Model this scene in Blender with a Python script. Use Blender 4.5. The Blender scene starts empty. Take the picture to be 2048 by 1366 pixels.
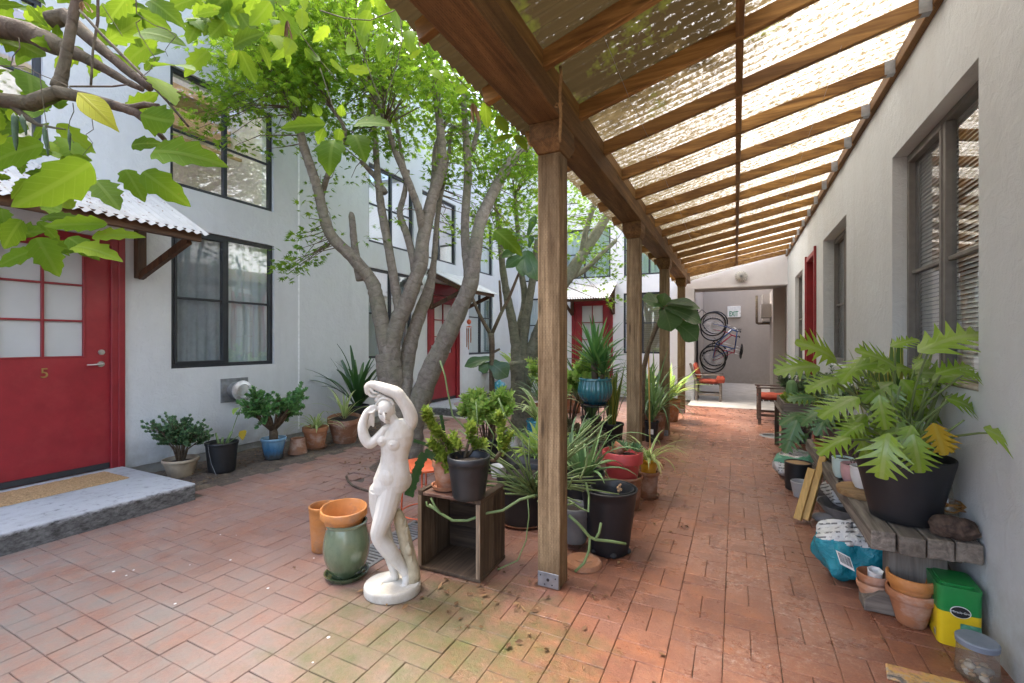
import bpy, math, random
from mathutils import Vector, Matrix
random.seed(11)
RAD = math.radians
SC = bpy.context.scene
COL = SC.collection
U = random.uniform

# ---------------------------------------------------------------- camera, sky, sun, exposure
TH = math.atan((1471 - 1024) / 910.0)
CT, ST = math.cos(TH), math.sin(TH)
EYE = 1.40
cam_data = bpy.data.cameras.new("camera")
cam_data.sensor_width = 36.0
cam_data.lens = 16.0
cam_data.clip_start = 0.05
cam_data.clip_end = 400.0
cam = bpy.data.objects.new("camera", cam_data)
cam.location = (0, 0, EYE)
cam.rotation_euler = (RAD(90), 0, TH)
COL.objects.link(cam)
SC.camera = cam

SUN_EL, SUN_AZ = 60.0, 282.0        # azimuth measured clockwise from +Y
world = bpy.data.worlds.new("World")
SC.world = world
world.use_nodes = True
wn = world.node_tree
bg = wn.nodes["Background"]
sky = wn.nodes.new("ShaderNodeTexSky")
sky.sky_type = 'NISHITA'
sky.sun_disc = False
sky.sun_elevation = RAD(SUN_EL)
sky.sun_rotation = RAD(SUN_AZ)
sky.air_density = 0.75
sky.dust_density = 5.0
sky.ozone_density = 0.2
wn.links.new(sky.outputs[0], bg.inputs[0])
bg.inputs[1].default_value = 0.15
sun_data = bpy.data.lights.new("sun", 'SUN')
sun_data.energy = 1.1
sun_data.angle = RAD(20)
sun_data.color = (1.0, 0.97, 0.92)
sun = bpy.data.objects.new("sun", sun_data)
az, el = RAD(SUN_AZ), RAD(SUN_EL)
sdir = Vector((math.sin(az) * math.cos(el), math.cos(az) * math.cos(el), math.sin(el)))
sun.rotation_euler = sdir.to_track_quat('Z', 'Y').to_euler()
COL.objects.link(sun)
SC.view_settings.view_transform = 'Standard'
SC.view_settings.look = 'None'
SC.view_settings.gamma = 1.0
SC.view_settings.exposure = 3.08
try:
    SC.cycles.use_denoising = True
    SC.cycles.max_bounces = 10
    SC.cycles.transparent_max_bounces = 16
    SC.cycles.transmission_bounces = 6
    SC.cycles.diffuse_bounces = 6
    SC.cycles.glossy_bounces = 4
    SC.cycles.sample_clamp_indirect = 8.0
except Exception:
    pass

# ---------------------------------------------------------------- measuring helpers (photo pixel -> place in the yard)
def ray(px, py):
    a = (px - 1024) / 910.0
    return Vector((a * CT - ST, a * ST + CT, -(py - 682) / 910.0))
def at(px, py, X=None, Y=None, Z=None, D=None):
    d = ray(px, py)
    if X is not None: t = X / d.x
    elif Y is not None: t = Y / d.y
    elif Z is not None: t = (Z - EYE) / d.z
    else: t = D
    return Vector((d.x * t, d.y * t, EYE + d.z * t))
def gnd(px, py): return at(px, py, Z=0.0)
CRIGHT = Vector((CT, ST, 0)); CFWD = Vector((-ST, CT, 0)); UP = Vector((0, 0, 1))

# ---------------------------------------------------------------- mesh builder
class MB:
    def __init__(s):
        s.v = []; s.f = []; s.u = []; s.w = []; s.r = []
    def add(s, vs, fs, u=None, w=None, r=0.5):
        o = len(s.v); n = len(vs)
        s.v.extend([tuple(x) for x in vs])
        s.f.extend([tuple(i + o for i in f) for f in fs])
        s.u.extend(u if u is not None else [0.0] * n)
        s.w.extend(w if w is not None else [0.0] * n)
        s.r.extend(r if isinstance(r, list) else [r] * n)
        return s
    def box(s, a, b, r=0.5):
        x0, y0, z0 = a; x1, y1, z1 = b
        vs = [(x0,y0,z0),(x1,y0,z0),(x1,y1,z0),(x0,y1,z0),(x0,y0,z1),(x1,y0,z1),(x1,y1,z1),(x0,y1,z1)]
        return s.add(vs, [(3,2,1,0),(4,5,6,7),(0,1,5,4),(1,2,6,5),(2,3,7,6),(3,0,4,7)], r=r)
    def beam(s, p, q, w, h, up=(0,0,1), r=0.5):
        p = Vector(p); q = Vector(q); d = (q - p).normalized()
        side = d.cross(Vector(up))
        if side.length < 1e-4: side = d.cross(Vector((0,1,0)))
        side.normalize(); u = side.cross(d).normalized()
        vs = []
        for c in (p, q):
            for sx, sy in ((-1,-1),(1,-1),(1,1),(-1,1)):
                vs.append(c + side * (sx * w / 2) + u * (sy * h / 2))
        return s.add(vs, [(0,1,2,3),(7,6,5,4),(0,4,5,1),(1,5,6,2),(2,6,7,3),(3,7,4,0)], r=r)
    def tube(s, pts, rad, n=8, r=0.5, cap=True, wob=0.0):
        pts = [Vector(p) for p in pts]
        m = len(pts)
        if not isinstance(rad, (list, tuple)): rad = [rad] * m
        t0 = (pts[1] - pts[0]).normalized()
        ref = Vector((0,0,1)) if abs(t0.z) < 0.9 else Vector((1,0,0))
        nrm = t0.cross(ref).normalized()
        vs = []; us = []; ws = []
        L = 0.0
        for i in range(m):
            if i == 0: t = t0
            elif i == m - 1: t = (pts[i] - pts[i-1]).normalized()
            else: t = (pts[i+1] - pts[i-1]).normalized()
            if i: L += (pts[i] - pts[i-1]).length
            nrm = (nrm - t * nrm.dot(t))
            if nrm.length < 1e-6: nrm = t.orthogonal()
            nrm.normalize(); b = t.cross(nrm)
            for k in range(n):
                a = 2 * math.pi * k / n
                rr = rad[i] * (1 + (U(-wob, wob) if wob else 0))
                vs.append(pts[i] + (nrm * math.cos(a) + b * math.sin(a)) * rr)
                us.append(L); ws.append(k / n)
        fs = []
        for i in range(m - 1):
            for k in range(n):
                k2 = (k + 1) % n
                fs.append((i*n+k, i*n+k2, (i+1)*n+k2, (i+1)*n+k))
        if cap:
            fs.append(tuple(range(n - 1, -1, -1))); fs.append(tuple((m-1)*n + k for k in range(n)))
        return s.add(vs, fs, us, ws, r)
    def lathe(s, prof, n=32, c=(0,0,0), mat=None, r=0.5, rib=None):
        vs = []; fs = []; m = len(prof)
        for i, (rr, z) in enumerate(prof):
            for k in range(n):
                a = 2 * math.pi * k / n
                q = rr * (1 + (rib[0] * math.cos(rib[1] * a) if rib and rib[2] <= i <= rib[3] else 0))
                p = Vector((q * math.cos(a), q * math.sin(a), z))
                if mat is not None: p = mat @ p
                vs.append(p + Vector(c))
        for i in range(m - 1):
            for k in range(n):
                k2 = (k + 1) % n
                fs.append((i*n+k, i*n+k2, (i+1)*n+k2, (i+1)*n+k))
        if prof[0][0] > 1e-5: fs.append(tuple(range(n - 1, -1, -1)))
        if prof[-1][0] > 1e-5: fs.append(tuple((m-1)*n + k for k in range(n)))
        return s.add(vs, fs, r=r)
    def ball(s, c, rx, ry=None, rz=None, n=12, mat=None, r=0.5, jit=0.0):
        ry = rx if ry is None else ry; rz = rx if rz is None else rz
        m = max(4, n // 2); vs = []; fs = []
        for i in range(m + 1):
            ph = math.pi * i / m
            for k in range(n):
                a = 2 * math.pi * k / n
                j = 1 + (U(-jit, jit) if jit else 0)
                p = Vector((rx*math.sin(ph)*math.cos(a)*j, ry*math.sin(ph)*math.sin(a)*j, -rz*math.cos(ph)*j))
                if mat is not None: p = mat @ p
                vs.append(p + Vector(c))
        for i in range(m):
            for k in range(n):
                k2 = (k+1) % n
                fs.append((i*n+k, i*n+k2, (i+1)*n+k2, (i+1)*n+k))
        return s.add(vs, fs, r=r)
    def loft(s, rings, n=20, r=0.5):
        """rings: (centre, axis x * rx, axis y * ry)"""
        vs = []; fs = []
        for c, ax, ay in rings:
            for k in range(n):
                a = 2 * math.pi * k / n
                vs.append(Vector(c) + Vector(ax) * math.cos(a) + Vector(ay) * math.sin(a))
        m = len(rings)
        for i in range(m - 1):
            for k in range(n):
                k2 = (k+1) % n
                fs.append((i*n+k, i*n+k2, (i+1)*n+k2, (i+1)*n+k))
        fs.append(tuple(range(n-1, -1, -1))); fs.append(tuple((m-1)*n+k for k in range(n)))
        return s.add(vs, fs, r=r)
    def build(s, name, mat, parent=None, smooth=False, local=False, bevel=0.0, seg=1, kind=None, auto=None, sub=0):
        me = bpy.data.meshes.new(name)
        vs = s.v
        if parent is not None and not local:
            iv = world_of(parent).inverted()
            vs = [tuple(iv @ Vector(p)) for p in vs]
        me.from_pydata(vs, [], s.f)
        for nm, dat in (("lu", s.u), ("lw", s.w), ("lr", s.r)):
            at_ = me.attributes.new(nm, 'FLOAT', 'POINT'); at_.data.foreach_set("value", dat)
        me.update()
        if smooth:
            me.polygons.foreach_set("use_smooth", [True] * len(me.polygons))
            if auto:
                try: me.set_sharp_from_angle(angle=RAD(auto))
                except Exception: pass
        me.materials.append(mat)
        o = bpy.data.objects.new(name, me)
        COL.objects.link(o)
        if parent is not None: o.parent = parent
        if bevel:
            b = o.modifiers.new("edge", 'BEVEL'); b.width = bevel; b.segments = seg; b.limit_method = 'ANGLE'; b.angle_limit = RAD(40)
        if sub:
            d = o.modifiers.new("soft", 'SUBSURF'); d.levels = sub; d.render_levels = sub
        if kind: o["kind"] = kind
        return o
def world_of(o):
    m = Matrix.LocRotScale(o.location, o.rotation_euler, o.scale)
    return (world_of(o.parent) @ m) if o.parent is not None else m
def lettering(name, body, size, extrude, mat, parent, loc, rot, scale=(1, 1, 1), offset=0.0, local=False):
    fc = bpy.data.curves.new(name, 'FONT'); fc.body = body; fc.size = size; fc.extrude = extrude; fc.align_x = 'CENTER'; fc.offset = offset
    fo = bpy.data.objects.new(name, fc); COL.objects.link(fo)
    me = bpy.data.meshes.new_from_object(fo.evaluated_get(bpy.context.evaluated_depsgraph_get()))
    bpy.data.objects.remove(fo); bpy.data.curves.remove(fc)
    me.materials.clear(); me.materials.append(mat)
    w = Matrix.LocRotScale(Vector(loc), __import__('mathutils').Euler(rot), Vector(scale))
    me.transform(w if local else world_of(parent).inverted() @ w)
    o = bpy.data.objects.new(name, me); COL.objects.link(o); o.parent = parent
    return o
def thing(name, label, cat, loc=(0,0,0), group=None, rz=0.0):
    o = bpy.data.objects.new(name, None); COL.objects.link(o)
    o.location = loc; o.rotation_euler = (0, 0, rz); o.empty_display_size = 0.1
    o["label"] = label; o["category"] = cat
    if group: o["group"] = group
    return o
def tag(o, label, cat, group=None):
    o["label"] = label; o["category"] = cat
    if group: o["group"] = group
    return o
def dup(root, loc, rz=None, label=None, scale=None):
    def cp(x, par):
        c = x.copy(); COL.objects.link(c)
        if par is not None: c.parent = par
        for ch in [k for k in COL.objects if k.parent == x]: cp(ch, c)
        return c
    r = cp(root, None); r.location = loc
    if rz is not None: r.rotation_euler = (0, 0, rz)
    if label: r["label"] = label
    if scale: r.scale = (scale,) * 3
    return r

# ---------------------------------------------------------------- materials
class NT:
    def __init__(s, name):
        s.m = bpy.data.materials.new(name); s.m.use_nodes = True
        s.t = s.m.node_tree; s.n = s.t.nodes; s.l = s.t.links
        s.out = s.n["Material Output"]; s.b = s.n["Principled BSDF"]
    def put(s, sock, val):
        if hasattr(val, "is_output"): s.l.new(val, sock)
        elif isinstance(val, (tuple, list)): sock.default_value = (*val, 1.0) if len(val) == 3 and len(sock.default_value) == 4 else val
        else: sock.default_value = val
    def obj(s): return s.n.new("ShaderNodeTexCoord").outputs["Object"]
    def wpos(s): return s.n.new("ShaderNodeNewGeometry").outputs["Position"]
    def attr(s, nm):
        a = s.n.new("ShaderNodeAttribute"); a.attribute_name = nm; return a.outputs["Fac"]
    def map(s, vec, scale=(1,1,1), loc=(0,0,0)):
        k = s.n.new("ShaderNodeMapping"); s.l.new(vec, k.inputs[0]); k.inputs["Scale"].default_value = scale; k.inputs["Location"].default_value = loc
        return k.outputs[0]
    def noise(s, scale, detail=4, rough=0.55, vec=None, dist=0.0):
        k = s.n.new("ShaderNodeTexNoise"); k.inputs["Scale"].default_value = scale; k.inputs["Detail"].default_value = detail
        k.inputs["Roughness"].default_value = rough; k.inputs["Distortion"].default_value = dist
        s.l.new(vec if vec is not None else s.obj(), k.inputs["Vector"]); return k.outputs["Fac"]
    def voro(s, scale, vec=None, feat='F1'):
        k = s.n.new("ShaderNodeTexVoronoi"); k.feature = feat; k.inputs["Scale"].default_value = scale
        s.l.new(vec if vec is not None else s.obj(), k.inputs["Vector"]); return k.outputs["Distance"]
    def ramp(s, fac, stops, ease=False):
        k = s.n.new("ShaderNodeValToRGB"); e = k.color_ramp.elements
        if ease: k.color_ramp.interpolation = 'EASE'
        while len(e) < len(stops): e.new(0.5)
        for x, (p, c) in zip(e, stops):
            x.position = p; x.color = (c, c, c, 1) if isinstance(c, (int, float)) else (*c, 1)
        s.l.new(fac, k.inputs[0]); return k.outputs[0]
    def mix(s, fac, a, b, mode='MIX'):
        k = s.n.new("ShaderNodeMix"); k.data_type = 'RGBA'; k.blend_type = mode
        s.put(k.inputs[0], fac); s.put(k.inputs[6], a); s.put(k.inputs[7], b); return k.outputs[2]
    def math(s, op, a, b=0.0, c=None):
        k = s.n.new("ShaderNodeMath"); k.operation = op; s.put(k.inputs[0], a); s.put(k.inputs[1], b)
        if c is not None: s.put(k.inputs[2], c)
        return k.outputs[0]
    def sep(s, vec):
        k = s.n.new("ShaderNodeSeparateXYZ"); s.l.new(vec, k.inputs[0]); return k.outputs
    def bump(s, h, strength=0.3, dist=0.01):
        k = s.n.new("ShaderNodeBump"); k.inputs["Strength"].default_value = strength; k.inputs["Distance"].default_value = dist
        s.l.new(h, k.inputs["Height"]); return k.outputs[0]
    def fin(s, col, rough=0.6, bump=None, metal=0.0, spec=0.5, coat=0.0, sss=None):
        s.put(s.b.inputs["Base Color"], col); s.put(s.b.inputs["Roughness"], rough); s.put(s.b.inputs["Metallic"], metal)
        s.put(s.b.inputs["Specular IOR Level"], spec)
        if coat: s.b.inputs["Coat Weight"].default_value = coat; s.b.inputs["Coat Roughness"].default_value = 0.06
        if bump is not None: s.l.new(bump, s.b.inputs["Normal"])
        return s.m

def plain(name, col, rough=0.5, metal=0.0, var=0.12, scale=18, bump=0.05, spec=0.5, coat=0.0, dirt=None, dirt_amt=0.5):
    t = NT(name)
    n = t.noise(scale, 5)
    c = t.mix(t.ramp(n, [(0.3, 0.0), (0.7, 1.0)]), tuple(x * (1 - var) for x in col), tuple(min(1, x * (1 + var)) for x in col))
    if dirt is not None:
        d = t.ramp(t.noise(scale * 0.35, 7, 0.7), [(0.48, 0.0), (0.66, dirt_amt)])
        c = t.mix(d, c, dirt)
    b = t.bump(t.noise(scale * 6, 4), bump, 0.004) if bump else None
    return t.fin(c, rough, b, metal, spec, coat)

def stucco(name, col, stain=(0.3, 0.29, 0.27), amt=0.25, fine=120, strength=0.5):
    t = NT(name); o = t.obj()
    big = t.noise(1.1, 6, 0.6, t.map(o, (1, 1, 0.35)))
    mid = t.noise(9, 6, 0.65, o)
    c = t.mix(t.ramp(big, [(0.42, 0.0), (0.75, amt)]), col, stain)
    c = t.mix(t.ramp(mid, [(0.35, 0.0), (0.8, 0.22)]), c, tuple(x * 0.72 for x in col))
    str_ = t.noise(1.3, 6, 0.7, t.map(o, (3, 3, 0.28)))
    c = t.mix(t.ramp(str_, [(0.55, 0.0), (0.85, amt * 0.7)]), c, tuple(x * 0.55 for x in col))
    hz = t.sep(o)[2]
    low = t.math('MULTIPLY', t.ramp(t.math('ADD', hz, t.math('MULTIPLY', big, 0.5)), [(0.25, 1.0), (0.75, 0.0)]), t.ramp(mid, [(0.3, 0.1), (0.7, 0.75)]))
    c = t.mix(low, c, (0.30, 0.27, 0.22))
    h = t.math('ADD', t.math('MULTIPLY', t.noise(fine, 5, 0.7, o), 0.5), t.math('MULTIPLY', t.noise(13, 6, 0.6, o, 0.8), 1.5))
    return t.fin(c, 0.9, t.bump(h, strength, 0.012), spec=0.2)

def wood(name, lo, hi, axis='z', rough=0.65, grain=22, stain=None, stain_amt=0.5, incise=False, bump=0.25):
    t = NT(name); o = t.obj()
    ax = {'x': (0.06, 1, 1), 'y': (1, 0.06, 1), 'z': (1, 1, 0.06)}[axis]
    v = t.map(o, ax)
    g = t.noise(grain, 7, 0.62, v, 1.2)
    g2 = t.noise(grain * 4, 4, 0.6, v)
    rnd = t.attr("lr")
    c = t.ramp(t.math('ADD', t.math('MULTIPLY', g, 0.75), t.math('MULTIPLY', g2, 0.25)), [(0.36, tuple(x * .8 for x in lo)), (0.50, tuple((a+b)/2 for a, b in zip(lo, hi))), (0.63, tuple(x * 1.1 for x in hi))])
    c = t.mix(t.ramp(rnd, [(0.0, 0.0), (1.0, 0.55)]), c, tuple(x * 0.55 for x in lo))
    big = t.noise(2.3, 6, 0.65, t.map(o, {'x': (0.4,1,1), 'y': (1,0.4,1), 'z': (1,1,0.4)}[axis]))
    if stain is not None:
        c = t.mix(t.ramp(big, [(0.42, 0.0), (0.64, stain_amt)]), c, stain)
    kn = t.voro(1.0, t.map(o, {'x': (1.7, 9, 9), 'y': (9, 1.7, 9), 'z': (9, 9, 1.7)}[axis]))
    c = t.mix(t.ramp(kn, [(0.05, 0.75), (0.13, 0.0)]), c, tuple(x * 0.35 for x in lo))
    h = t.math('ADD', t.math('MULTIPLY', g2, 0.5), g)
    if incise:
        w = t.n.new("ShaderNodeTexBrick")
        w.offset = 0.5; w.inputs["Scale"].default_value = 1.0
        s_ = t.sep(o)
        cb = t.n.new("ShaderNodeCombineXYZ")
        sw = {'z': (s_[2], t.math('ADD', s_[0], s_[1])), 'y': (s_[1], t.math('ADD', s_[0], s_[2]))}[axis]
        t.l.new(sw[0], cb.inputs[0]); t.l.new(sw[1], cb.inputs[1])
        t.l.new(cb.outputs[0], w.inputs["Vector"])
        w.inputs["Brick Width"].default_value = 0.030; w.inputs["Row Height"].default_value = 0.0095
        w.inputs["Mortar Size"].default_value = 0.0042; w.inputs["Mortar Smooth"].default_value = 0.4
        inc = t.ramp(w.outputs["Fac"], [(0.15, 0.65), (0.6, 0.0)])
        inc = t.math('MULTIPLY', inc, t.ramp(t.noise(30, 2, 0.5, o), [(0.35, 0.1), (0.6, 1.0)]))
        c = t.mix(inc, c, tuple(x * 0.4 for x in lo))
        h = t.math('SUBTRACT', h, t.math('MULTIPLY', inc, 1.2))
    return t.fin(c, rough, t.bump(h, bump, 0.004), spec=0.3)

def terracotta(name, col, dirt=(0.16, 0.10, 0.07), pale=(0.55, 0.43, 0.36), damt=0.6, pamt=0.45, rough=0.8):
    t = NT(name); o = t.obj()
    c = t.mix(t.noise(30, 4), tuple(x * 0.82 for x in col), tuple(x * 1.12 for x in col))
    c = t.mix(t.ramp(t.noise(7, 7, 0.7, o), [(0.5, 0.0), (0.68, damt)]), c, dirt)
    c = t.mix(t.ramp(t.noise(5, 6, 0.65, t.map(o, (1, 1, 1.6), (3, 1, 2))), [(0.52, 0.0), (0.7, pamt)]), c, pale)
    return t.fin(c, rough, t.bump(t.noise(90, 4), 0.12, 0.003), spec=0.3)

def glaze(name, c0, c1, c2=None, rough=0.12, z0=0.0, z1=0.3, streak=True):
    t = NT(name); o = t.obj()
    z = t.sep(o)[2]
    n = t.noise(9, 5, 0.6, t.map(o, (3, 3, 0.5)))
    f = t.math('ADD', t.math('DIVIDE', t.math('SUBTRACT', z, z0), z1 - z0), t.math('MULTIPLY', t.math('SUBTRACT', n, 0.5), 0.7 if streak else 0.2))
    st = [(0.15, c0), (0.6, c1)] if c2 is None else [(0.1, c0), (0.45, c1), (0.9, c2)]
    c = t.ramp(f, st)
    c = t.mix(t.ramp(t.noise(40, 5, 0.7), [(0.5, 0.0), (0.8, 0.25)]), c, tuple(x * 0.5 for x in c0))
    return t.fin(c, t.ramp(t.noise(6, 5), [(0.4, rough), (0.8, rough + 0.18)]), t.bump(t.noise(4, 2), 0.03, 0.01), coat=0.9)

def leaf(name, cols, vein=None, trans=0.35, rough=0.38, stripe=None, waxy=0.4, vein_w=0.06):
    """cols: stops along the per-leaf random value; the vein and the cream margin are real markings of the blade"""
    t = NT(name)
    r = t.attr("lr"); w = t.math('ABSOLUTE', t.attr("lw")); u = t.attr("lu")
    k = len(cols)
    c = t.ramp(r, [(i / max(1, k - 1), x) for i, x in enumerate(cols)])
    c = t.mix(t.ramp(t.noise(9, 5, 0.65), [(0.35, 0.0), (0.75, 0.35)]), c, tuple(x * 0.6 for x in cols[0]))
    if stripe is not None:
        c = t.mix(t.ramp(w, [(stripe[0], 0.0), (stripe[0] + 0.06, 1.0)]), c, stripe[1])
    c = t.mix(t.ramp(t.noise(38, 2, 0.5), [(0.70, 0.0), (0.76, 0.55)]), c, (0.20, 0.14, 0.04))
    h = None
    if vein is not None:
        mid = t.ramp(w, [(vein_w, 0.8), (vein_w * 2.2, 0.0)])
        sv = t.math('FRACT', t.math('MULTIPLY', t.math('SUBTRACT', u, t.math('MULTIPLY', w, 0.32)), 7.0))
        sv = t.ramp(t.math('ABSOLUTE', t.math('SUBTRACT', sv, 0.5)), [(0.0, 0.55), (0.10, 0.0)])
        vv = t.math('MAXIMUM', mid, sv)
        c = t.mix(t.math('MULTIPLY', vv, 0.6), c, vein)
        h = t.bump(vv, 0.35, 0.004)
    else:
        h = t.bump(t.noise(25, 3), 0.15, 0.004)
    t.fin(c, rough, h, spec=waxy)
    tr = t.n.new("ShaderNodeBsdfTranslucent")
    t.put(tr.inputs[0], t.mix(0.45, c, tuple(min(1.0, x * 1.5) for x in cols[-1])))
    mx = t.n.new("ShaderNodeMixShader"); mx.inputs[0].default_value = trans
    t.l.new(t.b.outputs[0], mx.inputs[1]); t.l.new(tr.outputs[0], mx.inputs[2]); t.l.new(mx.outputs[0], t.out.inputs[0])
    return t.m

def bark(name, lo, hi, rings=0.32):
    t = NT(name); o = t.obj(); u = t.attr("lu")
    n = t.noise(16, 7, 0.7, o, 0.6)
    big = t.noise(3.2, 5, 0.6, o)
    c = t.ramp(n, [(0.3, lo), (0.7, hi)])
    c = t.mix(t.ramp(big, [(0.45, 0.0), (0.7, 0.5)]), c, (0.16, 0.17, 0.10))
    rg = t.math('FRACT', t.math('ADD', t.math('MULTIPLY', u, 9.0), t.math('MULTIPLY', t.noise(7, 3), 0.8)))
    rg = t.ramp(t.math('ABSOLUTE', t.math('SUBTRACT', rg, 0.5)), [(0.0, rings), (0.07, 0.0)])
    c = t.mix(rg, c, tuple(x * 0.5 for x in lo))
    h = t.math('SUBTRACT', n, t.math('MULTIPLY', rg, 0.5))
    return t.fin(c, 0.85, t.bump(h, 0.85, 0.02), spec=0.2)

def glass_pane(name, tint=(0.86, 0.9, 0.9), refl=0.55, base=0.16, wavy=0.02, haze=None):
    t = NT(name)
    tr = t.n.new("ShaderNodeBsdfTransparent"); tr.inputs[0].default_value = (*tint, 1)
    gl = t.n.new("ShaderNodeBsdfGlossy"); gl.inputs[0].default_value = (1, 1, 1, 1); gl.inputs["Roughness"].default_value = 0.015
    lw = t.n.new("ShaderNodeLayerWeight"); lw.inputs[0].default_value = 0.35
    if wavy:
        nb = t.bump(t.noise(2.2, 2, 0.4), wavy, 0.05); t.l.new(nb, gl.inputs["Normal"])
    f = t.math('ADD', t.math('MULTIPLY', lw.outputs["Facing"], refl), base)
    mx = t.n.new("ShaderNodeMixShader"); t.l.new(f, mx.inputs[0]); t.l.new(tr.outputs[0], mx.inputs[1]); t.l.new(gl.outputs[0], mx.inputs[2])
    last = mx.outputs[0]
    if haze:
        df = t.n.new("ShaderNodeBsdfDiffuse"); df.inputs[0].default_value = (*haze[0], 1)
        m2 = t.n.new("ShaderNodeMixShader")
        t.put(m2.inputs[0], t.ramp(t.noise(5, 6, 0.7), [(0.3, haze[1] * 0.5), (0.75, haze[1])]))
        t.l.new(last, m2.inputs[1]); t.l.new(df.outputs[0], m2.inputs[2]); last = m2.outputs[0]
    t.l.new(last, t.out.inputs[0])
    return t.m

def folded(name, c0, c1, axis=0, freq=40):
    t = NT(name); o = t.obj()
    n = t.noise(3, 4, 0.5, o)
    return t.fin(t.mix(n, c0, c1), 0.9, t.bump(t.noise(60, 3), 0.1, 0.002), spec=0.1)

M = {}
M['white_wall'] = stucco('pale_stucco', (0.61, 0.625, 0.635), (0.42, 0.42, 0.40), 0.34, 60, 0.5)
M['far_wall'] = stucco('white_stucco', (0.72, 0.71, 0.71), (0.6, 0.6, 0.58), 0.15, 60, 0.3)
M['grey_wall'] = stucco('grey_stucco', (0.565, 0.61, 0.625), (0.38, 0.375, 0.345), 0.34, 150, 0.6)
M['passage_wall'] = stucco('passage_plaster', (0.44, 0.40, 0.355), (0.31, 0.28, 0.245), 0.35, 50, 0.2)
M['room'] = plain('room_plaster', (0.74, 0.70, 0.65), 0.9, bump=0.0)
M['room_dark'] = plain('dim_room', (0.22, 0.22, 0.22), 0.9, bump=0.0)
M['ceiling_wood'] = plain('ceiling_wood', (0.45, 0.30, 0.17), 0.8, bump=0.0)
M['roofing'] = plain('roofing', (0.2, 0.2, 0.2), 0.9)
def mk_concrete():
    t = NT('stained_shaded_concrete'); o = t.obj(); z = t.sep(o)[2]
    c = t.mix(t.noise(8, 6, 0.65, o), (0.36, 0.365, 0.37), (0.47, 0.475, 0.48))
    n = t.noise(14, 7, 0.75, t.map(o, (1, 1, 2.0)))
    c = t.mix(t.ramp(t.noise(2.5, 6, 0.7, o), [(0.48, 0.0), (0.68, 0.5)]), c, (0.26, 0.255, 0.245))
    low = t.ramp(t.math('ADD', z, t.math('MULTIPLY', t.math('SUBTRACT', n, 0.5), 0.10)), [(0.118, 1.0), (0.143, 0.0)])  # darker front face: its shading and dirt stain both put into the colour
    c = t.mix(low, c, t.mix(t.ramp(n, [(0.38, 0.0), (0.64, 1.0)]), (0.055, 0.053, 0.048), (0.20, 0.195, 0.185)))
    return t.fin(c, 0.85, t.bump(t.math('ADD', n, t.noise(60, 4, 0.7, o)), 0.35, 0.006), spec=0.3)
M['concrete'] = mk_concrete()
M['concrete_plain'] = plain('concrete', (0.40, 0.41, 0.42), 0.85, var=0.18, scale=9, bump=0.3, dirt=(0.22, 0.21, 0.20), dirt_amt=0.7)
M['foundation'] = plain('foundation_concrete', (0.30, 0.29, 0.26), 0.9, var=0.2, scale=9, bump=0.4, dirt=(0.16, 0.15, 0.11), dirt_amt=0.8)
M['black_frame'] = plain('black_window_metal', (0.022, 0.025, 0.030), 0.42, var=0.2, bump=0.03)
M['grey_frame'] = plain('bronze_window_metal', (0.14, 0.135, 0.125), 0.5, var=0.15, bump=0.03)
M['red_paint'] = plain('red_door_paint', (0.27, 0.018, 0.024), 0.42, var=0.12, scale=7, bump=0.06, dirt=(0.36, 0.05, 0.05), dirt_amt=0.35)
M['red_trim'] = plain('red_trim_paint', (0.24, 0.016, 0.021), 0.45, var=0.12, scale=9, bump=0.06)
M['door_glass'] = plain('frosted_glass', (0.50, 0.52, 0.52), 0.22, var=0.05, scale=3, bump=0.0)
M['brass'] = plain('brass', (0.55, 0.40, 0.16), 0.35, 0.9, bump=0.02)
M['steel'] = plain('brushed_steel', (0.55, 0.54, 0.52), 0.32, 0.9, bump=0.03)
M['galv'] = plain('galvanised_steel', (0.27, 0.285, 0.30), 0.45, 0.6, var=0.3, scale=14, bump=0.08, dirt=(0.30, 0.22, 0.16), dirt_amt=0.35)
M['alu'] = plain('vent_cap_metal', (0.72, 0.73, 0.75), 0.35, 0.6, bump=0.05, scale=10, dirt=(0.35, 0.16, 0.06), dirt_amt=0.6)
M['black_metal'] = plain('black_metal', (0.02, 0.02, 0.022), 0.45, 0.3, bump=0.03)
M['black_rubber'] = plain('black_rubber', (0.025, 0.025, 0.026), 0.7, bump=0.05)
M['pane'] = glass_pane('window_glass')
M['pane_screen'] = glass_pane('screened_glass', (0.66, 0.68, 0.69), 0.35, 0.05, 0.02, ((0.22, 0.23, 0.24), 0.40))
M['pane_far'] = glass_pane('far_window_glass', (0.75, 0.85, 0.86), 0.4, 0.3, 0.02)
M['pane_dark'] = glass_pane('dark_window_glass', (0.86, 0.9, 0.9), 0.35, 0.16, 0.03)
M['curtain'] = folded('grey_blue_curtain', (0.58, 0.66, 0.71), (0.72, 0.79, 0.83))
M['sheer'] = folded('sheer_curtain', (0.62, 0.65, 0.68), (0.75, 0.76, 0.77))
M['blind'] = folded('slatted_blind', (0.78, 0.83, 0.84), (0.86, 0.89, 0.90))
M['tan_shade'] = folded('woven_shade', (0.42, 0.32, 0.24), (0.52, 0.41, 0.31))
M['caulk'] = plain('white_caulk', (0.82, 0.83, 0.84), 0.7, bump=0.1)
M['post_wood'] = wood('weathered_post_wood', (0.145, 0.092, 0.044), (0.385, 0.275, 0.155), 'z', 0.8, 20, (0.105, 0.062, 0.028), 0.8, True, 0.45)
M['beam_wood'] = wood('stained_beam_wood', (0.12, 0.06, 0.019), (0.33, 0.18, 0.068), 'y', 0.65, 16, (0.085, 0.045, 0.02), 0.7, True, 0.4)
M['rafter_wood'] = wood('stained_rafter_wood', (0.17, 0.078, 0.016), (0.46, 0.255, 0.075), 'x', 0.55, 14, (0.10, 0.045, 0.018), 0.5)
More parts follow.
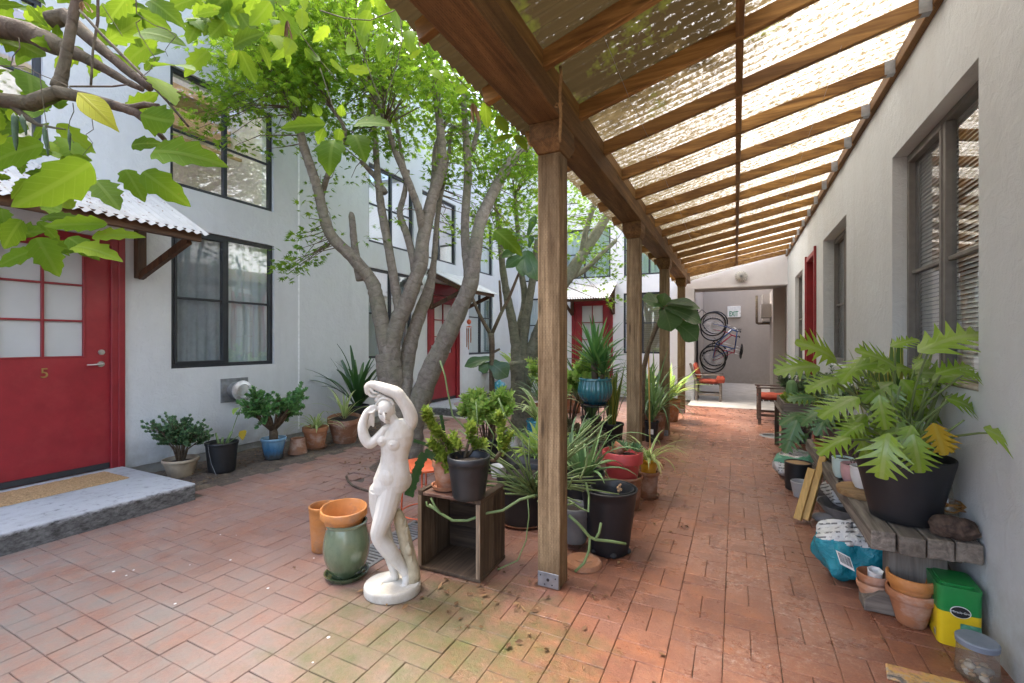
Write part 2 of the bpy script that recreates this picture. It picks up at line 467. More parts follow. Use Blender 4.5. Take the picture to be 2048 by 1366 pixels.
M['block_wood'] = wood('stained_blocking_wood', (0.17, 0.08, 0.018), (0.42, 0.235, 0.075), 'y', 0.55, 16, (0.09, 0.045, 0.02), 0.5)
M['dark_wood_y'] = wood('dark_stained_wood', (0.055, 0.026, 0.013), (0.16, 0.08, 0.035), 'y', 0.55, 16, (0.04, 0.025, 0.018), 0.4)
M['dark_wood_z'] = wood('dark_bracket_wood', (0.05, 0.024, 0.012), (0.14, 0.07, 0.032), 'z', 0.55, 16)
M['grey_wood_x'] = wood('grey_weathered_wood', (0.14, 0.125, 0.11), (0.30, 0.27, 0.235), 'x', 0.8, 18)
M['bench_wood'] = wood('weathered_bench_wood', (0.115, 0.098, 0.080), (0.30, 0.26, 0.215), 'y', 0.8, 20, (0.08, 0.065, 0.05), 0.6, False, 0.4)
M['bench_wood_x'] = wood('weathered_bench_leg_wood', (0.12, 0.10, 0.085), (0.27, 0.235, 0.195), 'x', 0.8, 20, (0.08, 0.065, 0.05), 0.5, False, 0.4)
M['crate_wood'] = wood('old_crate_wood', (0.06, 0.040, 0.025), (0.20, 0.14, 0.09), 'y', 0.75, 18, (0.045, 0.032, 0.024), 0.6)
M['crate_wood_z'] = wood('old_crate_side_wood', (0.065, 0.045, 0.029), (0.225, 0.165, 0.11), 'z', 0.75, 20, (0.045, 0.03, 0.02), 0.75, False, 0.5)
M['chair_wood'] = wood('grey_teak', (0.19, 0.155, 0.13), (0.34, 0.29, 0.25), 'x', 0.75, 22)
M['chair_wood_dark'] = wood('brown_teak', (0.10, 0.075, 0.062), (0.19, 0.15, 0.125), 'x', 0.7, 22)
M['yellow_wood'] = wood('fresh_yellow_timber', (0.56, 0.32, 0.08), (0.78, 0.50, 0.16), 'z', 0.5, 12, None, 0.5, False, 0.1)
M['slice_wood'] = wood('round_slab_wood', (0.26, 0.15, 0.06), (0.47, 0.31, 0.15), 'x', 0.65, 16, (0.15, 0.09, 0.05), 0.5)
M['drift'] = wood('driftwood', (0.035, 0.022, 0.018), (0.11, 0.075, 0.055), 'y', 0.8, 16, None, 0.5, False, 0.8)
M['coir'] = plain('coir', (0.40, 0.255, 0.13), 0.95, var=0.35, scale=90, bump=0.8, spec=0.1)
M['terra'] = terracotta('terracotta', (0.38, 0.155, 0.072), damt=0.75, pamt=0.6)
M['terra_pale'] = terracotta('pale_terracotta', (0.46, 0.22, 0.12), pamt=0.65)
M['terra_orange'] = terracotta('orange_terracotta', (0.50, 0.20, 0.055), damt=0.75, pamt=0.15, rough=0.55)
M['terra_brown'] = terracotta('brown_terracotta', (0.27, 0.125, 0.066), damt=0.75, pamt=0.6)
M['sage'] = glaze('sage_green_glaze', (0.065, 0.095, 0.045), (0.12, 0.17, 0.095), (0.17, 0.215, 0.13), 0.06, 0.0, 0.34)
M['blue_glaze'] = glaze('blue_glaze', (0.045, 0.055, 0.06), (0.04, 0.14, 0.26), (0.15, 0.30, 0.42), 0.15, 0.03, 0.25)
M['teal_glaze'] = glaze('teal_glaze', (0.008, 0.055, 0.075), (0.015, 0.12, 0.155), (0.03, 0.16, 0.18), 0.12, 0.0, 0.22)
M['cobalt_glaze'] = glaze('cobalt_glaze', (0.01, 0.09, 0.19), (0.02, 0.20, 0.36), (0.05, 0.30, 0.45), 0.12, 0.0, 0.3)
M['plum_glaze'] = glaze('plum_glaze', (0.05, 0.05, 0.055), (0.10, 0.045, 0.055), (0.07, 0.06, 0.06), 0.2, 0.0, 0.25)
M['yellow_glaze'] = glaze('yellow_glaze', (0.45, 0.20, 0.012), (0.56, 0.30, 0.02), None, 0.2, 0.0, 0.2)
M['black_plastic'] = plain('black_plastic', (0.011, 0.012, 0.013), 0.48, var=0.2, scale=10, bump=0.05, dirt=(0.04, 0.037, 0.034), dirt_amt=0.3)
M['nursery_plastic'] = plain('nursery_plastic', (0.016, 0.018, 0.021), 0.42, var=0.25, scale=12, bump=0.05, dirt=(0.06, 0.055, 0.05), dirt_amt=0.3)
M['dark_planter'] = plain('charcoal_planter', (0.015, 0.0155, 0.018), 0.5, var=0.12, scale=6, bump=0.04)
M['grey_plastic'] = plain('grey_plastic', (0.13, 0.135, 0.14), 0.5, var=0.12, bump=0.04, dirt=(0.2, 0.2, 0.18), dirt_amt=0.3)
M['red_plastic'] = plain('faded_red_plastic', (0.50, 0.065, 0.065), 0.42, var=0.12, scale=6, bump=0.03, dirt=(0.25, 0.07, 0.06), dirt_amt=0.3)
M['beige_plastic'] = plain('beige_plastic', (0.36, 0.29, 0.20), 0.6, var=0.1, bump=0.06, dirt=(0.2, 0.16, 0.11), dirt_amt=0.5)
M['white_ceramic'] = plain('white_ceramic', (0.70, 0.70, 0.68), 0.3, var=0.05, bump=0.02)
M['mint_ceramic'] = plain('mint_ceramic', (0.48, 0.62, 0.57), 0.3, var=0.05, bump=0.02)
M['pink_ceramic'] = plain('pink_ceramic', (0.52, 0.31, 0.31), 0.4, var=0.08, bump=0.05)
M['grey_ceramic'] = plain('grey_ceramic', (0.40, 0.40, 0.40), 0.5, var=0.08, bump=0.05)
M['soil'] = plain('potting_soil', (0.020, 0.014, 0.010), 0.95, var=0.5, scale=60, bump=0.9, dirt=(0.06, 0.042, 0.028), dirt_amt=0.6)
M['bed_soil'] = plain('bed_soil', (0.085, 0.062, 0.045), 0.95, var=0.4, scale=40, bump=1.0, dirt=(0.20, 0.15, 0.095), dirt_amt=0.75)
M['stone'] = plain('river_stone', (0.20, 0.19, 0.18), 0.7, var=0.3, scale=12, bump=0.15)
M['orange_metal'] = plain('orange_paint', (0.62, 0.115, 0.035), 0.4, var=0.08, bump=0.02)
M['cushion'] = plain('coral_cushion', (0.42, 0.095, 0.06), 0.9, var=0.12, scale=14, bump=0.25, spec=0.1)
M['rope'] = plain('jute_rope', (0.33, 0.20, 0.09), 0.95, var=0.3, scale=80, bump=0.9, spec=0.1)
M['sheet_white'] = plain('white_corrugated', (0.52, 0.50, 0.46), 0.6, var=0.08, scale=5, bump=0.04, dirt=(0.33, 0.29, 0.24), dirt_amt=0.75)
M['sheet_grey'] = plain('weathered_corrugated', (0.50, 0.50, 0.47), 0.7, var=0.12, scale=5, bump=0.04, dirt=(0.35, 0.33, 0.28), dirt_amt=0.6)
M['litter'] = leaf('dry_leaf_litter', [(0.10, 0.05, 0.025), (0.20, 0.11, 0.05), (0.30, 0.19, 0.09)], None, 0.1, 0.8)
def mk_brick():
    t = NT('brick_paver'); p = t.wpos(); r = t.attr("lr"); q = t.sep(p)
    c = t.ramp(r, [(0.0, (0.175, 0.070, 0.042)), (0.35, (0.21, 0.083, 0.047)), (0.65, (0.235, 0.094, 0.052)), (0.88, (0.27, 0.118, 0.068)), (1.0, (0.20, 0.09, 0.06))])
    c = t.mix(t.ramp(t.noise(14, 7, 0.72, p), [(0.36, 0.0), (0.64, 0.8)]), c, (0.135, 0.052, 0.034))
    c = t.mix(t.ramp(t.noise(6, 6, 0.7, t.map(p, (1, 1, 1), (9, 4, 2))), [(0.48, 0.0), (0.72, 0.6)]), c, (0.34, 0.125, 0.05))
    c = t.mix(t.ramp(t.noise(1.1, 5, 0.6, p), [(0.4, 0.0), (0.7, 0.4)]), c, (0.34, 0.175, 0.12))
    c = t.mix(t.ramp(t.noise(70, 4, 0.7, p), [(0.52, 0.0), (0.75, 0.35)]), c, (0.40, 0.26, 0.19))
    # open yard: greyer and paler than the sheltered walk
    n1 = t.noise(1.5, 6, 0.65, p)
    openy = t.ramp(t.math('ADD', q[0], t.math('MULTIPLY', t.math('SUBTRACT', n1, 0.5), 1.6)), [(0.0, 1.0), (1.0, 0.0)])
    mr = t.n.new("ShaderNodeMapRange"); t.put(mr.inputs[0], t.math('ADD', q[0], t.math('MULTIPLY', t.math('SUBTRACT', n1, 0.5), 1.6)))
    mr.inputs[1].default_value = -1.9; mr.inputs[2].default_value = -0.7; mr.inputs[3].default_value = 1.0; mr.inputs[4].default_value = 0.0
    openy = mr.outputs[0]
    grey = t.math('MULTIPLY', openy, t.ramp(t.noise(3.2, 6, 0.7, p), [(0.36, 0.18), (0.66, 0.82)]))
    c = t.mix(grey, c, (0.225, 0.160, 0.137))
    # greyer tint by the near step
    my = t.n.new("ShaderNodeMapRange"); t.put(my.inputs[0], t.math('ADD', q[1], t.math('MULTIPLY', n1, 1.0)))
    my.inputs[1].default_value = 1.7; my.inputs[2].default_value = 2.7; my.inputs[3].default_value = 1.0; my.inputs[4].default_value = 0.0
    film = t.math('MULTIPLY', t.math('MULTIPLY', openy, my.outputs[0]), t.ramp(t.noise(5, 6, 0.7, p), [(0.38, 0.05), (0.62, 0.75)]))
    c = t.mix(film, c, (0.185, 0.178, 0.158))
    # moss patch round the first post
    dx = t.math('DIVIDE', t.math('SUBTRACT', q[0], -1.25), 0.85); dy = t.math('DIVIDE', t.math('SUBTRACT', q[1], 1.75), 0.65)
    d2 = t.math('ADD', t.math('MULTIPLY', dx, dx), t.math('MULTIPLY', dy, dy))
    ms = t.ramp(t.math('ADD', d2, t.math('MULTIPLY', t.math('SUBTRACT', t.noise(4, 6, 0.75, p), 0.5), 3.0)), [(0.15, 0.95), (1.25, 0.0)])
    ms = t.math('MULTIPLY', ms, t.ramp(t.noise(11, 6, 0.7, p), [(0.3, 0.25), (0.65, 0.95)]))
    c = t.mix(ms, c, t.mix(t.noise(9, 4, 0.6, p), (0.105, 0.115, 0.030), (0.055, 0.072, 0.026)))
    # pale mottling along the sheltered walk
    ex = t.math('DIVIDE', t.math('SUBTRACT', q[0], 0.15), 0.5)
    bl = t.math('SUBTRACT', 1.0, t.math('MULTIPLY', ex, ex))
    bl = t.math('MULTIPLY', t.math('MAXIMUM', bl, 0.0), t.ramp(t.noise(34, 8, 0.8, p), [(0.50, 0.0), (0.72, 0.75)]))
    bl = t.math('MULTIPLY', bl, t.ramp(t.noise(2.1, 3, 0.5, p), [(0.42, 0.0), (0.58, 1.0)]))
    c = t.mix(bl, c, (0.62, 0.53, 0.45))
    wt = t.ramp(t.noise(7, 3, 0.5, t.map(p, (1, 1, 1), (4, 7, 0))), [(0.775, 0.0), (0.80, 0.8)])
    rg = t.ramp(t.noise(5, 5, 0.6, p), [(0.35, 0.22), (0.7, 0.48)])
    rg = t.math('ADD', rg, t.math('MULTIPLY', openy, 0.22))
    h = t.math('ADD', t.noise(45, 6, 0.75, p), t.math('MULTIPLY', t.noise(9, 3, 0.6, p), 0.6))
    return t.fin(c, rg, t.bump(h, 0.6, 0.007), spec=0.5)
M['brick'] = mk_brick()

def mk_sheet():
    t = NT('translucent_roofing'); p = t.wpos(); q = t.sep(p)
    a = t.noise(52, 7, 0.72, t.map(p, (0.8, 1.15, 1.0)))
    b = t.noise(5.0, 6, 0.7, p)
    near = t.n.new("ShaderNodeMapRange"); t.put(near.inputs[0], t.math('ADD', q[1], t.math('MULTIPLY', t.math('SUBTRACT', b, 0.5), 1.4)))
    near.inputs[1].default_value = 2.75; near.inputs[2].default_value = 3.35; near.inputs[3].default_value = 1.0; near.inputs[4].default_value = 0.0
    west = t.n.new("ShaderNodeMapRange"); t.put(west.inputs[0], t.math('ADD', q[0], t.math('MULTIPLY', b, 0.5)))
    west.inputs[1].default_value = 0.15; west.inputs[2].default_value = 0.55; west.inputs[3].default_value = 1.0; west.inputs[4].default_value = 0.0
    eave = t.n.new("ShaderNodeMapRange"); t.put(eave.inputs[0], q[0])
    eave.inputs[1].default_value = -1.3; eave.inputs[2].default_value = 0.1; eave.inputs[3].default_value = 0.13; eave.inputs[4].default_value = 0.0
    far = t.n.new("ShaderNodeMapRange"); t.put(far.inputs[0], q[1])
    far.inputs[1].default_value = 8.0; far.inputs[2].default_value = 9.2; far.inputs[3].default_value = 0.0; far.inputs[4].default_value = 0.10
    nd = t.math('MULTIPLY', near.outputs[0], west.outputs[0])  # darker near bays: tree shade put into the colour along with dirt
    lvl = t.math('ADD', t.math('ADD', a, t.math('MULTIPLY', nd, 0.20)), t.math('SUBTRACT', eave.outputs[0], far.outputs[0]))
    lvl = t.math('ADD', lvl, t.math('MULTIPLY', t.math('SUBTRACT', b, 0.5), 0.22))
    ph = t.math('COSINE', t.math('MULTIPLY', t.math('ADD', q[1], 1.55), 82.83))
    lvl = t.math('SUBTRACT', lvl, t.math('MULTIPLY', ph, 0.075))
    dirt = t.ramp(lvl, [(0.35, 0.0), (0.46, 0.45), (0.62, 1.0)])
    moss = t.math('MULTIPLY', t.ramp(t.noise(2.3, 5, 0.7, t.map(p, (1, 1, 1), (5, 2, 0))), [(0.55, 0.0), (0.62, 1.0)]), near.outputs[0])
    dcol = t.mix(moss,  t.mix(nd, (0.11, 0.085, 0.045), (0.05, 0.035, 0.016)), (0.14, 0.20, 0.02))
    tl = t.n.new("ShaderNodeBsdfTranslucent"); t.put(tl.inputs[0], t.mix(b, (0.44, 0.43, 0.40), (0.49, 0.485, 0.47)))
    tp = t.n.new("ShaderNodeBsdfTransparent"); tp.inputs[0].default_value = (0.9, 0.9, 0.88, 1)
    m1 = t.n.new("ShaderNodeMixShader"); m1.inputs[0].default_value = 0.10
    t.l.new(tl.outputs[0], m1.inputs[1]); t.l.new(tp.outputs[0], m1.inputs[2])
    df = t.n.new("ShaderNodeBsdfDiffuse"); t.put(df.inputs[0], dcol)
    t2 = t.n.new("ShaderNodeBsdfTranslucent"); t.put(t2.inputs[0], t.mix(0.5, dcol, (0.30, 0.22, 0.10)))
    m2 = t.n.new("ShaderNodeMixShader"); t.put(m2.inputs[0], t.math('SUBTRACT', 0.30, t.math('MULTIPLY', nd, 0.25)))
    t.l.new(df.outputs[0], m2.inputs[1]); t.l.new(t2.outputs[0], m2.inputs[2])
    m3 = t.n.new("ShaderNodeMixShader"); t.put(m3.inputs[0], dirt)
    t.l.new(m1.outputs[0], m3.inputs[1]); t.l.new(m2.outputs[0], m3.inputs[2])
    t.l.new(m3.outputs[0], t.out.inputs[0])
    return t.m
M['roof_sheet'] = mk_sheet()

def mk_statue():
    t = NT('weathered_cast_stone'); o = t.obj()
    c = t.mix(t.noise(8, 5), (0.55, 0.525, 0.455), (0.66, 0.64, 0.585))
    c = t.mix(t.ramp(t.noise(6, 7, 0.72, t.map(o, (1, 1, .45))), [(0.46, 0.0), (0.70, 0.7)]), c, (0.40, 0.33, 0.22))
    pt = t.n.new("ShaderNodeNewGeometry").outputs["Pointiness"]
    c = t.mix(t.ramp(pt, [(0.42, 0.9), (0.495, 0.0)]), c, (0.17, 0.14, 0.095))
    return t.fin(c, 0.6, t.bump(t.noise(120, 3), 0.06, 0.002), spec=0.35)
M['statue'] = mk_statue()
M['stump_stone'] = plain('stained_cast_stone', (0.42, 0.36, 0.24), 0.8, var=0.2, scale=22, bump=0.6, dirt=(0.24, 0.20, 0.12), dirt_amt=0.6)

def clear_plastic(name, tint, body):
    t = NT(name)
    tr = t.n.new("ShaderNodeBsdfTransparent"); tr.inputs[0].default_value = (*tint, 1)
    gl = t.n.new("ShaderNodeBsdfGlossy"); gl.inputs["Roughness"].default_value = 0.12
    df = t.n.new("ShaderNodeBsdfDiffuse"); df.inputs[0].default_value = (*body, 1)
    lw = t.n.new("ShaderNodeLayerWeight"); lw.inputs[0].default_value = 0.4
    m1 = t.n.new("ShaderNodeMixShader"); t.put(m1.inputs[0], t.math('ADD', t.math('MULTIPLY', lw.outputs["Facing"], 0.3), 0.06))
    t.l.new(tr.outputs[0], m1.inputs[1]); t.l.new(gl.outputs[0], m1.inputs[2])
    m2 = t.n.new("ShaderNodeMixShader"); t.put(m2.inputs[0], t.ramp(t.noise(20, 5, 0.7), [(0.3, 0.12), (0.8, 0.3)]))
    t.l.new(m1.outputs[0], m2.inputs[1]); t.l.new(df.outputs[0], m2.inputs[2]); t.l.new(m2.outputs[0], t.out.inputs[0])
    return t.m
M['clear_plastic'] = clear_plastic('clear_plastic', (0.90, 0.89, 0.85), (0.38, 0.33, 0.27))
M['cyan_plastic'] = clear_plastic('cyan_plastic', (0.35, 0.80, 0.90), (0.05, 0.45, 0.60))
M['film'] = clear_plastic('plastic_film', (0.93, 0.93, 0.92), (0.62, 0.62, 0.60))
M['amber'] = clear_plastic('amber_glass', (0.85, 0.55, 0.15), (0.45, 0.26, 0.05))

L = {}
L['maple'] = leaf('maple_leaf', [(0.048, 0.135, 0.012), (0.090, 0.215, 0.017), (0.155, 0.305, 0.022), (0.27, 0.41, 0.03)], None, 0.5, 0.5, None, 0.25)
L['lobed'] = leaf('broad_lobed_leaf', [(0.030, 0.078, 0.008), (0.060, 0.135, 0.010), (0.11, 0.21, 0.014), (0.22, 0.30, 0.02)], (0.15, 0.23, 0.04), 0.46, 0.65, None, 0.03)
L['philo'] = leaf('philodendron_leaf', [(0.095, 0.20, 0.018), (0.19, 0.33, 0.026), (0.32, 0.44, 0.045)], (0.30, 0.38, 0.14), 0.30, 0.24, None, 0.6, 0.05)
L['philo_dark'] = leaf('dark_philodendron_leaf', [(0.029, 0.09, 0.029), (0.065, 0.167, 0.046), (0.145, 0.261, 0.072)], (0.20, 0.28, 0.12), 0.25, 0.25, None, 0.6, 0.05)
L['yellowed'] = leaf('yellowed_leaf', [(0.33, 0.19, 0.015), (0.40, 0.30, 0.025)], (0.36, 0.30, 0.06), 0.3, 0.5, None, 0.1)
L['pale_leaf'] = leaf('yellow_green_leaf', [(0.27, 0.29, 0.025), (0.33, 0.33, 0.03)], (0.22, 0.20, 0.02), 0.35, 0.6, None, 0.03)
L['fig'] = leaf('fiddle_fig_leaf', [(0.023, 0.072, 0.021), (0.046, 0.114, 0.029), (0.085, 0.169, 0.039)], (0.14, 0.20, 0.08), 0.25, 0.28, None, 0.6, 0.03)
L['snake'] = leaf('variegated_snake_leaf', [(0.065, 0.145, 0.036), (0.131, 0.225, 0.051)], None, 0.2, 0.4, (0.72, (0.52, 0.47, 0.09)))
L['strap'] = leaf('dark_strap_leaf', [(0.018, 0.06, 0.018), (0.035, 0.106, 0.027), (0.069, 0.156, 0.037)], None, 0.22, 0.3)
L['spider'] = leaf('striped_spider_leaf', [(0.174, 0.304, 0.072), (0.29, 0.435, 0.116), (0.435, 0.536, 0.189)], None, 0.3, 0.4, (0.66, (0.55, 0.55, 0.30)))
L['yucca'] = leaf('yucca_blade', [(0.043, 0.138, 0.041), (0.072, 0.203, 0.051), (0.145, 0.29, 0.072)], None, 0.25, 0.35)
L['aloe'] = leaf('aloe_leaf', [(0.109, 0.21, 0.087), (0.16, 0.29, 0.109), (0.246, 0.377, 0.145)], None, 0.1, 0.4)
L['cordy'] = leaf('grassy_blade', [(0.057, 0.123, 0.057), (0.095, 0.19, 0.067), (0.19, 0.294, 0.095)], None, 0.22, 0.4)
L['lime'] = leaf('lime_blade', [(0.145, 0.304, 0.043), (0.275, 0.45, 0.072), (0.522, 0.6, 0.174)], None, 0.35, 0.35)
L['jade'] = leaf('jade_leaf', [(0.068, 0.192, 0.058), (0.112, 0.282, 0.08), (0.192, 0.37, 0.112)], None, 0.12, 0.3, None, 0.6)
L['smalljade'] = leaf('small_jade_leaf', [(0.069, 0.15, 0.069), (0.125, 0.237, 0.106), (0.213, 0.325, 0.163)], None, 0.15, 0.35)
L['succ'] = leaf('lime_succulent_leaf', [(0.10, 0.18, 0.022), (0.22, 0.33, 0.045), (0.38, 0.46, 0.08)], None, 0.25, 0.4)
L['shrub'] = leaf('fine_shrub_leaf', [(0.056, 0.112, 0.048), (0.096, 0.176, 0.072), (0.16, 0.24, 0.112)], None, 0.2, 0.45)
L['purple'] = leaf('purplish_leaf', [(0.087, 0.065, 0.043), (0.145, 0.123, 0.072), (0.217, 0.246, 0.109)], None, 0.25, 0.45)
L['magnolia'] = leaf('glossy_oval_leaf', [(0.032, 0.102, 0.02), (0.072, 0.189, 0.029), (0.217, 0.362, 0.043)], (0.13, 0.20, 0.05), 0.35, 0.3, None, 0.6, 0.04)
M['stem'] = plain('green_stem', (0.115, 0.165, 0.05), 0.5, var=0.2, bump=0.05)
M['pale_stem'] = plain('pale_cactus_stem', (0.15, 0.22, 0.08), 0.5, var=0.15, bump=0.05)
M['brown_stem'] = bark('brown_stem', (0.075, 0.05, 0.032), (0.17, 0.125, 0.085), 0.3)
M['bark'] = bark('smooth_maple_bark', (0.115, 0.094, 0.074), (0.27, 0.235, 0.19))
M['bark_green'] = bark('greenish_maple_bark', (0.10, 0.094, 0.065), (0.235, 0.225, 0.16))
M['bark_dark'] = bark('dark_branch_bark', (0.045, 0.030, 0.022), (0.155, 0.115, 0.085), 0.25)

# ---------------------------------------------------------------- plan of the yard (metres)
XL, XRW, YF = -5.55, 1.03, 11.68       # faces of the three walls
def Wl(n, s, z): return (XL + n, s, z)
def Wr(n, s, z): return (XRW - n, s, z)
def Wf(n, s, z): return (s, YF - n, z)

# ---------------------------------------------------------------- ground
b = MB(); b.add([(-30, -25, -0.03), (30, -25, -0.03), (30, 45, -0.03), (-30, 45, -0.03)], [(0, 1, 2, 3)])
b.build('ground', M['bed_soil'], kind='structure')
MOD = 0.226
TREES = [(-3.33, 4.10, 0.40), (-2.95, 6.25, 0.45)]
def in_bed(x, y):
    if x < -4.50 and 2.40 < y < 6.75: return True
    if x < -4.30 and y < 2.44: return True
    return any((x - a) ** 2 + (y - c) ** 2 < r * r for a, c, r in TREES)
b = MB()
rs = random.Random(5)
def paver(x0, y0, x1, y1, heave):
    g = 0.0005 + rs.random() * 0.0011; h = 0.02
    x0 += g; y0 += g; x1 -= g; y1 -= g; e = 0.0026
    dz = rs.uniform(-0.0016, 0.0016) * (1 + heave * 5); ax = rs.uniform(-1, 1) * 0.004 * (1 + heave * 4); ay = rs.uniform(-1, 1) * 0.004 * (1 + heave * 4)
    cx, cy = (x0 + x1) / 2, (y0 + y1) / 2
    ang = rs.uniform(-1, 1) * (0.008 + heave * 0.10)
    def pt(x, y, z):
        dx, dy = x - cx, y - cy
        return (cx + dx * math.cos(ang) - dy * math.sin(ang), cy + dx * math.sin(ang) + dy * math.cos(ang), z + dz + dx * ax + dy * ay)
    vs = [pt(x0, y0, -h), pt(x1, y0, -h), pt(x1, y1, -h), pt(x0, y1, -h),
          pt(x0, y0, -e), pt(x1, y0, -e), pt(x1, y1, -e), pt(x0, y1, -e),
          pt(x0+e, y0+e, 0), pt(x1-e, y0+e, 0), pt(x1-e, y1-e, 0), pt(x0+e, y1-e, 0)]
    b.add(vs, [(0,1,5,4),(1,2,6,5),(2,3,7,6),(3,0,4,7),(4,5,9,8),(5,6,10,9),(6,7,11,10),(7,4,8,11),(8,9,10,11)], r=rs.random())
for i in range(-25, 6):
    for j in range(-4, 48):
        x0 = -0.05 + i * MOD; y0 = 0.0 + j * MOD - 0.001
        cx, cy = x0 + MOD / 2, y0 + MOD / 2
        if cy > 10.70 or x0 > XRW or x0 < XL: continue
        hv = max(0.0, 1.0 - min(math.hypot(cx - a, cy - c) - r for a, c, r in TREES) / 0.9)
        hv = min(1.0, hv)
        for k in range(2):
            if (i + j) % 2: q = (x0, y0 + k * MOD / 2, x0 + MOD, y0 + (k + 1) * MOD / 2)
            else: q = (x0 + k * MOD / 2, y0, x0 + (k + 1) * MOD / 2, y0 + MOD)
            mx, my = (q[0] + q[2]) / 2, (q[1] + q[3]) / 2
            if in_bed(mx, my): continue
            paver(*q, hv)
b.build('brick_paving', M['brick'], kind='structure')
b = MB(); b.add([(-6, -1, -0.007), (XRW, -1, -0.007), (XRW, 11, -0.007), (-6, 11, -0.007)], [(0,1,2,3)])
b.build('joint_sand', plain('joint_sand', (0.095, 0.075, 0.058), 0.95, var=0.3, scale=30, bump=0.6, dirt=(0.06, 0.075, 0.03), dirt_amt=0.6), kind='structure')
# planting bed along the pale wall, with lumps
b = MB(); nx, ny = 22, 90
for iy in range(ny + 1):
    for ix in range(nx + 1):
        x = XL - 0.02 + ix / nx * 1.06; y = 2.38 + iy / ny * 4.4
        z = 0.012 + 0.018 * math.sin(x * 9 + y * 3) * math.sin(y * 7 - x * 4) + U(-0.006, 0.006)
        if ix == nx: z = -0.02
        b.v.append((x, y, z)); b.u.append(0); b.w.append(0); b.r.append(0.5)
for iy in range(ny):
    for ix in range(nx):
        a = iy * (nx + 1) + ix; b.f.append((a, a + 1, a + nx + 2, a + nx + 1))
b.build('soil_bed', M['bed_soil'], kind='structure', smooth=True)
for (cx, cy, rr) in TREES:
    b = MB(); b.lathe([(rr + 0.12, -0.011), (rr, 0.004), (rr * 0.6, 0.028), (0.0, 0.05)], 28, (cx, cy, 0))
    b.build('tree_pit_soil', M['bed_soil'], kind='structure', smooth=True)
b = MB(); b.add([(-0.95, 10.62, 0.004), (XRW, 10.62, 0.004), (XRW, 11.6, 0.004), (1.3, 11.6, 0.004), (1.3, 17.2, 0.004), (-1.3, 17.2, 0.004), (-1.3, 11.6, 0.004), (-0.95, 11.6, 0.004)], [tuple(range(8))])
b.build('passage_floor', plain('worn_concrete_floor', (0.44, 0.42, 0.385), 0.7, var=0.15, scale=5, bump=0.1, dirt=(0.30, 0.27, 0.22), dirt_amt=0.5), kind='structure')
b = MB(); b.add([(-5.5, 7.0, 0.003), (-3.9, 7.0, 0.003), (-3.6, 9.9, 0.003), (-5.5, 9.9, 0.003)], [(0,1,2,3)])
b.build('path', plain('pale_path', (0.42, 0.38, 0.34), 0.85, var=0.15, scale=6, bump=0.2, dirt=(0.32, 0.20, 0.15), dirt_amt=0.5), kind='structure')

# ---------------------------------------------------------------- buildings
def wall_sheet(bm, W, s0, s1, z0, z1, holes, depth=0.24):
    ss = sorted({s0, s1} | {h[0] for h in holes} | {h[1] for h in holes}); zs = sorted({z0, z1} | {h[2] for h in holes} | {h[3] for h in holes})
    hit = lambda s, z: any(h[0] < s < h[1] and h[2] < z < h[3] for h in holes)
    for i in range(len(ss) - 1):
        for j in range(len(zs) - 1):
            if hit((ss[i] + ss[i+1]) / 2, (zs[j] + zs[j+1]) / 2): continue
            for n in (0.0, -depth):
                bm.add([W(n, ss[i], zs[j]), W(n, ss[i+1], zs[j]), W(n, ss[i+1], zs[j+1]), W(n, ss[i], zs[j+1])], [(0,1,2,3)])
    e = 0.012
    for a, c, p, q in holes:
        for (sa, za), (sb, zb) in (((a,p),(c,p)), ((c,p),(c,q)), ((c,q),(a,q)), ((a,q),(a,p))):
            bm.add([W(0, sa, za), W(0, sb, zb), W(-depth, sb, zb), W(-depth, sa, za)], [(0,1,2,3)])
    for (sa, za), (sb, zb) in (((s0,z0),(s1,z0)), ((s1,z0),(s1,z1)), ((s1,z1),(s0,z1)), ((s0,z1),(s0,z0))):
        bm.add([W(0, sa, za), W(0, sb, zb), W(-depth, sb, zb), W(-depth, sa, za)], [(0,1,2,3)])
def wbox(bm, W, n0, n1, s0, s1, z0, z1, r=0.5):
    a = W(n0, s0, z0); c = W(n1, s1, z1)
    return bm.box([min(x, y) for x, y in zip(a, c)], [max(x, y) for x, y in zip(a, c)], r)
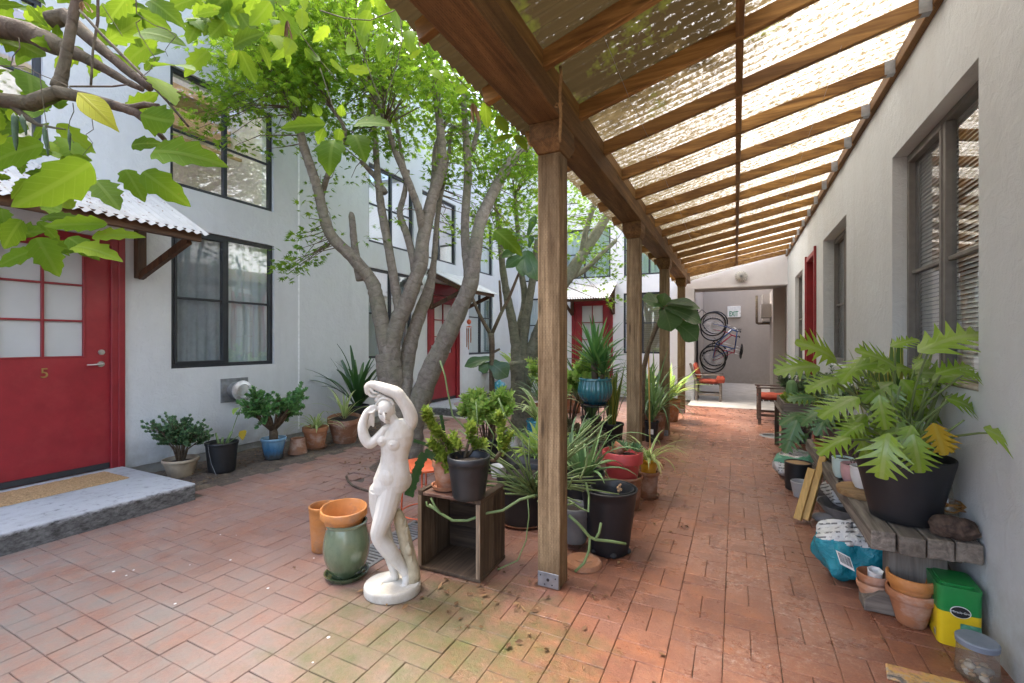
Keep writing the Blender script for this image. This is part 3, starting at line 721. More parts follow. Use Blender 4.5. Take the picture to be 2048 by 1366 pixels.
def window(W, parent, s0, s1, z0, z1, inset, frame='black_frame', mull=(0.5,), bars=(0.5,), pane='pane', back=None, backn=0.22, fw=0.045, sash=None, backs=None, screen=None, label=None):
    n1 = -inset; n0 = n1 - 0.055
    b = MB()
    wbox(b, W, n0, n1, s0, s1, z0, z0 + fw); wbox(b, W, n0, n1, s0, s1, z1 - fw, z1)
    wbox(b, W, n0, n1 + .001, s0, s0 + fw, z0 + fw, z1 - fw); wbox(b, W, n0, n1 + .001, s1 - fw, s1, z0 + fw, z1 - fw)
    ms = [s0 + m * (s1 - s0) for m in mull]
    for m in ms: wbox(b, W, n0 + .006, n1 + .004, m - fw * .5, m + fw * .5, z0 + fw, z1 - fw)
    edges = [s0 + fw] + [x for m in ms for x in (m - fw * .5, m + fw * .5)] + [s1 - fw]
    cells = [(edges[i], edges[i+1]) for i in range(0, len(edges), 2)]
    for ci, (a, c) in enumerate(cells):
        for t in bars:
            z = z0 + t * (z1 - z0)
            wbox(b, W, n0 + .02, n1 - .008, a, c, z - fw * .3, z + fw * .3)
        if sash is not None and ci == sash:
            g = 0.03
            wbox(b, W, n0 + .004, n1 + .012, a, c, z0 + fw, z0 + fw + g); wbox(b, W, n0 + .004, n1 + .012, a, c, z1 - fw - g, z1 - fw)
            wbox(b, W, n0 + .004, n1 + .011, a, a + g, z0 + fw + g, z1 - fw - g); wbox(b, W, n0 + .004, n1 + .011, c - g, c, z0 + fw + g, z1 - fw - g)
    f = b.build('window', M[frame], parent, bevel=0.003)
    if label: f["label"] = label
    for ci, (a, c) in enumerate(cells):
        p = MB(); nn = n0 + 0.028
        p.add([W(nn, a, z0 + fw), W(nn, c, z0 + fw), W(nn, c, z1 - fw), W(nn, a, z1 - fw)], [(0,1,2,3)])
        p.build('pane', M[screen] if (screen and ci == sash) else M[pane], f)
    if back:
        # hanging fabric or slats just behind the glass
        p = MB(); nb = n0 - backn; a0, a1 = (s0 - 0.05, s1 + 0.05) if backs is None else backs
        if back in ('curtain', 'sheer'):
            k = 60; vs = []; fs = []
            for i in range(k + 1):
                s = a0 + (a1 - a0) * i / k; dn = 0.025 * math.sin(i * 1.25) + 0.012 * math.sin(i * 0.47 + 1)
                vs += [W(nb + dn, s, z0 - 0.1), W(nb + dn * 0.5, s, z1 + 0.05)]
            for i in range(k): fs.append((2*i, 2*i+2, 2*i+3, 2*i+1))
            p.add(vs, fs)
        else:
            st = 0.028 if back == 'blind' else 0.05; k = int((z1 - z0 + 0.1) / st); vs = []; fs = []
            for i in range(k):
                z = z0 - 0.05 + i * st
                vs += [W(nb + 0.008, a0, z), W(nb + 0.008, a1, z), W(nb - 0.008, a1, z + st * 0.93), W(nb - 0.008, a0, z + st * 0.93)]
                fs.append((4*i, 4*i+1, 4*i+2, 4*i+3))
            p.add(vs, fs)
        p.build({'curtain': 'curtain', 'sheer': 'curtain', 'blind': 'blind', 'tan_shade': 'blind'}[back], M[back], f, smooth=back in ('curtain', 'sheer'))
    return f
def lever(W, parent, s, z, out, dirn):
    b = MB(); c = Vector(W(out, s, z)); o = Vector(W(1, 0, 0)) - Vector(W(0, 0, 0)); al = Vector(W(0, dirn, 0)) - Vector(W(0, 0, 0))
    b.tube([c, c + o * .012], .028, 16); b.tube([c + o * .008, c + o * .055], .010, 10)
    b.tube([c + o * .052, c + o * .055 + al * .03, c + o * .05 + al * .08 - UP * .004, c + o * .042 + al * .12 - UP * .003], [.010, .010, .009, .007], 10)
    b.build('lever_handle', M['steel'], parent, smooth=True, auto=50)
    b = MB(); c = Vector(W(out, s + 0.004, z + .115)); b.tube([c, c + o * .014], .026, 16); b.tube([c + o * .014, c + o * .02], .014, 12)
    b.build('deadbolt', M['steel'], parent, smooth=True, auto=50)
def door(W, parent, s0, s1, z0, z1, inset, cols, rows, g, hand, jamb, trimw=0.06, pane='door_glass'):
    """red door with a glazed upper half; g = (s0, s1, z0, z1) of the glazing"""
    n1 = -inset; n0 = n1 - .045
    gs0, gs1, gz0, gz1 = g
    b = MB()
    wbox(b, W, n0, n1, s0, s1, z0, gz0); wbox(b, W, n0, n1, s0, s1, gz1, z1)
    wbox(b, W, n0, n1, s0, gs0, gz0, gz1); wbox(b, W, n0, n1, gs1, s1, gz0, gz1)
    d = b.build('door', M['red_paint'], parent)
    b = MB(); mw = 0.018
    for i in range(cols + 1):
        s = gs0 + (gs1 - gs0) * i / cols; wbox(b, W, n0 + .004, n1 + .006, s - mw / 2, s + mw / 2, gz0 - mw / 2, gz1 + mw / 2)
    for j in range(rows + 1):
        z = gz0 + (gz1 - gz0) * j / rows; wbox(b, W, n0 + .008, n1 + .004, gs0, gs1, z - mw / 2, z + mw / 2)
    b.build('glazing_bars', M['red_trim'], d, bevel=0.002)
    b = MB(); b.add([W(n1 - .022, gs0, gz0), W(n1 - .022, gs1, gz0), W(n1 - .022, gs1, gz1), W(n1 - .022, gs0, gz1)], [(0,1,2,3)])
    b.build('pane', M[pane], d)
    b = MB(); wbox(b, W, n1 + .001, n1 + .010, s0 + .004, s1 - .004, z0 + .004, z0 + .055); b.build('door_sweep', M['black_rubber'], d)
    b = MB()
    for sa, sb in ((s0 - jamb, s0), (s1, s1 + jamb)):
        wbox(b, W, n0 - .03, .018, sa, sb, z0 - .01, z1 + jamb)
        o = sb if sb == s0 else sa
    wbox(b, W, n0 - .03, .016, s0, s1, z1, z1 + jamb)
    for sa, sb in ((s0 - jamb - .035, s0 - jamb + .02), (s1 + jamb - .02, s1 + jamb + .035)): wbox(b, W, 0.0005, .03, sa, sb, z0 - .012, z1 + jamb + .03)
    b.build('door_frame', M['red_trim'], parent, bevel=0.004)
    if hand: lever(W, d, s1 - .07 if hand > 0 else s0 + .07, z0 + 1.03, n1, -hand)
    return d

# --- pale two-storey building on the long side
HB = 6.6
bl = thing('apartment_building', 'long pale stucco building with black windows and two red doors under tin awnings', 'building', (XL, 5, 0))
w1 = (2.83, 4.07, 1.10, 2.68); u1 = (2.82, 4.06, 3.13, 4.44); u0 = (0.55, 1.8, 3.13, 4.44)
l3 = (5.82, 6.98, 1.11, 2.66); u3 = (5.82, 7.02, 3.09, 4.43); u4 = (7.28, 8.49, 3.08, 4.40); l4 = (9.03, 10.2, 1.09, 2.62); u5 = (9.02, 10.2, 3.06, 4.40)
d1 = (1.25, 2.39, 0.14, 2.42); d2 = (7.46, 8.60, 0.14, 2.62)
b = MB(); wall_sheet(b, Wl, -3.0, YF + 0.05, 0.11, HB, [w1, u1, u0, l3, u3, u4, l4, u5, d1, d2]); b.build('wall', M['white_wall'], bl)
b = MB(); wbox(b, Wl, -0.24, -0.015, -3, YF, -0.02, 0.109); b.build('foundation', M['foundation'], bl)
b = MB(); wbox(b, Wl, 0.0, 0.006, 4.435, 4.463, 0.16, HB - 0.1); b.build('caulked_joint', M['caulk'], bl, bevel=0.004)
b = MB()
b.box((-9.6, -3, -.02), (-9.4, YF + 4, HB)); b.box((-9.4, -3.2, -.02), (XL - .02, -3.001, HB)); b.box((-9.4, YF + 0.3, -.02), (XL - .26, YF + .5, HB))
b.box((-9.4, -3, 2.86), (XL - .245, YF + .29, 2.98)); b.box((-9.4, -3, 0.0), (XL - .245, YF + .29, 0.09))
b.box((-7.3, 4.5, 0.09), (-7.2, YF, 2.85)); b.box((-7.0, 4.46, 2.99), (-6.9, YF, HB - .2)); b.box((-7.9, -3, 2.99), (-7.8, 4.45, HB - .2))
b.box((-7.79, 4.36, 2.99), (XL - .245, 4.45, HB - .2))
b.build('interior_wall', M['room'], bl)
b = MB(); b.box((-9.6, -3.2, HB), (-7.2, YF + .5, HB + .14)); b.box((-7.1995, -3.2, HB), (XL + .03, 2.2, HB + .14)); b.box((-7.1995, 4.3, HB), (XL + .03, YF + .5, HB + .14)); b.box((-5.95, 2.2005, HB), (XL + .03, 4.2995, HB + .14)); b.build('roof', M['roofing'], bl)  # opening left between the roof pieces, added to light the upper room
b = MB(); b.box((-7.79, -3, 4.9), (-7.0, 4.35, 5.0)); b.box((-7.0, 2.0, 4.35), (-6.85, 4.3, 4.6)); b.box((-6.7, 2.0, 4.1), (-6.66, 4.35, 4.14)); b.build('ceiling', M['ceiling_wood'], bl)
window(Wl, bl, *w1, 0.035, mull=(0.505,), bars=(0.5,), back='curtain', backn=0.06, sash=0, screen='pane_screen', label='ground-floor window with a screened sash and hanging curtain')
window(Wl, bl, *u1, 0.035, mull=(0.5,), bars=(0.48,))
window(Wl, bl, *u0, 0.035, mull=(0.5,), bars=(0.48,))
window(Wl, bl, *l3, 0.035, mull=(0.5,), bars=(0.5,), pane='pane_far', back='sheer', backn=0.12)
window(Wl, bl, *u3, 0.035, mull=(0.5,), bars=(0.5,), pane='pane_far', back='blind', backn=0.08)
window(Wl, bl, *u4, 0.035, mull=(0.5,), bars=(0.5,), pane='pane_far', back='blind', backn=0.08, backs=(7.2, 7.9))
window(Wl, bl, *l4, 0.035, mull=(0.5,), bars=(0.58,), pane='pane_far', back='sheer', backn=0.10)
window(Wl, bl, *u5, 0.035, mull=(0.5,), bars=(0.5,), pane='pane_far', back='sheer', backn=0.08)
dA = door(Wl, bl, 1.33, 2.29, 0.15, 2.34, 0.02, 2, 3, (1.515, 2.095, 1.255, 2.27), 1, 0.075)
lettering('house_number', '5', .125, .004, M['brass'], dA, (XL - .015, 1.815, 1.075), (RAD(90), 0, RAD(90)))
door(Wl, bl, 7.55, 8.50, 0.155, 2.28, 0.02, 2, 3, (7.70, 8.35, 1.15, 2.20), -1, 0.075)
b = MB(); wbox(b, Wl, -.03, .004, 7.47, 8.58, 2.37, 2.60); b.build('transom_panel', M['red_trim'], bl)

# --- building across the end of the yard, with the open passage
bf = thing('end_building', 'white stucco building closing the yard with an open bike passage', 'building', (-2, YF, 0))
pw = (-0.89, XRW - .002, -0.02, 2.66); fw1 = (-2.57, -1.45, 1.10, 2.63); fd = (-3.92, -2.86, 0.0, 2.52); fu1 = (-4.3, -2.90, 3.07, 4.38); fu2 = (-2.56, -1.3, 3.07, 4.38); fu3 = (-0.9, 0.4, 3.6, 4.5)
fu0 = (-5.5, -4.75, 3.07, 4.38); fl0 = (-5.45, -4.55, 1.1, 2.6)
b = MB(); wall_sheet(b, Wf, XL + .001, XRW + .25, -0.02, HB, [pw, fw1, fd, fu1, fu2, fl0, fu0], 0.2); b.build('wall', M['far_wall'], bf)
b = MB(); b.box((XL - .2, YF + 3.2, -.02), (-1.4, YF + 3.3, HB)); b.box((XL - .2, YF + .21, 2.86), (-1.2, YF + 3.2, 2.98)); b.box((-1.28, YF + .21, 2.99), (-1.2, YF + 3.2, HB)); b.build('interior_wall', M['room'], bf)
b = MB(); b.box((XL - .2, YF - .03, HB + .002), (-1.3, YF + 6, HB + .15)); b.box((-1.2995, YF - .03, HB + .002), (3.2, YF + .35, HB + .15)); b.build('roof', M['roofing'], bf)  # roof held back over the passage to let daylight in
b = MB()
b.box((-1.14, YF + .201, -.02), (-1.0, 17.2, 4.2)); b.box((-1.0, 17.0, -.02), (1.4, 17.14, 4.2)); b.box((1.12, YF + .201, -.02), (1.3, 17.0, 4.2)); b.box((-1.0, YF + .21, 2.76), (1.12, YF + 1.9, 2.88))  # ceiling stops short: unseen gap added to light the passage
b.box((0.86, 13.3, -.02), (1.119, 14.6, 2.759))
b.build('passage_wall', M['passage_wall'], bf)
b = MB(); b.box((0.62, 13.9, 2.05), (0.859, 14.6, 2.4)); b.box((0.70, 14.9, 1.98), (1.119, 15.6, 2.759)); b.build('duct_box', M['passage_wall'], bf)
b = MB(); b.tube([(0.56, 15.2, 2.75), (0.56, 15.2, 1.98), (0.56, 15.2, 1.95), (0.60, 15.2, 1.93), (1.0, 15.2, 1.93)], .035, 10); b.build('pipe', M['brown_stem'], bf, smooth=True)
window(Wf, bf, *fw1, 0.03, mull=(0.42,), bars=(0.5,), pane='pane_far', back='tan_shade', backn=0.06, frame='black_frame')
window(Wf, bf, *fu1, 0.03, mull=(0.5,), bars=(0.5,), pane='pane_far', back='sheer', backn=0.1)
window(Wf, bf, *fu2, 0.03, mull=(0.5,), bars=(0.5,), pane='pane_far', back='sheer', backn=0.1)
window(Wf, bf, *fu0, 0.03, mull=(), bars=(0.5,), pane='pane_far', back='sheer', backn=0.1)
window(Wf, bf, *fl0, 0.03, mull=(), bars=(0.5,), pane='pane_far', back='sheer', backn=0.1)
door(Wf, bf, -3.84, -2.94, 0.02, 2.42, 0.02, 2, 3, (-3.68, -3.10, 1.0, 2.35), 1, 0.07)

# --- grey stucco building on the covered side
br = thing('grey_building', 'grey rough stucco building along the covered walk with deep windows', 'building', (XRW, 5, 0))
r1 = (2.90, 4.22, 1.163, 2.742); r2 = (5.76, 7.14, 1.125, 2.72); rd = (7.72, 8.66, -0.02, 2.74); r3 = (9.2, 10.3, 1.0, 2.64)
b = MB(); wall_sheet(b, Wr, -3.0, YF - .002, -0.02, HB, [r1, r2, rd, r3], 0.26); b.build('wall', M['grey_wall'], br)
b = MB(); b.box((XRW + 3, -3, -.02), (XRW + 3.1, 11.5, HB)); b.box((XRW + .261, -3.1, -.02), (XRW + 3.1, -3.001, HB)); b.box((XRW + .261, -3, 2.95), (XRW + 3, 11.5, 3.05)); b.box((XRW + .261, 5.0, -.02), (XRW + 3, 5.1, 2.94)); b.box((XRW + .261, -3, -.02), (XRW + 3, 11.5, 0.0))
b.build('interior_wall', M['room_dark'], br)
b = MB(); b.box((XRW - .02, -3.1, HB), (XRW + 3.2, YF - .04, HB + .14)); b.build('roof', M['roofing'], br)
window(Wr, br, *r1, 0.085, frame='grey_frame', mull=(0.5,), bars=(0.46,), pane='pane_dark', back='blind', backn=0.025, sash=1, screen='pane_screen', fw=0.04, label='deep window with slatted blind and insect screen')
window(Wr, br, *r2, 0.12, frame='grey_frame', mull=(0.5,), bars=(0.46,), pane='pane_dark', back='curtain', backn=0.15, sash=1, screen='pane_screen', fw=0.04)
window(Wr, br, *r3, 0.06, frame='grey_frame', mull=(), bars=(0.5,), pane='pane_far', back='sheer', backn=0.08, fw=0.04)
b = MB(); wbox(b, Wr, -0.083, 0.003, r1[0] + .002, r1[1] - .002, r1[2] + .001, r1[2] + .022); b.build('window_sill', plain('worn_sill', (0.36, 0.33, 0.28), 0.85, var=0.2, bump=0.4, dirt=(0.3, 0.25, 0.18), dirt_amt=0.6), br, bevel=.006)
door(Wr, br, 7.80, 8.58, 0.0, 2.66, 0.16, 2, 3, (7.95, 8.43, 1.1, 2.4), -1, 0.07)

# ---------------------------------------------------------------- steps, mat, awnings
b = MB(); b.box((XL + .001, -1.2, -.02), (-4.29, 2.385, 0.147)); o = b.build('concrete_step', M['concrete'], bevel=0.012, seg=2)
tag(o, 'long grey concrete step below the red door numbered 5', 'step')
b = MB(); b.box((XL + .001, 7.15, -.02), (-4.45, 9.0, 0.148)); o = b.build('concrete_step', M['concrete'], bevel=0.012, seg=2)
tag(o, 'small concrete step with an oval mat at the second red door', 'step')
b = MB(); nx, ny = 60, 26; c0 = at(200, 955, Z=.15)
x0, x1, y0, y1 = -5.42, -4.98, 1.02, 2.20
for i in range(nx + 1):
    for j in range(ny + 1):
        y = y0 + (y1 - y0) * i / nx + U(-.004, .004); x = x0 + (x1 - x0) * j / ny + U(-.004, .004)
        b.v.append((x, y, 0.162 + U(-.004, .004) if 0 < i < nx and 0 < j < ny else 0.149)); b.u.append(0); b.w.append(0); b.r.append(.5)
for i in range(nx):
    for j in range(ny):
        a = i * (ny + 1) + j; b.f.append((a, a + ny + 1, a + ny + 2, a + 1))
tag(b.build('doormat', M['coir']), 'tan coir doormat on the step of the door numbered 5', 'doormat')
b = MB(); b.lathe([(0.0, .163), (.27, .163), (.28, .157), (.28, .149)], 30, (0, 0, 0)); b.v = [(-4.85 + p[0] * 1.0, 7.95 + p[1] * 1.6, p[2]) for p in b.v]
tag(b.build('doormat', plain('speckled_mat', (0.36, 0.27, 0.25), 0.95, var=0.4, scale=40, bump=0.6)), 'oval speckled mat on the step of the second red door', 'doormat')

def corrugated(bm, fn, n_ridge, amp, per=8, m=3):
    """fn(s in 0..1 across the ridges, t in 0..1 along them) -> point, normal"""
    k = n_ridge * per; vs = []; fs = []
    for i in range(k + 1):
        for j in range(m):
            p, nn = fn(i / k, j / (m - 1)); vs.append(Vector(p) + Vector(nn) * amp * math.cos(2 * math.pi * i / per))
    for i in range(k):
        for j in range(m - 1):
            a = i * m + j; fs.append((a, a + m, a + m + 1, a + 1))
    bm.add(vs, fs)
def awning(name, label, W, s0, s1, zw, ze, proj, mat_sheet, mat_beam, mat_brk, ridges, litter=0):
    t = thing(name, label, 'awning', W(0, (s0 + s1) / 2, zw), 'tin awnings over the red doors')
    b = MB(); nrm = (Vector(W(1, 0, 0)) - Vector(W(0, 0, 0))) * (zw - ze) + UP * proj; nrm.normalize()
    corrugated(b, lambda u, v: (W(0.01 + v * (proj - .01), s0 + u * (s1 - s0), zw + (ze - zw) * v), nrm), ridges, 0.011)
    b.build('tin_sheet', M[mat_sheet], t, smooth=True)
    b = MB(); b.beam(W(proj - .09, s0 + .03, ze - .055 + .045), W(proj - .09, s1 - .03, ze - .055 + .045), .05, .10); b.build('eave_beam', M[mat_beam], t, bevel=.004)
    for s in (s0 + .06, s1 - .06):
        b = MB(); b.beam(W(.01, s, zw - .06), W(proj - .118, s, ze + (zw - ze) * .118 / proj - .06), .045, .09)
        b.build('rafter', M[mat_beam], t, bevel=.004)
    for s in (s0 + .10, s1 - .10):
        b = MB(); b.beam(W(.045, s, ze - .36), W(.045, s, zw - .14), .08, .08, up=W(1, 0, 0)); b.build('wall_post', M[mat_brk], t, bevel=.004)
        b = MB(); b.beam(W(.05, s, ze - .34), W(proj - .15, s, ze - .05), .05, .075); b.build('brace', M[mat_brk], t, bevel=.004)
    if litter:
        b = MB()
        for _ in range(litter):
            v = U(.05, .98); u = 0.72 + random.gauss(0, .16) - .25 * v
            if not 0.02 < u < .98: continue
            p = Vector(W(0.01 + v * proj, s0 + u * (s1 - s0), zw + (ze - zw) * v)) + nrm * U(.010, .018)
            card(b, p, U(0, 6.3), U(.006, .017), nrm)
        o = b.build('dry_leaves', M['litter']); o["kind"] = "stuff"; tag(o, 'brown dry leaf litter lying on the tin awning above door 5', 'leaf litter')
    return t
def card(bm, p, a, sz, nrm=UP, r=None):
    n = Vector(nrm).normalized(); x = n.orthogonal().normalized(); y = n.cross(x)
    d = x * math.cos(a) + y * math.sin(a); e = n.cross(d)
    bm.add([p - d * sz, p + e * sz * .45 + n * sz * U(.1, .5), p + d * sz + n * sz * U(0, .4), p - e * sz * .5 + n * sz * U(.1, .4)], [(0, 1, 2, 3)], r=U(0, 1) if r is None else r)
awning('door_awning', 'white corrugated awning with dark wood beam and leaf litter over door 5', Wl, 0.85, 2.62, 2.98, 2.41, 1.05, 'sheet_white', 'dark_wood_y', 'dark_wood_z', 24, 300)
awning('door_awning', 'weathered grey awning behind the maple trunks over the second red door', Wl, 7.40, 8.72, 2.86, 2.42, 0.92, 'sheet_grey', 'dark_wood_y', 'dark_wood_z', 18)
awning('door_awning', 'white corrugated awning over the red door of the end building', Wf, -4.02, -2.72, 2.92, 2.46, 0.85, 'sheet_white', 'dark_wood_y', 'dark_wood_z', 20)
# ---------------------------------------------------------------- timber patio cover
pc = thing('patio_cover', 'timber lean-to roof of corrugated translucent sheet on four wooden posts', 'patio cover', (-0.95, 2.47, 0))
for k, y in enumerate((2.41, 4.78, 7.05, 9.40)):
    b = MB(); b.box((-1.02, y, 0.004), (-0.885, y + 0.131, 2.468), r=0.1 * k)
    p = b.build('post', M['post_wood'], pc, bevel=0.006, seg=2)
    b = MB(); b.box((-1.018, y - 0.004, 0.004), (-0.892, y - 0.0005, 0.088)); b.build('post_base', M['galv'], p, bevel=0.0015)
    b = MB()
    for dx, dz, rr in ((0, 0, .009), (-.045, .02, .004), (.045, .015, .004), (.025, -.025, .004), (-.02, -.028, .004)):
        b.tube([(-.955 + dx, y - .006, .048 + dz), (-.955 + dx, y - .0035, .048 + dz)], rr, 10)
    b.build('bolt', M['black_metal'], p)
    b = MB(); x0, x1, y0, y1 = -1.05, -.862, y - .055, y + .19
    b.loft([((-.955, y + .065, 2.469), (.068, 0, 0), (0, .068, 0)), ((-.955, y + .065, 2.50), (.075, 0, 0), (0, .085, 0))], 4)
    b = MB(); b.add([(x0+.03, y0+.045, 2.469), (x1-.02, y0+.045, 2.469), (x1-.02, y1-.045, 2.469), (x0+.03, y1-.045, 2.469), (x0, y0, 2.53), (x1, y0, 2.53), (x1, y1, 2.53), (x0, y1, 2.53), (x0, y0, 2.628), (x1, y0, 2.628), (x1, y1, 2.628), (x0, y1, 2.628)],
        [(3,2,1,0), (0,1,5,4), (1,2,6,5), (2,3,7,6), (3,0,4,7), (4,5,9,8), (5,6,10,9), (6,7,11,10), (7,4,8,11), (8,9,10,11)])
    b.build('corbel', M['beam_wood'], pc, bevel=.004)
b = MB(); b.box((-1.06, -1.5, 2.63), (-.86, 10.4, 2.768)); b.build('beam', M['beam_wood'], pc, bevel=.006, seg=2)
def zr(x): return 2.77 + .263 * (x + .86)
RAFT = []
for n in range(-7, 13):
    ya, yb = 3.279 + .585 * n, 3.31 + .655 * n
    f = lambda x, ya=ya, yb=yb: ya + (yb - ya) * (x + .86) / 1.84
    RAFT.append((f(-1.22), f(.985), f))
    b = MB(); b.beam((-1.22, f(-1.22) + .02, zr(-1.22) + .046), (.984, f(.984) + .02, zr(.984) + .046), .04, .092, r=random.random())
    b.build('rafter', M['rafter_wood'], pc, bevel=.003)
    b = MB(); yy = f(.96) - .003; zz = zr(.96)
    b.box((.925, yy - .003, zz - .004), (.9835, yy - .0005, zz + .085)); b.box((.925, yy + .0465, zz - .004), (.9835, yy + .049, zz + .085)); b.box((.925, yy - .003, zz - .0065), (.9835, yy + .049, zz - .0043))
    b.build('joist_hanger', M['galv'], pc)
for a, c in zip(RAFT[:-1], RAFT[1:]):
    b = MB(); b.beam((.02, a[2](.02) + .041, zr(.02) + .044), (.02, c[2](.02) - .001, zr(.02) + .044), .04, .089, r=random.random()); b.build('blocking', M['block_wood'], pc, bevel=.003)
    b = MB(); b.beam((-.882, a[2](-.882) + .041, 2.814), (-.882, c[2](-.882) - .001, 2.814), .04, .088, r=random.random()); b.build('rim_block', M['block_wood'], pc, bevel=.003)
b = MB(); b.box((.9855, -1.5, 3.275), (1.0285, 11.67, 3.36)); b.build('ledger_board', M['beam_wood'], pc, bevel=.003)
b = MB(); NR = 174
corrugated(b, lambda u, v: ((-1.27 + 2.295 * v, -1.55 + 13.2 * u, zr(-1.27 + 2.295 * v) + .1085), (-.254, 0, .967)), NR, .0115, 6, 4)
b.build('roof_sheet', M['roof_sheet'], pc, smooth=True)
# leaf dirt, moss and tree shade are put into the sheet's colour (see its material)
b = MB(); px = at(1121, 0, X=-.80); rp = [Vector((px.x, px.y, z)) + Vector((.004 * math.sin(z * 9), .004 * math.cos(z * 7), 0)) for z in [3.0 - .07 * i for i in range(14)]]
zt = at(1121, 283, X=-.80).z
rp = [Vector((px.x + .003 * math.sin(i), px.y, 2.80 + (zt - 2.80) * i / 12)) for i in range(13)]
b.tube(rp, [.0085] * 12 + [.006], 8, wob=.12); b.ball(rp[6], .015, .013, .014, jit=.15)
b.tube([rp[6], rp[6] + Vector((-.022, .003, .012)), rp[6] + Vector((-.03, .003, -.004)), rp[6] + Vector((-.012, 0, -.012))], .005, 6)
tag(b.build('hanging_rope', M['rope'], smooth=True), 'frayed jute rope knotted and hanging from the roof beam', 'rope')
for (xx, ya) in ((-.55, 2.1), (.55, 3.2)):
    b = MB(); zz = zr(xx) - .002
    b.tube([(xx, ya + i * .62, zz - .03 - .02 * math.sin(i * 2.1)) for i in range(9)], .0012, 5)
    tag(b.build('wire', M['galv'], smooth=True), 'thin wire strung under the rafters near the beam' if xx < 0 else 'thin wire strung under the rafters near the grey wall', 'wire')
# lamps, sign
t = thing('wall_lamp', 'caged round lamp on the white wall above the passage', 'lamp', (.115, YF, 2.90))
b = MB(); b.ball((.115, YF - .04, 2.88), .125, .11, .125, 20); b.build('globe', plain('frosted_globe', (.62, .60, .54), .3, bump=0), t, smooth=True)
b = MB()
for k in range(8):
    a = math.pi * k / 8
    b.tube([(.115 + .132 * math.cos(a) * math.cos(ph), YF - .045 - .118 * abs(math.sin(ph)), 2.88 + .132 * math.sin(a) * math.cos(ph)) for ph in [math.pi * i / 10 for i in range(11)]], .003, 5)
b.build('wire_cage', M['galv'], t); b = MB(); b.tube([(.115, YF - .001, 2.88), (.115, YF - .04, 2.88)], .14, 20); b.build('backplate', M['white_ceramic'], t)
t = thing('wall_lamp', 'oval white bulkhead lamp beside the second tin awning', 'lamp', (XL, 7.32, 2.56))
b = MB(); b.ball((XL + .03, 7.30, 2.56), .06, .13, .17, 18); b.build('body', M['white_ceramic'], t, smooth=True); b = MB(); b.ball((XL + .06, 7.30, 2.56), .05, .09, .125, 16); b.build('lens', plain('lamp_lens', (.5, .53, .5), .25, bump=0), t, smooth=True)
t = thing('exit_sign', 'white EXIT sign with green letters on the passage back wall', 'sign', (-.16, 16.99, 2.4))
c = at(1456, 633, Y=16.95); c0 = at(1480, 612, Y=16.95); zc = (c.z + c0.z) / 2; xc = (c.x + c0.x) / 2
b = MB(); b.box((xc - .20, 16.93, zc - .185), (xc + .20, 16.999, zc + .185)); b.build('housing', plain('sign_white', (.78, .80, .78), .4, bump=0), t, bevel=.006)
lettering('lettering', 'EXIT', .185, .002, plain('sign_green', (.0, .22, .10), .4, bump=0), t, (xc - .01, 16.927, zc - .145), (RAD(90), 0, 0), (.72, 1.25, 1), .004)
b = MB(); b.add([(xc + .175, 16.928, zc - .07), (xc + .19, 16.928, zc - .055), (xc + .175, 16.928, zc - .04)], [(0, 1, 2)]); b.build('arrow', M['stem'], t)
# round flue vent
t = thing('wall_vent', 'round metal flue vent with rusty cap on the pale wall', 'vent', (XL, 3.54, .78))
b = MB(); wbox(b, Wl, .001, .012, 3.36, 3.70, .66, .95); b.build('plate', M['galv'], t, bevel=.002)
rx = Matrix.Rotation(RAD(90), 3, 'Y')
b = MB(); b.lathe([(.105, .0), (.105, .085), (.115, .09), (.115, .10), (.0, .10)], 28, (XL + .013, 3.535, .80), rx); b.build('collar', M['galv'], t, smooth=True, auto=40)
b = MB(); b.lathe([(.118, .0), (.125, .02), (.12, .035), (.08, .05), (.075, .044), (.0, .05)], 28, (XL + .125, 3.535, .80), rx); b.build('cap', M['alu'], t, smooth=True, auto=40)
t = thing('wall_vent', 'small box vent low on the wall beyond the second red door', 'vent', (XL, 9.5, .72))
b = MB(); wbox(b, Wl, .001, .09, 9.62, 9.86, .62, .84); b.build('housing', M['galv'], t, bevel=.01)
b = MB(); wbox(b, Wl, .091, .10, 9.65, 9.83, .65, .81); b.build('flap', M['alu'], t, bevel=.004)

# ---------------------------------------------------------------- leaves
def blade(bm, base, tip, hw, outline, nrm, bend=0.0, fold=0.12, r=0.5, rel=False, twist=0.0, seg=None, sweep=0.0):
    base = Vector(base); tip = Vector(tip); d = tip - base; L_ = d.length; d = d / L_
    nrm = Vector(nrm); nrm = nrm - d * nrm.dot(d)
    if nrm.length < 1e-4: nrm = d.orthogonal()
    nrm.normalize(); side = d.cross(nrm)
    n = len(outline); vs = []; us = []; ws = []; fs = []; mx = max(outline)
    for i, w in enumerate(outline):
        u = i / (n - 1)
        m = base + d * (L_ * u) + nrm * (bend * 4 * u * (1 - u) * L_)
        sd = side * math.cos(twist * u) + nrm * math.sin(twist * u); nn = nrm * math.cos(twist * u) - side * math.sin(twist * u)
        e = w * hw; k = 1.0 if rel else w / mx
        fw_ = d * (e * sweep) - nn * (sweep * e * .25)
        vs += [m - sd * e + nn * fold * e + fw_, m, m + sd * e + nn * fold * e + fw_]
        us += [u] * 3; ws += [-k, 0.0, k]
    for i in range(n - 1):
        a = 3 * i
        fs += [(a, a + 1, a + 4, a + 3), (a + 1, a + 2, a + 5, a + 4)]
    bm.add(vs, fs, us, ws, r)
O_OVAL = [.04, .35, .68, .9, 1, .95, .8, .55, .25, .02]
O_STRAP = [.55, .8, .95, 1, .95, .82, .55, .03]
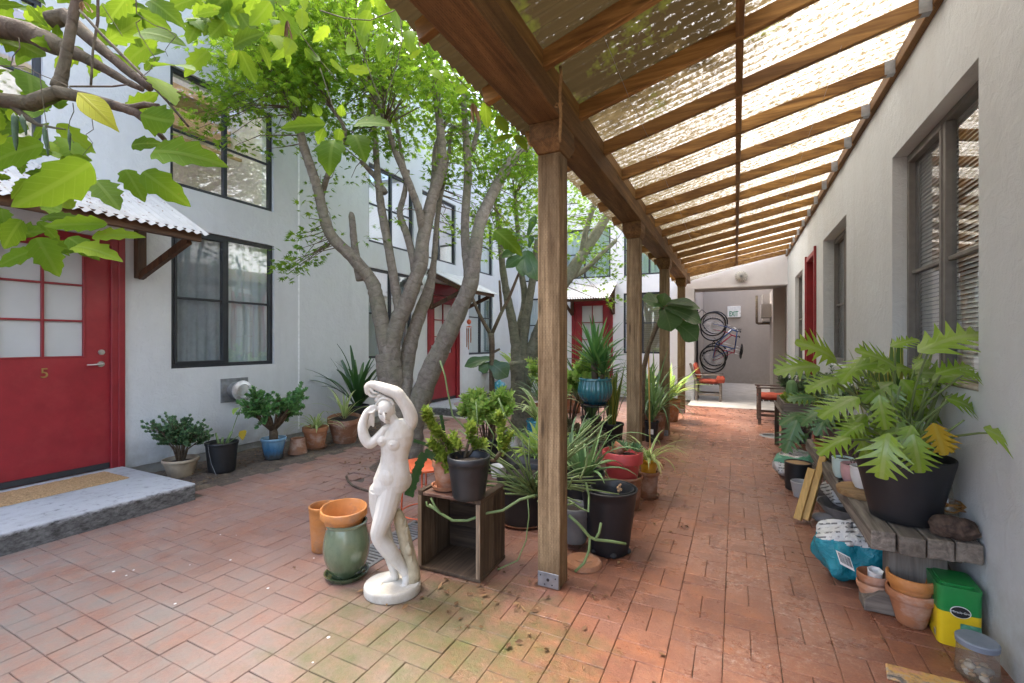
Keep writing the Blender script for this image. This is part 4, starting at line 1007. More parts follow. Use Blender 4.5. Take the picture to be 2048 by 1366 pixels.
def lobed(n, deep, k, ph):
    o = []
    for i in range(k + 1):
        u = i / k; w = math.sin(math.pi * min(1, u ** .72)) ** .85; f = (u * n + ph) % 1.0
        tooth = (f / .74) ** 1.25 if f < .74 else 1 - ((f - .74) / .26) ** .8
        e = deep * math.sin(math.pi * min(1, max(0, u * 1.05))) ** .5
        o.append(max(.012, w * (1 - e + e * tooth)))
    return o
O_LOBED = lobed(4.3, .34, 44, .2)
O_LOBED2 = lobed(5.2, .30, 46, .55)
O_LOBED3 = lobed(3.4, .26, 40, .3)
O_FIDDLE = [.12, .42, .55, .58, .62, .74, .90, 1.0, .98, .82, .45, .04]
O_OBOV = [.2, .5, .85, 1, .8, .05]
def arch(bm, root, az, L_, lean, droop, hw, r=None, outline=O_STRAP, n=9, fold=0.25, kink=None):
    """long blade that rises from root and arches over in direction az"""
    root = Vector(root); o = Vector((math.cos(az), math.sin(az), 0)); side = Vector((-math.sin(az), math.cos(az), 0))
    vs = []; us = []; ws = []; fs = []; p = root.copy(); a = math.pi / 2 - lean
    step = L_ / (n - 1); q = len(outline)
    for i in range(n):
        u = i / (n - 1); x = u * (q - 1); k = min(int(x), q - 2); w = (outline[k] + (outline[k+1] - outline[k]) * (x - k)) * hw
        t = o * math.cos(a) + UP * math.sin(a); nn = UP * math.cos(a) - o * math.sin(a)
        vs += [p - side * w + nn * fold * w, p.copy(), p + side * w + nn * fold * w]; us += [u] * 3; ws += [-1, 0, 1]
        p = p + t * step; a -= droop * (0.4 + 1.2 * u) / (n - 1)
        if kink and abs(u - kink) < .5 / n: a -= 1.1
    for i in range(n - 1):
        b_ = 3 * i; fs += [(b_, b_ + 1, b_ + 4, b_ + 3), (b_ + 1, b_ + 2, b_ + 5, b_ + 4)]
    bm.add(vs, fs, us, ws, U(0, 1) if r is None else r)
MAPLE = []
for k, (ang, ln) in enumerate(zip((-128, -84, -42, 0, 42, 84, 128), (.42, .72, .95, 1.08, .95, .72, .42))):
    MAPLE.append((RAD(ang), ln))
    if k < 6: MAPLE.append((RAD((ang + (-84, -42, 0, 42, 84, 128)[k]) / 2), .30))
def maple_leaf(bm, c, d, n, s, r):
    d = (d - n * d.dot(n)).normalized(); e = n.cross(d)
    vs = [c - d * s * .28]; cu = U(.05, .35)
    for a, l in MAPLE: vs.append(c + d * (math.cos(a) * l * s) + e * (math.sin(a) * l * s) - n * (l * l * s * cu))
    m = len(MAPLE)
    bm.add(vs, [(0, i, i + 1) for i in range(1, m)], [0.0] + [1.0] * m, [0.0] + [0.5] * m, r)
def rvec():
    return Vector((random.gauss(0, 1), random.gauss(0, 1), random.gauss(0, 1))).normalized()
def spray(leaves, twigs, c, root, n, spread, size, rr=None, flat=.45):
    """a twig from root to c with n maple leaves round its end"""
    c = Vector(c); root = Vector(root); d = c - root; mid = root + d * .5 + rvec() * d.length * .10 + UP * d.length * .05
    twigs.tube([root, mid, c], [.004 + d.length * .005, .004, .0022], 5)
    tone = U(0, 1) if rr is None else rr
    for _ in range(n):
        o = Vector((random.gauss(0, spread), random.gauss(0, spread), random.gauss(0, spread * flat)))
        p = c + o; nn = (UP + rvec() * .75).normalized(); dd = (o + rvec() * spread * .5 - UP * spread * .5)
        if dd.length < 1e-4: dd = rvec()
        maple_leaf(leaves, p, dd.normalized(), nn, size * U(.65, 1.2), min(1, max(0, tone + random.gauss(0, .22))))

# ---------------------------------------------------------------- maples
def maple(name, label, depth, limbs, regions, leafsize, seed, mat):
    random.seed(seed)
    g = limbs[0][0]; base = at(g[0], g[1], D=depth)
    t = thing(name, label, 'tree', (base.x, base.y, 0), 'maples in the brick courtyard')
    tr = MB(); nodes = []
    for li, lb in enumerate(limbs):
        dz = 0.0
        pts = []; rad = []
        for i, q in enumerate(lb):
            d = depth + (q[3] if len(q) > 3 else 0)
            pts.append(at(q[0], q[1], D=d)); rad.append(q[2] * (.37) * d / 910)
        # smooth the polyline a little (Catmull-Rom)
        P2 = []; R2 = []
        for i in range(len(pts) - 1):
            p0 = pts[max(0, i-1)]; p1 = pts[i]; p2 = pts[i+1]; p3 = pts[min(len(pts)-1, i+2)]
            for k in range(5):
                u = k / 5
                P2.append(.5 * ((2*p1) + (p2-p0)*u + (2*p0 - 5*p1 + 4*p2 - p3)*u*u + (3*p1 - p0 - 3*p2 + p3)*u*u*u)); R2.append((rad[i] + (rad[i+1]-rad[i])*u) * U(.94, 1.07))
        P2.append(pts[-1]); R2.append(rad[-1])
        bm = tr if li < 3 else MB()
        bm.tube(P2, R2, 14, wob=.03)
        if li >= 3: bm.build('limb', M[mat], t, smooth=True)
        nodes += [p for p in P2 if p.z > 2.2]
    tr.build('trunk', M[mat], t, smooth=True)
    lv = MB(); tw = MB()
    for (x0, x1, y0, y1, d0, d1, n, k, sp) in regions:
        made = 0; tries = 0
        while made < n and tries < n * 12:
            tries += 1
            c = at(U(x0, x1), U(y0, y1), D=U(d0, d1))
            if c.x < XL + .12 or (c.x > -1.45 and c.z < 3.15) or c.y > YF - .3 or c.y < .6: continue
            root = min(nodes, key=lambda p: (p - c).length + (0.6 if p.z > c.z + .3 else 0)); 
            if (root - c).length > 1.3: root = c + (root - c).normalized() * 1.1
            spray(lv, tw, c, root, k, sp, leafsize); made += 1
    tw.build('twig_sprays', M['brown_stem'], t)
    o = lv.build('foliage', L['maple'], t)
    return t
T1 = [
 [(800,960,112),(797,925,96),(795,890,84),(792,850,78),(788,810,74),(784,770,70),(778,735,66),(774,705,60)],
 [(812,930,84),(818,890,74),(824,850,66),(838,805,58),(862,740,52),(890,680,48),(918,620,46),(938,575,46),(947,530,38),(958,452,33),(981,395,30,.2),(1008,345,28,.3),(1031,311,26,.4),(1070,270,22,.5),(1110,200,14,.6)],
 [(806,840,52),(808,790,44),(812,740,40,.12),(820,690,38,.15),(841,623,34,.2),(858,578,28,.25),(868,520,16,.3),(873,452,14,.35),(880,400,12,.4),(892,340,10,.4),(905,250,8,.4)],
 [(777,710,50),(762,640,40),(752,590,38),(742,560,36),(704,513,32,-.1),(670,480,30,-.15),(654,452,30,-.2),(643,410,26,-.2),(635,376,25,-.25),(622,335,24,-.3),(610,300,24,-.3),(600,260,20,-.35),(588,200,16,-.35),(572,130,12,-.35),(560,60,9,-.3)],
 [(782,735,56),(783,690,48),(797,640,46),(814,604,44),(830,560,38),(841,528,40),(846,480,36),(856,433,34),(866,390,30),(882,338,30),(884,300,27),(880,250,22),(872,180,18),(868,100,12)],
 [(805,640,30),(799,616,27),(790,570,25),(780,510,23),(770,455,23),(762,410,21),(756,357,18),(752,300,16,.1),(748,240,12,.1),(740,160,9,.1)],
 [(836,570,28),(826,515,22),(814,470,20),(803,440,18),(800,420,16,.1),(808,390,14,.15),(816,340,11,.2)],
 [(846,460,26),(838,420,21,-.1),(822,376,20,-.15),(805,335,18,-.2),(790,300,17,-.2),(770,240,14,-.3),(745,180,11,-.3),(700,110,8,-.3)],
 [(848,440,20),(830,400,15,.1),(812,350,13,.15),(800,290,10,.15),(790,220,8,.2)],
 [(856,430,24),(863,390,18,.1),(868,350,15,.15),(872,290,12,.2),(900,230,10,.2)],
 [(722,560,26),(714,520,22),(708,480,19),(704,434,17),(700,428,14)],
 [(770,385,18),(752,355,14,.05),(735,335,13,.05),(722,322,12,.05)],
 [(942,560,36),(934,520,25,.15),(930,460,24,.2),(932,410,23,.2),(936,350,22,.25),(934,300,21,.25),(930,240,17,.3),(925,170,12,.3)],
 [(640,400,18),(662,330,12,-.3),(690,260,10,-.3),(640,180,9,-.3),(620,90,7,-.3)],
 [(945,300,14,.3),(960,240,12,.3),(975,170,9,.3),(985,90,7,.3)],
]
R1 = [(470,1060,-420,20,3.6,6.6,170,28,.17),(440,900,-20,170,3.7,6.2,230,32,.15),(460,640,60,230,4.0,5.6,80,30,.13),(600,900,140,310,4.6,6.4,120,24,.13),(880,1080,90,360,5.0,6.9,150,28,.14),
      (880,1070,310,480,5.4,6.8,40,20,.12),(352,470,190,262,4.6,5.3,10,22,.085),(440,560,170,300,4.7,5.4,12,18,.10),(560,700,460,560,4.7,5.2,9,13,.085),(545,640,490,540,4.6,5.0,5,12,.07),(610,800,330,480,4.6,5.6,14,9,.10)]
maple('maple_tree', 'large maple with many smooth grey limbs rising behind the white statue', 5.1, T1, R1, .054, 3, 'bark')
T2 = [
 [(1046,905,74),(1046,850,66),(1044,800,58),(1040,760,54),(1036,720,46)],
 [(1036,730,40),(1032,690,30),(1024,640,25),(1014,590,21),(1006,540,18),(1000,480,14),(990,400,10,.2)],
 [(1046,780,46),(1060,720,40),(1072,680,38),(1088,640,34,.1),(1112,590,32,.2),(1135,555,32,.3),(1160,515,30,.4),(1190,470,27,.5),(1215,430,22,.6),(1240,390,16,.7)],
 [(1042,740,36),(1046,690,26),(1052,640,24),(1060,590,22),(1068,540,18),(1074,480,14)],
 [(1040,720,30),(1040,660,24,.1),(1050,600,20,.1),(1042,540,16,.1),(1036,470,12,.1),(1030,390,9,.1)],
 [(1165,505,20,.4),(1172,460,16,.4),(1190,400,12,.4),(1200,330,9,.4)],
 [(1135,555,20,.3),(1168,540,15,.5),(1200,510,13,.6),(1232,480,10,.7)],
 [(1064,700,26),(1080,650,20,-.1),(1096,580,17,-.1),(1102,520,13,-.1),(1110,450,10,-.1)],
]
R2 = [(860,1250,40,340,6.4,8.6,120,26,.19),(1000,1250,330,480,6.4,8.8,90,24,.17),(1130,1245,430,560,6.6,8.4,26,16,.15),(960,1080,400,520,6.5,8.0,20,14,.15),(1085,1250,560,615,7.0,8.0,7,10,.11),(860,1100,-200,60,6.4,9,40,24,.24)]
maple('maple_tree', 'slimmer maple with several upright stems behind the first wooden post', 6.9, T2, R2, .060, 8, 'bark_green')

# ---------------------------------------------------------------- broad-leaved tree reaching in overhead
random.seed(21)
ot = thing('overhanging_tree', 'broad lobed-leaf tree whose brown boughs reach in by the second-floor windows', 'tree', (-2.75, .35, 0))
b = MB()
def px_tube(bm, pts, d, n=10, wob=.04):
    P_ = [at(x, y, D=d + (q[0] if q else 0)) for x, y, w, *q in pts]; R_ = [w * .44 * d / 910 for x, y, w, *q in pts]
    A = []; B = []
    for i in range(len(P_) - 1):
        for k in range(3):
            u = k / 3; A.append(P_[i].lerp(P_[i+1], u)); B.append((R_[i] + (R_[i+1] - R_[i]) * u) * U(.94, 1.06))
    A.append(P_[-1]); B.append(R_[-1]); bm.tube(A, B, n, wob=wob)
b.tube([(-2.75, .35, -.02), (-2.72, .36, .8), (-2.66, .40, 1.6), (-2.6, .46, 2.3), (-2.5, .55, 2.8)], [.13, .115, .11, .10, .08], 14, wob=.03)
px_tube(b, [(-260,60,60,.05),(-120,40,52),(-20,48,48),(60,66,46),(112,90,42),(165,112,24),(215,140,19),(252,162,15),(285,178,11)], 1.85, 14)
px_tube(b, [(100,40,34),(132,32,34),(165,62,28),(205,98,23),(245,132,20),(278,158,18),(301,176,16)], 1.88, 12)
px_tube(b, [(-260,170,50,.1),(-100,190,40),(-10,198,34),(60,206,32),(118,184,30),(178,196,24),(236,212,20),(272,224,18),(305,252,14),(330,279,10)], 1.75, 12)
b.build('trunk', M['bark_dark'], ot, smooth=True)
BR = []
def bough(pts, d, n=10, wob=.04):
    m_ = MB(); px_tube(m_, pts, d, n, wob); m_.build('branch', M['bark_dark'], ot, smooth=True)
bough([(158,-20,20),(148,25,19),(140,70,20),(131,118,21),(122,158,26),(116,176,30)], 1.76, 12)
bough([(236,212,16),(262,214,14),(292,208,13),(318,211,10)], 1.75, 8)
bough([(20,206,16),(50,232,14),(75,248,8),(110,255,5),(132,258,3)], 1.75, 8)
bough([(160,20,6),(205,70,7),(240,105,7),(290,155,7),(335,202,6),(377,252,5)], 1.7, 7)
bough([(140,172,4),(185,172,4.5),(225,172,4),(258,168,3)], 1.72, 6)
bough([(196,-10,6),(196,40,6),(186,100,5),(182,170,5)], 1.8, 6)
for s in ([(272,-5,2.4),(273,25,2.2),(288,36,2),(310,50,2),(335,58,1.8),(352,72,1.6),(338,88,1.4),(330,100,1.2),(336,112,1)], [(285,36,2),(272,45,2),(280,68,2),(300,100,2),(311,116,2),(300,140,1.8),(282,155,1.5)],
          [(146,205,2),(148,222,2),(140,240,1.8),(136,262,1.5),(148,285,1.2)], [(184,235,1.8),(187,258,1.6),(172,268,1.4),(186,285,1.2),(165,310,1)], [(205,8,2),(215,25,1.8),(235,55,1.6),(246,72,1.4)],
          [(38,75,2.2),(40,95,2.2),(26,112,2),(22,130,1.8)], [(0,130,2),(50,132,2),(80,148,2),(130,168,2),(160,188,1.8)], [(80,150,1.8),(86,200,1.8),(92,240,1.8),(100,300,1.4)],
          [(640,135,2.4),(655,180,2.4),(672,230,2.4),(690,252,2)], [(560,10,2.4),(585,45,2.2),(640,120,2),(675,160,2)], [(640,20,3),(690,36,2.6),(740,40,2.2),(790,20,2)], [(700,40,2),(725,100,2),(745,160,1.8),(770,220,1.6)],
          [(800,20,2.4),(805,80,2.2),(790,140,2),(770,200,1.6)], [(880,80,2),(910,150,2),(950,190,1.8),(1000,225,1.6),(1050,280,1.4)]):
    bough(s, 1.7 if s[0][0] < 500 else 2.3, 5, .02)
lv = MB(); yl = MB()
def big(x0, y0, x1, y1, d=1.75, wr=.5, r=None, outline=None, bend=None, dd=None, fold=None, bm=None):
    p = at(x0, y0, D=d); q = at(x1, y1, D=d + (U(-.08, .05) if dd is None else dd))
    view = (p + q) / 2 - Vector((0, 0, EYE)); n = (-view.normalized() + UP * .55 + rvec() * .35).normalized()
    if n.z < 0: n = -n
    blade(lv if bm is None else bm, p, q, (q - p).length * wr * .5, outline or random.choice((O_LOBED, O_LOBED2, O_LOBED3)), n, U(.02, .09) if bend is None else bend, U(.05, .3) if fold is None else fold, U(.15, .6) if r is None else r)
for a in ((305,303,457,334,1.6,.50),(285,343,382,413,1.62,.55),(182,325,22,413,1.55,.55),(250,338,290,404,1.65,.6),(307,154,351,211,1.75,.55,.8),(314,132,391,141,1.7,.6),(417,101,369,154,1.8,.5,.7),(272,66,373,92,1.75,.55),
          (299,0,371,57,1.7,.62),(439,22,391,31,1.8,.5),(0,60,92,112,1.9,.6),(88,288,-30,335,1.65,.5),(281,228,349,241,1.7,.65),(263,290,329,288,1.7,.5),(184,474,292,474,1.6,.42,.8),(215,448,88,452,1.6,.38,.7),
          (149,492,246,523,1.62,.42,.85),(75,474,119,553,1.6,.7),(66,500,-6,533,1.6,.6),(136,474,200,520,1.65,.5),(145,417,112,390,1.75,.6,.9),(44,439,8,497,1.65,.6),(190,360,240,420,1.7,.55),(150,330,120,400,1.8,.55),
          (709,249,784,252,2.3,.62,.2),(651,249,561,256,2.3,.45,.2),(668,279,660,352,2.3,.70,.3),(709,269,731,325,2.3,.65,.3),(648,256,636,288,2.3,.9,.3),(680,256,675,285,2.3,.8,.3),(601,209,577,192,2.3,.9,.3),(640,232,628,205,2.3,.7,.3),(682,232,684,208,2.3,.95,.25),
          (695,135,744,141,2.4,.36,.95),(702,108,697,72,2.4,.5,.7),(520,87,540,140,2.1,.5,.15),(480,100,512,168,2.1,.5,.3),(472,100,458,136,2.1,.55,.2),(467,92,530,66,2.1,.75,.15),(380,34,407,62,1.9,.6,.3),(396,26,443,14,1.9,.55,.35),(400,40,376,88,1.9,.55,.4),
          (440,18,480,50,2.0,.7,.2),(450,40,420,72,2.0,.6,.3),(430,60,470,75,2.0,.6,.3),(911,182,943,166,2.5,.55,.6),(971,202,976,258,2.5,.6,.25),(992,232,1017,264,2.5,.6,.92),(1032,269,1054,302,2.5,.6,.9),(1025,269,986,288,2.5,.45,.85),(944,215,960,240,2.5,.5,.95),
          (818,60,820,108,2.4,.45,.7),(770,70,758,122,2.4,.45,.6),(880,60,905,95,2.4,.5,.9),(820,118,845,98,2.4,.5,.85),(860,140,890,165,2.4,.5,.8),(740,20,722,70,2.4,.5,.4),(790,10,800,60,2.4,.5,.5),(830,20,850,70,2.4,.5,.6),(560,20,600,70,2.2,.5,.5),(585,80,570,110,2.2,.6,.95),(548,70,560,100,2.2,.6,.9),
          (610,95,640,120,2.3,.5,.3),(990,460,1045,512,2.9,.5,.2)):
    x0, y0, x1, y1, d, wr, *r = a
    big(x0, y0, x1, y1, d, wr, r[0] if r else None)
for _ in range(190):
    x, y = U(-180, 330), U(-160, 320)
    if x > 150 and y > 130 and random.random() < .75: continue
    if y > 250 and x > 210: continue
    a = U(0, 6.28); l = U(45, 105); big(x, y, x + l * math.cos(a), y + l * .75 * math.sin(a) + 12, U(1.8, 2.7), U(.45, .62), random.choice((.15, .3, .4, .5, .6, .8)))
for _ in range(34):
    x, y = U(-60, 120), U(290, 500)
    a = U(-.6, 3.6); l = U(45, 90); big(x, y, x + l * math.cos(a), y + l * .5 * math.sin(a) + 10, U(1.7, 2.2), U(.45, .6), random.choice((.2, .35, .5, .65)))
for _ in range(60):
    x, y = U(380, 560), U(-120, 40)
    a = U(.3, 2.8); l = U(35, 70); big(x, y, x + l * math.cos(a), y + l * math.sin(a), U(1.9, 2.6), U(.45, .6), random.choice((.15, .3, .45, .7)))
for _ in range(24):
    x, y = U(560, 960), U(-100, 120)
    a = U(.6, 2.6); l = U(26, 52); big(x, y, x + l * math.cos(a), y + l * math.sin(a), U(2.2, 2.9), U(.36, .55), random.choice((.3, .5, .7, .9)))
lv.build('foliage', L['lobed'], ot, smooth=True)
b = MB(); blade(b, at(156,184,D=1.55), at(239,264,D=1.5), .040, O_OVAL, Vector((.3,-.8,.6)), .05, .12, .9); b.build('yellow_leaf', L['pale_leaf'], ot, smooth=True)
b = MB()
for x0, y0, x1, y1, w in ((575,40,578,70,13),(945,205,950,240,8),(166,2,174,22,12),(845,62,848,86,7)):
    for _ in range(7):
        c = Vector((U(-w, w) * .6, 0)); blade(b, at(x0 + c.x * .3, y0, D=2.2 if x0 > 400 else 1.7), at(x1 + c.x * 2, y1 + U(-12, 8), D=2.2 if x0 > 400 else 1.7), .006, [.1, .7, 1, .6, .9, .2], rvec(), U(-.1, .1), .6, U(0, 1), twist=U(-2, 2))
b.build('withered_leaves', M['litter'], ot, smooth=True)
pod = plain('dark_green_pod', (.045, .085, .035), .7, var=.3, scale=60, bump=.6)
for x0, y0, x1, y1, w in ((28,225,32,300,13),(44,228,52,270,11),(138,258,140,300,7),(88,250,96,312,9)):
    b = MB(); px_tube(b, [(x0, y0, 2), (x0 + 1, y0 + 10, w), ((x0+x1)/2, (y0+y1)/2, w*.9), (x1, y1 - 8, w*.5), (x1, y1, 2)], 1.62, 8, .1); b.build('seed_pod', pod, ot, smooth=True)
# ---------------------------------------------------------------- statue
random.seed(31)
G = gnd(785, 1182); D0 = -G.x * ST + G.y * CT; K = D0 / 910.0
def sp(px, py, c=0): return at(px, py, D=D0 + c * K)
st = thing('garden_statue', 'white cast stone statue of a bathing woman on a round base', 'statue', (G.x, G.y, 0))
b = MB(); b.lathe([(0, .002), (.98, .002), (1.0, .008), (1.0, .040), (.985, .050), (.95, .055), (0, .056)], 48)
b.v = [tuple(Vector((G.x, G.y, 0)) + CRIGHT * (p[0] * .156) + CFWD * (p[1] * .135) + UP * p[2]) for p in b.v]
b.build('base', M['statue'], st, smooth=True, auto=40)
b = MB()
def limb(bm, q, n=16):
    P_ = [sp(x, y, c) for x, y, r, c in q]; A = []; B = []
    for i in range(len(P_) - 1):
        p0 = P_[max(0, i-1)]; p1 = P_[i]; p2 = P_[i+1]; p3 = P_[min(len(P_)-1, i+2)]
        for k in range(4):
            u = k / 4; A.append(.5 * ((2*p1) + (p2-p0)*u + (2*p0-5*p1+4*p2-p3)*u*u + (3*p1-p0-3*p2+p3)*u*u*u)); B.append((q[i][2] + (q[i+1][2] - q[i][2]) * u) * K)
    A.append(P_[-1]); B.append(q[-1][2] * K); bm.tube(A, B, n)
    bm.ball(A[0], B[0], n=10); bm.ball(A[-1], B[-1], n=10)
rings = [(992,777,24,19,0),(980,780,33,24,0),(966,782,36,26,0),(950,784,36,25,0),(936,786,32,22,-1),(920,788,27.5,19,-2),(905,791,28,19.5,-3),(890,793,31,21.5,-4),(872,794,33,22.5,-4),(857,797,30,20,-3),(846,799,24,16,-2),(838,794,14,11,-3)]
b.loft([(sp(cx, y, c), CRIGHT * (rx * K) + UP * (rx * K * .10), CFWD * (ry * K)) for y, cx, rx, ry, c in rings], 28)
for x, y, r, c in ((766,880,12.5,-14),(789,887,14.5,-17)): b.ball(sp(x, y, c), r * K, r * .95 * K, r * .95 * K, 18)
for x, y, r, c in ((766,883,2.0,-26.5),(786,889,2.0,-31)): b.ball(sp(x - 4, y, c), r * K, n=8)
b.ball(sp(806, 960, 8), 17 * K, 19 * K, 21 * K, 16); b.ball(sp(772, 955, -12), 22 * K, 14 * K, 24 * K, 16)
limb(b, [(783,968,25,-1),(778,995,23.5,-4),(770,1025,20.5,-9),(761,1052,17.5,-13),(757.5,1068,15.5,-14),(764,1083,15.5,-11),(777,1098,16.5,-6),(790,1115,14,-3),(803,1133,10,-1),(812,1146,8.5,0)])
limb(b, [(813,1148,9,1),(813,1160,8,-5),(809,1172,7,-12)])
for i in range(5): limb(b, [(813 - i*2.9,1170 + i*.5 - (i==4)*1.5,3.2 - .25*i,-12 - i*.6),(812.5 - i*3.2,1178 + (i<2)*1 - i*.6,2.8 - .22*i,-17 - i*.5)], 8)
limb(b, [(760,980,22,6),(758,1010,18.5,8),(764,1045,15,10),(772,1075,13,11),(779,1102,13,11),(784,1125,10,9),(789,1143,8.2,8),(790,1151,8.6,8)])
limb(b, [(790,1152,8.5,8),(776,1158,7.8,4),(763,1165,6.5,0)])
for i in range(5): limb(b, [(764 - i*.3,1163 + i*1.3,2.8,-1 - i*2.2),(752 + i*1.7,1168 + i*1.2,2.5 - .1*i,-3 - i*2.2)], 8)
limb(b, [(800,862,14.7,0),(817,850,14.3,1),(822,836,14.3,0),(815,815,13.3,-2),(803,797,12.4,-5),(793,785,12.4,-7),(774,777.5,11.5,-5),(754,770.5,9.4,-3),(742,768.5,7.9,-2),(736,772,7.5,-2)])
limb(b, [(736,773,8,-2),(736,783,6.5,-3)])
for i, (tx, ty) in enumerate(((748,793),(753,792),(757,790),(760,787))): limb(b, [(737 + i*1.2,784 - i*1.0,2.9,-6 + i*2.4),(741 + i*2.4,791 - i*1.2,2.6,-7 + i*2.6),(tx,ty,2.1,-6 + i*2.4)], 8)
limb(b, [(741,776,3.3,-6),(747,784,2.6,-9),(754,785,2.0,-9)], 8)
limb(b, [(786,855,11.0,-5),(774,857,9.7,-8),(762,868,9.0,-11),(749,881,9.4,-14),(739,886,10.6,-15),(729,873,10.6,-15),(725,853,9.4,-13),(728,836,7.5,-11),(733,824,6.3,-9)])
limb(b, [(734,823,6.8,-9),(741,817,6.2,-9)])
for i in range(4): limb(b, [(740,813 + i*2.6,2.8,-11),(748,810.5 + i*2.9,2.5,-13),(754,813 + i*2.4,2.0,-11)], 8)
limb(b, [(738,824,3,-13),(745,824,2.5,-16),(750,820,2,-16)], 8)
limb(b, [(793,850,11.5,-3),(786,840,10.5,-5),(778,828,10,-7)])
hd = Matrix.Rotation(TH, 3, 'Z') @ Matrix.Rotation(RAD(-24), 3, 'Y')
b.ball(sp(773, 816, -7), 16 * K, 18.5 * K, 20 * K, 22, hd); b.ball(sp(770, 829, -12), 12.5 * K, 12 * K, 14.5 * K, 18, hd)
limb(b, [(766.5,824,1.6,-23),(768.5,829,2.0,-25.5),(770,833,2.5,-27)], 8); limb(b, [(771,841.5,4,-20),(774,843,4,-18)], 8)
limb(b, [(757.5,824,1.6,-19.5),(761.5,821.5,1.9,-22.5),(765,822.5,1.5,-23)], 8); limb(b, [(768,822,1.5,-23.5),(773,819.5,1.9,-23),(778,820,1.6,-20)], 8)
limb(b, [(768,837,1.3,-24),(771,837.3,1.6,-25),(774,836.5,1.2,-24)], 8); limb(b, [(769,839,1.4,-23),(772,839.3,1.6,-24)], 8)
for x, y, c in ((761.5,827,-21),(772.5,825,-22.5)): b.ball(sp(x, y, c + 1.2), 2.0 * K, 1.6 * K, 1.3 * K, 8)
limb(b, [(789,823,3,-3),(788,828,2.2,-4)], 8)
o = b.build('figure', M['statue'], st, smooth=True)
r_ = o.modifiers.new("fuse", 'REMESH'); r_.mode = 'VOXEL'; r_.voxel_size = 0.0028; r_.use_smooth_shade = True
s_ = o.modifiers.new("relax", 'SMOOTH'); s_.factor = 0.5; s_.iterations = 4
b = MB()
for k in range(11):
    a0 = -1.2 + k * .27
    q = []
    for i in range(7):
        ph = -1.25 + i * .42; w = 1.6 * math.sin(i * 2.1 + k)
        q.append((773 + 17.5 * math.sin(ph) * (1 - .1 * k / 11) + w * .4 - 3, 812 - 16 * math.cos(ph) + k * 1.0 + w * .5, 2.7, -14 + k * 2.2 + 5 * abs(math.sin(ph))))
    limb(b, q, 7)
b.ball(sp(760, 797, 2), 11 * K, 11 * K, 8.5 * K, 14, jit=.06)
for k in range(6):
    limb(b, [(752 + 3 * math.cos(k) + k, 793 + k * 1.6, 2.4, -7 + k), (760 + k, 789.5 + k * 1.8, 2.6, -9 + k), (769 + k, 793 + k * 1.5, 2.3, -7 + k)], 7)
o = b.build('hair', M['statue'], st, smooth=True); r_ = o.modifiers.new("fuse", 'REMESH'); r_.mode = 'VOXEL'; r_.voxel_size = 0.003; r_.use_smooth_shade = True
b = MB()
for k in range(6): limb(b, [(752 - k * 1.1, 812 + k * 1.5, 2.2, -12 + k), (744 + k * .6, 822 + k * 3, 2.6, -10 + k), (738 + k * 1.6, 840 + k * 2.2, 2.6, -7 + k * 1.4), (735 + k * 2.2, 856 - k * 3.0, 2.0, -6 + k * 1.4)], 7)
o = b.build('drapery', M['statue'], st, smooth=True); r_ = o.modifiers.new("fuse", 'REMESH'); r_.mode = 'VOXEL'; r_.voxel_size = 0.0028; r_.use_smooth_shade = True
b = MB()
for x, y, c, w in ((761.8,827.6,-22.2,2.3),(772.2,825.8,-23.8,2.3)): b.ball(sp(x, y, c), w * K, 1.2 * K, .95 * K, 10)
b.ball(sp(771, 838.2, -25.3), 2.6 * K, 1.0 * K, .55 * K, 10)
b.build('face_detail', plain('stained_shadow_stone', (.16, .13, .09), .8, bump=0), st, smooth=True)  # eyelid shadows and mouth line modelled in dark stone, along with dirt
b = MB(); limb(b, [(766.5,823.5,1.5,-24),(768.7,829,2.0,-27),(770.3,833.5,2.4,-28.2)], 8); limb(b, [(757.8,825.2,.9,-21),(761.6,823.6,1.2,-23.6),(765.2,824.6,.9,-24)], 8); limb(b, [(768.5,824,.9,-24.8),(772.5,821.8,1.2,-25),(777,822.2,.9,-22.5)], 8)
b.build('face_relief', M['statue'], st, smooth=True)
b = MB(); limb(b, [(797,1024,8,12),(800,1040,12.5,13),(807,1065,13,14),(814,1095,13.5,14),(820,1120,14,13),(824,1142,16,10),(824,1156,17,6)]); b.ball(sp(817, 1100, 2), 8 * K, 5 * K, 10 * K)
for k in range(26): x = U(-9, 9); y = U(1030, 1135); b.ball(sp(802 + (y - 1030) * .2 + x, y, U(2, 8)), U(1.5, 3.5) * K, U(1, 3) * K, U(4, 9) * K, 8)
o = b.build('stump', M['stump_stone'], st, smooth=True); r_ = o.modifiers.new("fuse", 'REMESH'); r_.mode = 'VOXEL'; r_.voxel_size = 0.004; r_.use_smooth_shade = True

# ---------------------------------------------------------------- pots
def potpart(parent, mat, rb, rt, h, rim=.03, lip=.008, th=.012, z0=0.0, bulge=0.0, name='pot', n=40, rib=None, tilt=None, c=(0, 0, 0)):
    b = MB(); pr = [(0, z0), (rb * .94, z0), (rb, z0 + .006)]
    k = 8
    for i in range(1, k + 1):
        u = i / k; pr.append((rb + (rt - rb) * u + bulge * math.sin(math.pi * u ** .9), z0 + .006 + (h - rim - .006) * u))
    top = z0 + h
    if lip: pr += [(rt + lip * .7, top - rim + .002), (rt + lip, top - rim + .005)]
    pr += [(rt + lip + .001, top - .004), (rt + lip - .003, top), (rt + lip - th + .003, top), (rt + lip - th, top - .004), (rt - th, top - rim - .01)]
    pr += [(rb - th + (rt - rb) * .5 + bulge * .9, z0 + h * .5), (rb - th, z0 + .02), (0, z0 + .02)]
    b.lathe(pr, n, c, tilt, rib=rib)
    return b.build(name, M[mat] if isinstance(mat, str) else mat, parent, smooth=True, local=True, auto=50)
